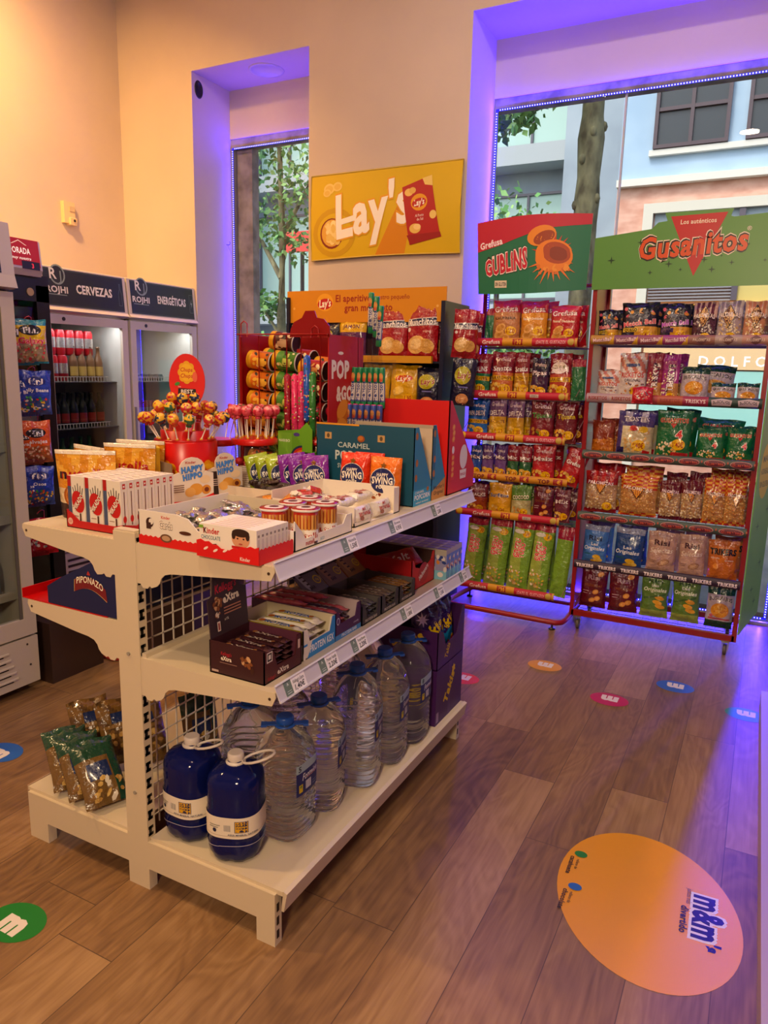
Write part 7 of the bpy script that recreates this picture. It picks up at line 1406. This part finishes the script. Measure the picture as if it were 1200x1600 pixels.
# ---------------------------------------------------------------- red can rack on the gondola top
t = thing('can_rack', 'red wire rack of lying crisp tubes with a dome top and lettered side', 'rack', (-1.862, 2.335, ZT)); w, d, h = .414, .22, .585; c = 0x8c1014
g = G(('enamel',)); g.box(0, w, d-.004, d, 0, h, 0x7c0c10).box(0, .004, .0, d, 0, h, c); g.build('back_panel', t)
g = G(('card',)); g.box(w-.004, w, 0, d+.04, 0, h+.0, 0xa01216); a = Art(d+.04, h); a.text('POP', .085, h-.125, .062, 0xe8dcd0, w=.13, bold=.09); a.text('&GO', .115, h-.215, .052, 0xe8dcd0, w=.12, bold=.09); a.ell(.085, h-.065, .02, .006, 0xe8dcd0)
for i, (y, ry) in enumerate(((.30, .05), (.22, .08), (.12, .04))): a.ell(.11, y, .055, ry*.75, 0xb86a20, .7); a.ell(.10, y+.01, .045, ry*.6, 0xd89038, .7)
g.art(a, (w, 0, 0), (0, 1, 0), (0, 0, 1)); g.build('lettered_side', t)
g = G(('enamel',)); g.prism([(.24, h-.01), (.42, h-.01), (.415, h+.03), (.39, h+.055), (.36, h+.06), (.35, h+.085), (.31, h+.085), (.295, h+.06), (.26, h+.045), (.245, h+.02)], lambda u, v, q: (u, q, v), .0, .004, 0x7c0c10); g.build('dome_top', t)
g = G(('enamel',)); cw = 0x8c1418
for x in (.02, .105, .18, .235, .30, .385): g.tube([(x, -.012, 0), (x, -.012, h-.005)], .0025, cw, 6)
g.tube([(.0, -.012, h), (w, -.012, h)], .003, cw, 6).tube([(.0, -.012, .0), (w, -.012, .0)], .003, cw, 6).tube([(.0, -.012, h), (0, d, h)], .003, cw, 6)
g.tube([(.02, -.012, h-.01), (.02, -.012, h+.04), (.035, -.012, h+.05), (.05, -.012, h+.04), (.05, -.012, h-.01)], .0028, cw, 6).tube([(.345, -.012, h-.01), (.345, -.012, h+.02), (.36, -.012, h+.03), (.375, -.012, h+.02), (.375, -.012, h-.01)], .0028, cw, 6); g.build('wire_front', t)
def tube_can(c, c2, seed):
    g = G(('card', 'metal')); r = .0365; L_ = .108
    g.lathe([(r*.9, -L_/2, 0xd0b070), (r, -L_/2+.002, 0xd09c20), (r, -L_/2+.022, c), (r, L_/2-.004, 0xc0b8b0), (r*1.02, L_/2-.004), (r*1.02, L_/2), (r*.92, L_/2, 0x2a1c18), (r*.9, L_/2-.004)], 0xd8a828, 22, fn=lambda v: (v[2], v[0], v[1]))
    a = Art(.08, .10, L=.012); a.blobs(.01, .01, .07, .09, 12, .008, [c2, 0xe8d0a0, c2, 0x2a1c18], seed); a.rect(.03, .03, .065, .06, c2)
    g.artf(a, lambda x, y, e: (-L_/2+.022+x, -(r+e)*math.cos((y-.05)/r), (r+e)*math.sin((y-.05)/r))); return g.mesh('crisp_tube')
cm = [tube_can(0xc8701c, 0xe0b048, 1), tube_can(0x4a7c30, 0xb8c060, 2), tube_can(0xa82c24, 0xd89050, 3)]
for k in range(6):
    for j in range(3):
        z = 1.525-.0775*k-(.03 if j == 2 else 0)
        place(cm[j], 'crisp_tube', loc=(-1.862+.078+j*.122, 2.38, z), rot=(0, .10, .06), tag=('%s lying crisp tube in the %s row from the top of the red rack' % (('orange', 'green', 'red')[j], ORD[k]), 'crisp tube'))
        place(cm[(j+1) % 3], 'crisp_tube', loc=(-1.862+.09+j*.122, 2.465, z+.012), rot=(0, .08, 0), tag=('lying crisp tube in the back stack of the red wire rack', 'crisp tube', 'crisp tubes at the back of the red rack'))
place(tube_can(0x4a1c18, 0xc0a080, 4), 'crisp_tube', loc=(-1.862+.15, 2.43, 1.60), rot=(0, .12, .1), tag=('dark brown crisp tube lying on top of the pile in the red rack', 'crisp tube'))
# ---------------------------------------------------------------- mint rolls
t = thing('mint_roll_stand', 'clear stepped stand holding upright mint rolls behind the teal popcorn carton', 'stand', (-1.46, 2.47, ZT)); g = G(('clear',)); g.box(0, .17, .0, .10, 0, .004, 0).box(0, .17, .0, .003, 0, .30, 0).box(0, .17, .05, .053, .0, .36, 0).box(0, .17, .10, .103, 0, .50, 0).box(.05, .09, .055, .058, .36, .60, 0); g.build('stand_body', t)
def mint(c1, c2, L=.155):
    g = G(('candy' if 0 else 'plastic',)); g.lathe([(.008, 0, c2), (.0115, .003, c2), (.0115, .025, 0x5a6a90), (.0115, L*.6, c1), (.0115, L-.003, c2), (.008, L, c2)], c1, 12); a = Art(.03, L, L=.012); a.rect(.002, .03, .028, L*.62, 0xd0c8c4); a.text('mentos', .015, L*.40, .014, 0x1c2c6c, w=L*.5, rot=PI/2, bold=.06); a.ell(.015, L*.78, .008, .014, 0xc89058); a.ell(.015, L*.70, .007, .008, 0xb04030)
    g.artf(a, lambda x, y, e: ((.0115+e)*math.cos(-PI/2+(x-.015)/.0115), (.0115+e)*math.sin(-PI/2+(x-.015)/.0115), y)); return g.mesh('mint_roll')
mg = mint(0x1c6a44, 0x2c8a58); mp_ = mint(0x3a4a88, 0xc83878)
for i in range(6): place(mg, 'mint_roll', loc=(-1.448+.027*i, 2.51, ZT+.315), rot=(-.03, .06-.02*i, 0), tag=('green mint roll in the upper step of the clear stand', 'mint roll', 'green mint rolls'))
for i in range(6): place(mp_, 'mint_roll', loc=(-1.448+.027*i, 2.485, ZT+.175), rot=(-.03, .0, 0), tag=('pink-capped mint roll in the lower step of the clear stand', 'mint roll', 'pink-capped mint rolls'))
for i, (x, z) in enumerate(((-1.405, .60), (-1.385, .585), (-1.37, .55))): place(mg, 'mint_roll', loc=(x, 2.575, ZT+z), rot=(0, .03*i, 0), tag=('green mint roll sticking up from the tallest step of the clear stand', 'mint roll', 'upper green mint rolls'))
g = G(('clear',)); g.box(-.025, .025, 0, .002, .42, .66, 0).box(-.025, .025, .03, .032, .42, .70, 0).box(-.025, .025, 0, .03, .42, .422, 0); g.build('clear_sleeve', t, loc=(.075, .09, 0))
# ================================================================ POSTER, WALL ITEMS
t = thing('wall_poster', 'yellow framed crisp poster with big white lettering on the wall between the windows', 'poster', (-2.925, 4.49, 2.235))
g = G(('card',)); W5, H5 = 1.11, .55
def pf_(x, y, e): u = x/W5; return (x, -.012-.022*math.sin(PI*y/H5)*(.5+.5*u)-e, y+.012*math.sin(PI*u)*(1-y/H5)-.0)
for i in range(12):
    for j in range(8):
        b = len(g.v); X0, X1, Y0, Y1 = W5*i/12, W5*(i+1)/12, H5*j/8, H5*(j+1)/8; g.v += [pf_(X0, Y0, 0), pf_(X1, Y0, 0), pf_(X1, Y1, 0), pf_(X0, Y1, 0)]; g.face((b, b+1, b+2, b+3), lin(0xcfae10), 0, True)
a = Art(W5, H5, L=.04); a.poly([(.50, .0), (.95, .0), (W5, .0), (W5, .10), (.70, .36)], 0xc9861a); a.poly([(.72, 0), (W5, 0), (W5, .55), (.95, .55), (.80, .36)], 0xcfae10); a.ell(.19, .17, .17, .16, 0xc09a10); a.ell(.19, .17, .135, .125, 0xcfae10)
for (x, y, r) in ((.145, .455, .042), (.21, .465, .036), (.13, .43, .03)): a.ell(x, y, r, r*.85, 0xe4c878); a.ell(x, y, r*.7, r*.55, 0xdcb860)
a.ell(.17, .165, .092, .10, 0x7a2c14); a.ell(.17, .168, .080, .088, 0xd8a850); a.blobs(.12, .11, .22, .23, 22, .022, [0xecd494, 0xe0c070, 0xf2dfa8], 3, 10, 1.2)
a.text("Lay's", .475, .305, .27, 0xe8c060, w=.58, rot=.14, bold=.05, shear=.15, out=0xd8a030, ow=.05); a.text("Lay's", .475, .305, .27, 0xf4eee4, w=.58, rot=.14, bold=.05, shear=.15); a.poly([(.215, .21), (.36, .235), (.37, .275), (.215, .245)], 0xf4eee4)
a.poly([(.70, .415), (.90, .475), (.975, .115), (.76, .055)], 0xa01c20); a.poly([(.74, .115), (.975, .13), (.985, .10), (.765, .055)], 0x8a1418); a.poly([(.84, .46), (.905, .475), (.915, .41), (.86, .42)], 0xe4c878); a.ell(.75, .38, .03, .024, 0xe4c070); a.ell(.775, .39, .024, .02, 0xd8b060)
a.ell(.825, .315, .058, .052, 0xd89c28); a.ell(.825, .312, .050, .028, 0xa81c20, .2); a.text("Lay's", .825, .315, .036, 0xf4eee4, w=.075, rot=.15, bold=.05, shear=.2); a.text('Al Punto', .83, .235, .016, 0xf0dcd0, w=.06, rot=.1); a.text('de Sal', .835, .212, .016, 0xf0dcd0, w=.045, rot=.1); a.ell(.80, .155, .04, .03, 0xe0bc68); a.ell(.815, .165, .026, .018, 0xeed090); a.ell(.925, .235, .024, .026, 0xe4c878)
g.artf(a, lambda x, y, e: pf_(x, y, e+.0004)); g.build('poster_sheet', t)
g = G(('clear', 'plastic')); 
for pts in (((0, 0), (W5, 0)), ((0, H5), (W5, H5))):
    P = [pf_(pts[0][0]+(pts[1][0]-pts[0][0])*i/8, pts[0][1]*.999, 0) for i in range(9)]; g.tube(P, .005, 0xc8b060, 6, 1)
g.tube([pf_(W5, H5*i/6, 0) for i in range(7)], .004, 0xb09a50, 6, 1).tube([pf_(0, H5*i/6, 0) for i in range(7)], .004, 0xb09a50, 6, 1); g.build('plastic_frame', t)
t = thing('motion_sensor', 'small white box sensor high on the left wall', 'sensor', (-4.72, 3.945, 2.505)); g = G(('plastic',)); g.box(0, .035, -.05, .045, 0, .15, 0xe0c8a0).box(.035, .040, -.005, .04, .085, .12, 0xc8b494).prism([(0, -.01), (.05, -.01), (.055, .035), (0, .06)], lambda u, v, d: (u, d, v), -.01, .045, 0xe4cca8); g.build('sensor_body', t); g = G(('plastic',)); g.sph(.058, .02, .02, .006, .010, .010, 0x1a1414, 10); g.build('lens', t)
t = thing('recessed_speaker', 'round white ceiling ring set in the top of the narrow window recess', 'speaker', (-3.47, 4.71, 3.61)); g = G(('plastic',)); g.lathe([(.0, -.001), (.105, -.001), (.108, -.005), (.125, -.006), (.128, 0)], 0xcac0c4, 36, cap=False); g.build('ring', t)
g = G(('plastic',)); g.lathe([(.0, 0), (.030, .0), (.032, .004), (.040, .006), (.045, 0)], 0x0c0a0a, 20, fn=lambda v: (v[2], v[0], v[1]*1.4), cap=False); g.build('cable_hole', loc=(-3.989, 4.575, 3.51), tag=('black round hole near the top of the left side of the narrow window recess', 'hole'))
g = G(('metal',)); g.tube([(0, 0, 0), (.03, .0, -.005), (.04, 0, .01), (.03, 0, .02)], .0025, 0x6a6468, 6).tube([(.01, 0, 0), (.02, .03, -.06), (.012, .045, -.12)], .0015, 0xb8b0b8, 5); g.build('wall_hook', loc=(-3.988, 4.86, 2.46), tag=('tiny metal hook with a cord on the left side of the narrow window recess', 'hook'))
# ================================================================ FLOOR STICKERS
def sticker(x, y, c, rot, label, rx=.088):
    a = Art(.2, .2); a.ell(.1, .1, rx, rx*.78, c, 0, 40); a.text('m', .1, .10, .068, 0xe8e0dc, w=.078, bold=.12, rot=rot); 
    for dx in (): a.poly([(.1+dx*math.cos(rot)-.011+.03*math.sin(rot)*0, .1+dx*math.sin(rot)-.028), (.1+dx*math.cos(rot)+.011, .1+dx*math.sin(rot)-.028), (.1+dx*math.cos(rot)+.011, .1+dx*math.sin(rot)-.020), (.1+dx*math.cos(rot)-.011, .1+dx*math.sin(rot)-.020)], 0xe8e0dc) if abs(rot) < .1 else None
    g = G(('plastic',)); g.art(a, (-.1, -.1, 0), (1, 0, 0), (0, 1, 0), e=.0008, step=.0002); g.build('floor_sticker', loc=(x, y, 0), rz=0, tag=(label, 'floor sticker'))
sticker(-.249, 3.659, 0x2c62b0, PI, 'blue round floor sticker with a white letter, in front of the green-topped rack'); sticker(-.507, 3.344, 0xb42c58, PI, 'pink-red round floor sticker with a white letter'); sticker(-.882, 3.587, 0xd89c1c, PI, 'yellow round floor sticker with a white letter'); sticker(-1.20, 3.218, 0xd0482c, PI, 'orange-red round floor sticker beside the purple cartons'); sticker(-1.66, 1.089, 0x2c7a38, 0, 'green round floor sticker in front of the gondola near the left edge'); sticker(-2.50, 1.64, 0x2c62b0, 0, 'blue round floor sticker at the left edge near the large fridge'); sticker(.07, 3.499, 0x3c8a5c, PI, 'green round floor sticker at the right edge by the plinth')
cx, cy, rx, ry = -.155, 2.005, .30, .285
g = G(('plastic',)); a = Art(1, 1); a.ell(.5, .51, .25, .325, 0xdc9c14, .31, 64); rt = math.radians(-88)
[(a.text('m&m', .668+dx, .525+dy, .078, 0xe4dce4, w=.19, rot=rt, bold=.09)) for dx in (-.006, .006) for dy in (-.006, .006)]; a.text('m&m', .668, .525, .078, 0x241a4c, w=.185, rot=rt, bold=.07); a.text("'s", .685, .412, .036, 0x241a4c, w=.034, rot=rt, bold=.1)
a.text('juntos más', .612, .598, .016, 0x4a3a28, w=.07, rot=rt, bold=0); a.text('divertido', .606, .492, .020, 0x241c14, w=.115, rot=rt, bold=.06)
a.ell(.287, .632, .020, .016, 0x2c7a38); a.text('relleno de', .287, .578, .010, 0x3a2c1c, w=.05, rot=rt); a.text('cacahuete', .270, .566, .015, 0x2a1c14, w=.09, rot=rt, bold=.05); a.ell(.305, .472, .020, .016, 0x2c62b0); a.text('relleno de', .303, .420, .010, 0x3a2c1c, w=.05, rot=rt); a.text('chocolate', .286, .405, .015, 0x2a1c14, w=.09, rot=rt, bold=.05)
g.art(a, (-.5, -.5, 0), (1, 0, 0), (0, 1, 0), e=.0008, step=.0002); g.build('floor_sticker', loc=(cx, cy, 0), tag=('big orange-yellow oval floor sticker with dark purple lettering at the right front', 'floor sticker'))
# ================================================================ COUNTER AT THE RIGHT EDGE
t = thing('sales_counter', 'pale lavender counter base cut off by the right picture edge', 'counter', (0, 0, 0))
g = G(('enamel',)); g.box(.175, .95, 1.2, 3.56, .09, .96, 0x4a3c6c); g.build('counter_body', t); g = G(('enamel',)); g.prism([(.143, 1.18), (.97, 1.18), (.97, 3.60), (.121, 3.60)], lambda u, v, d: (u, v, d), 0, .09, 0xb8a8c4); g.build('plinth', t)
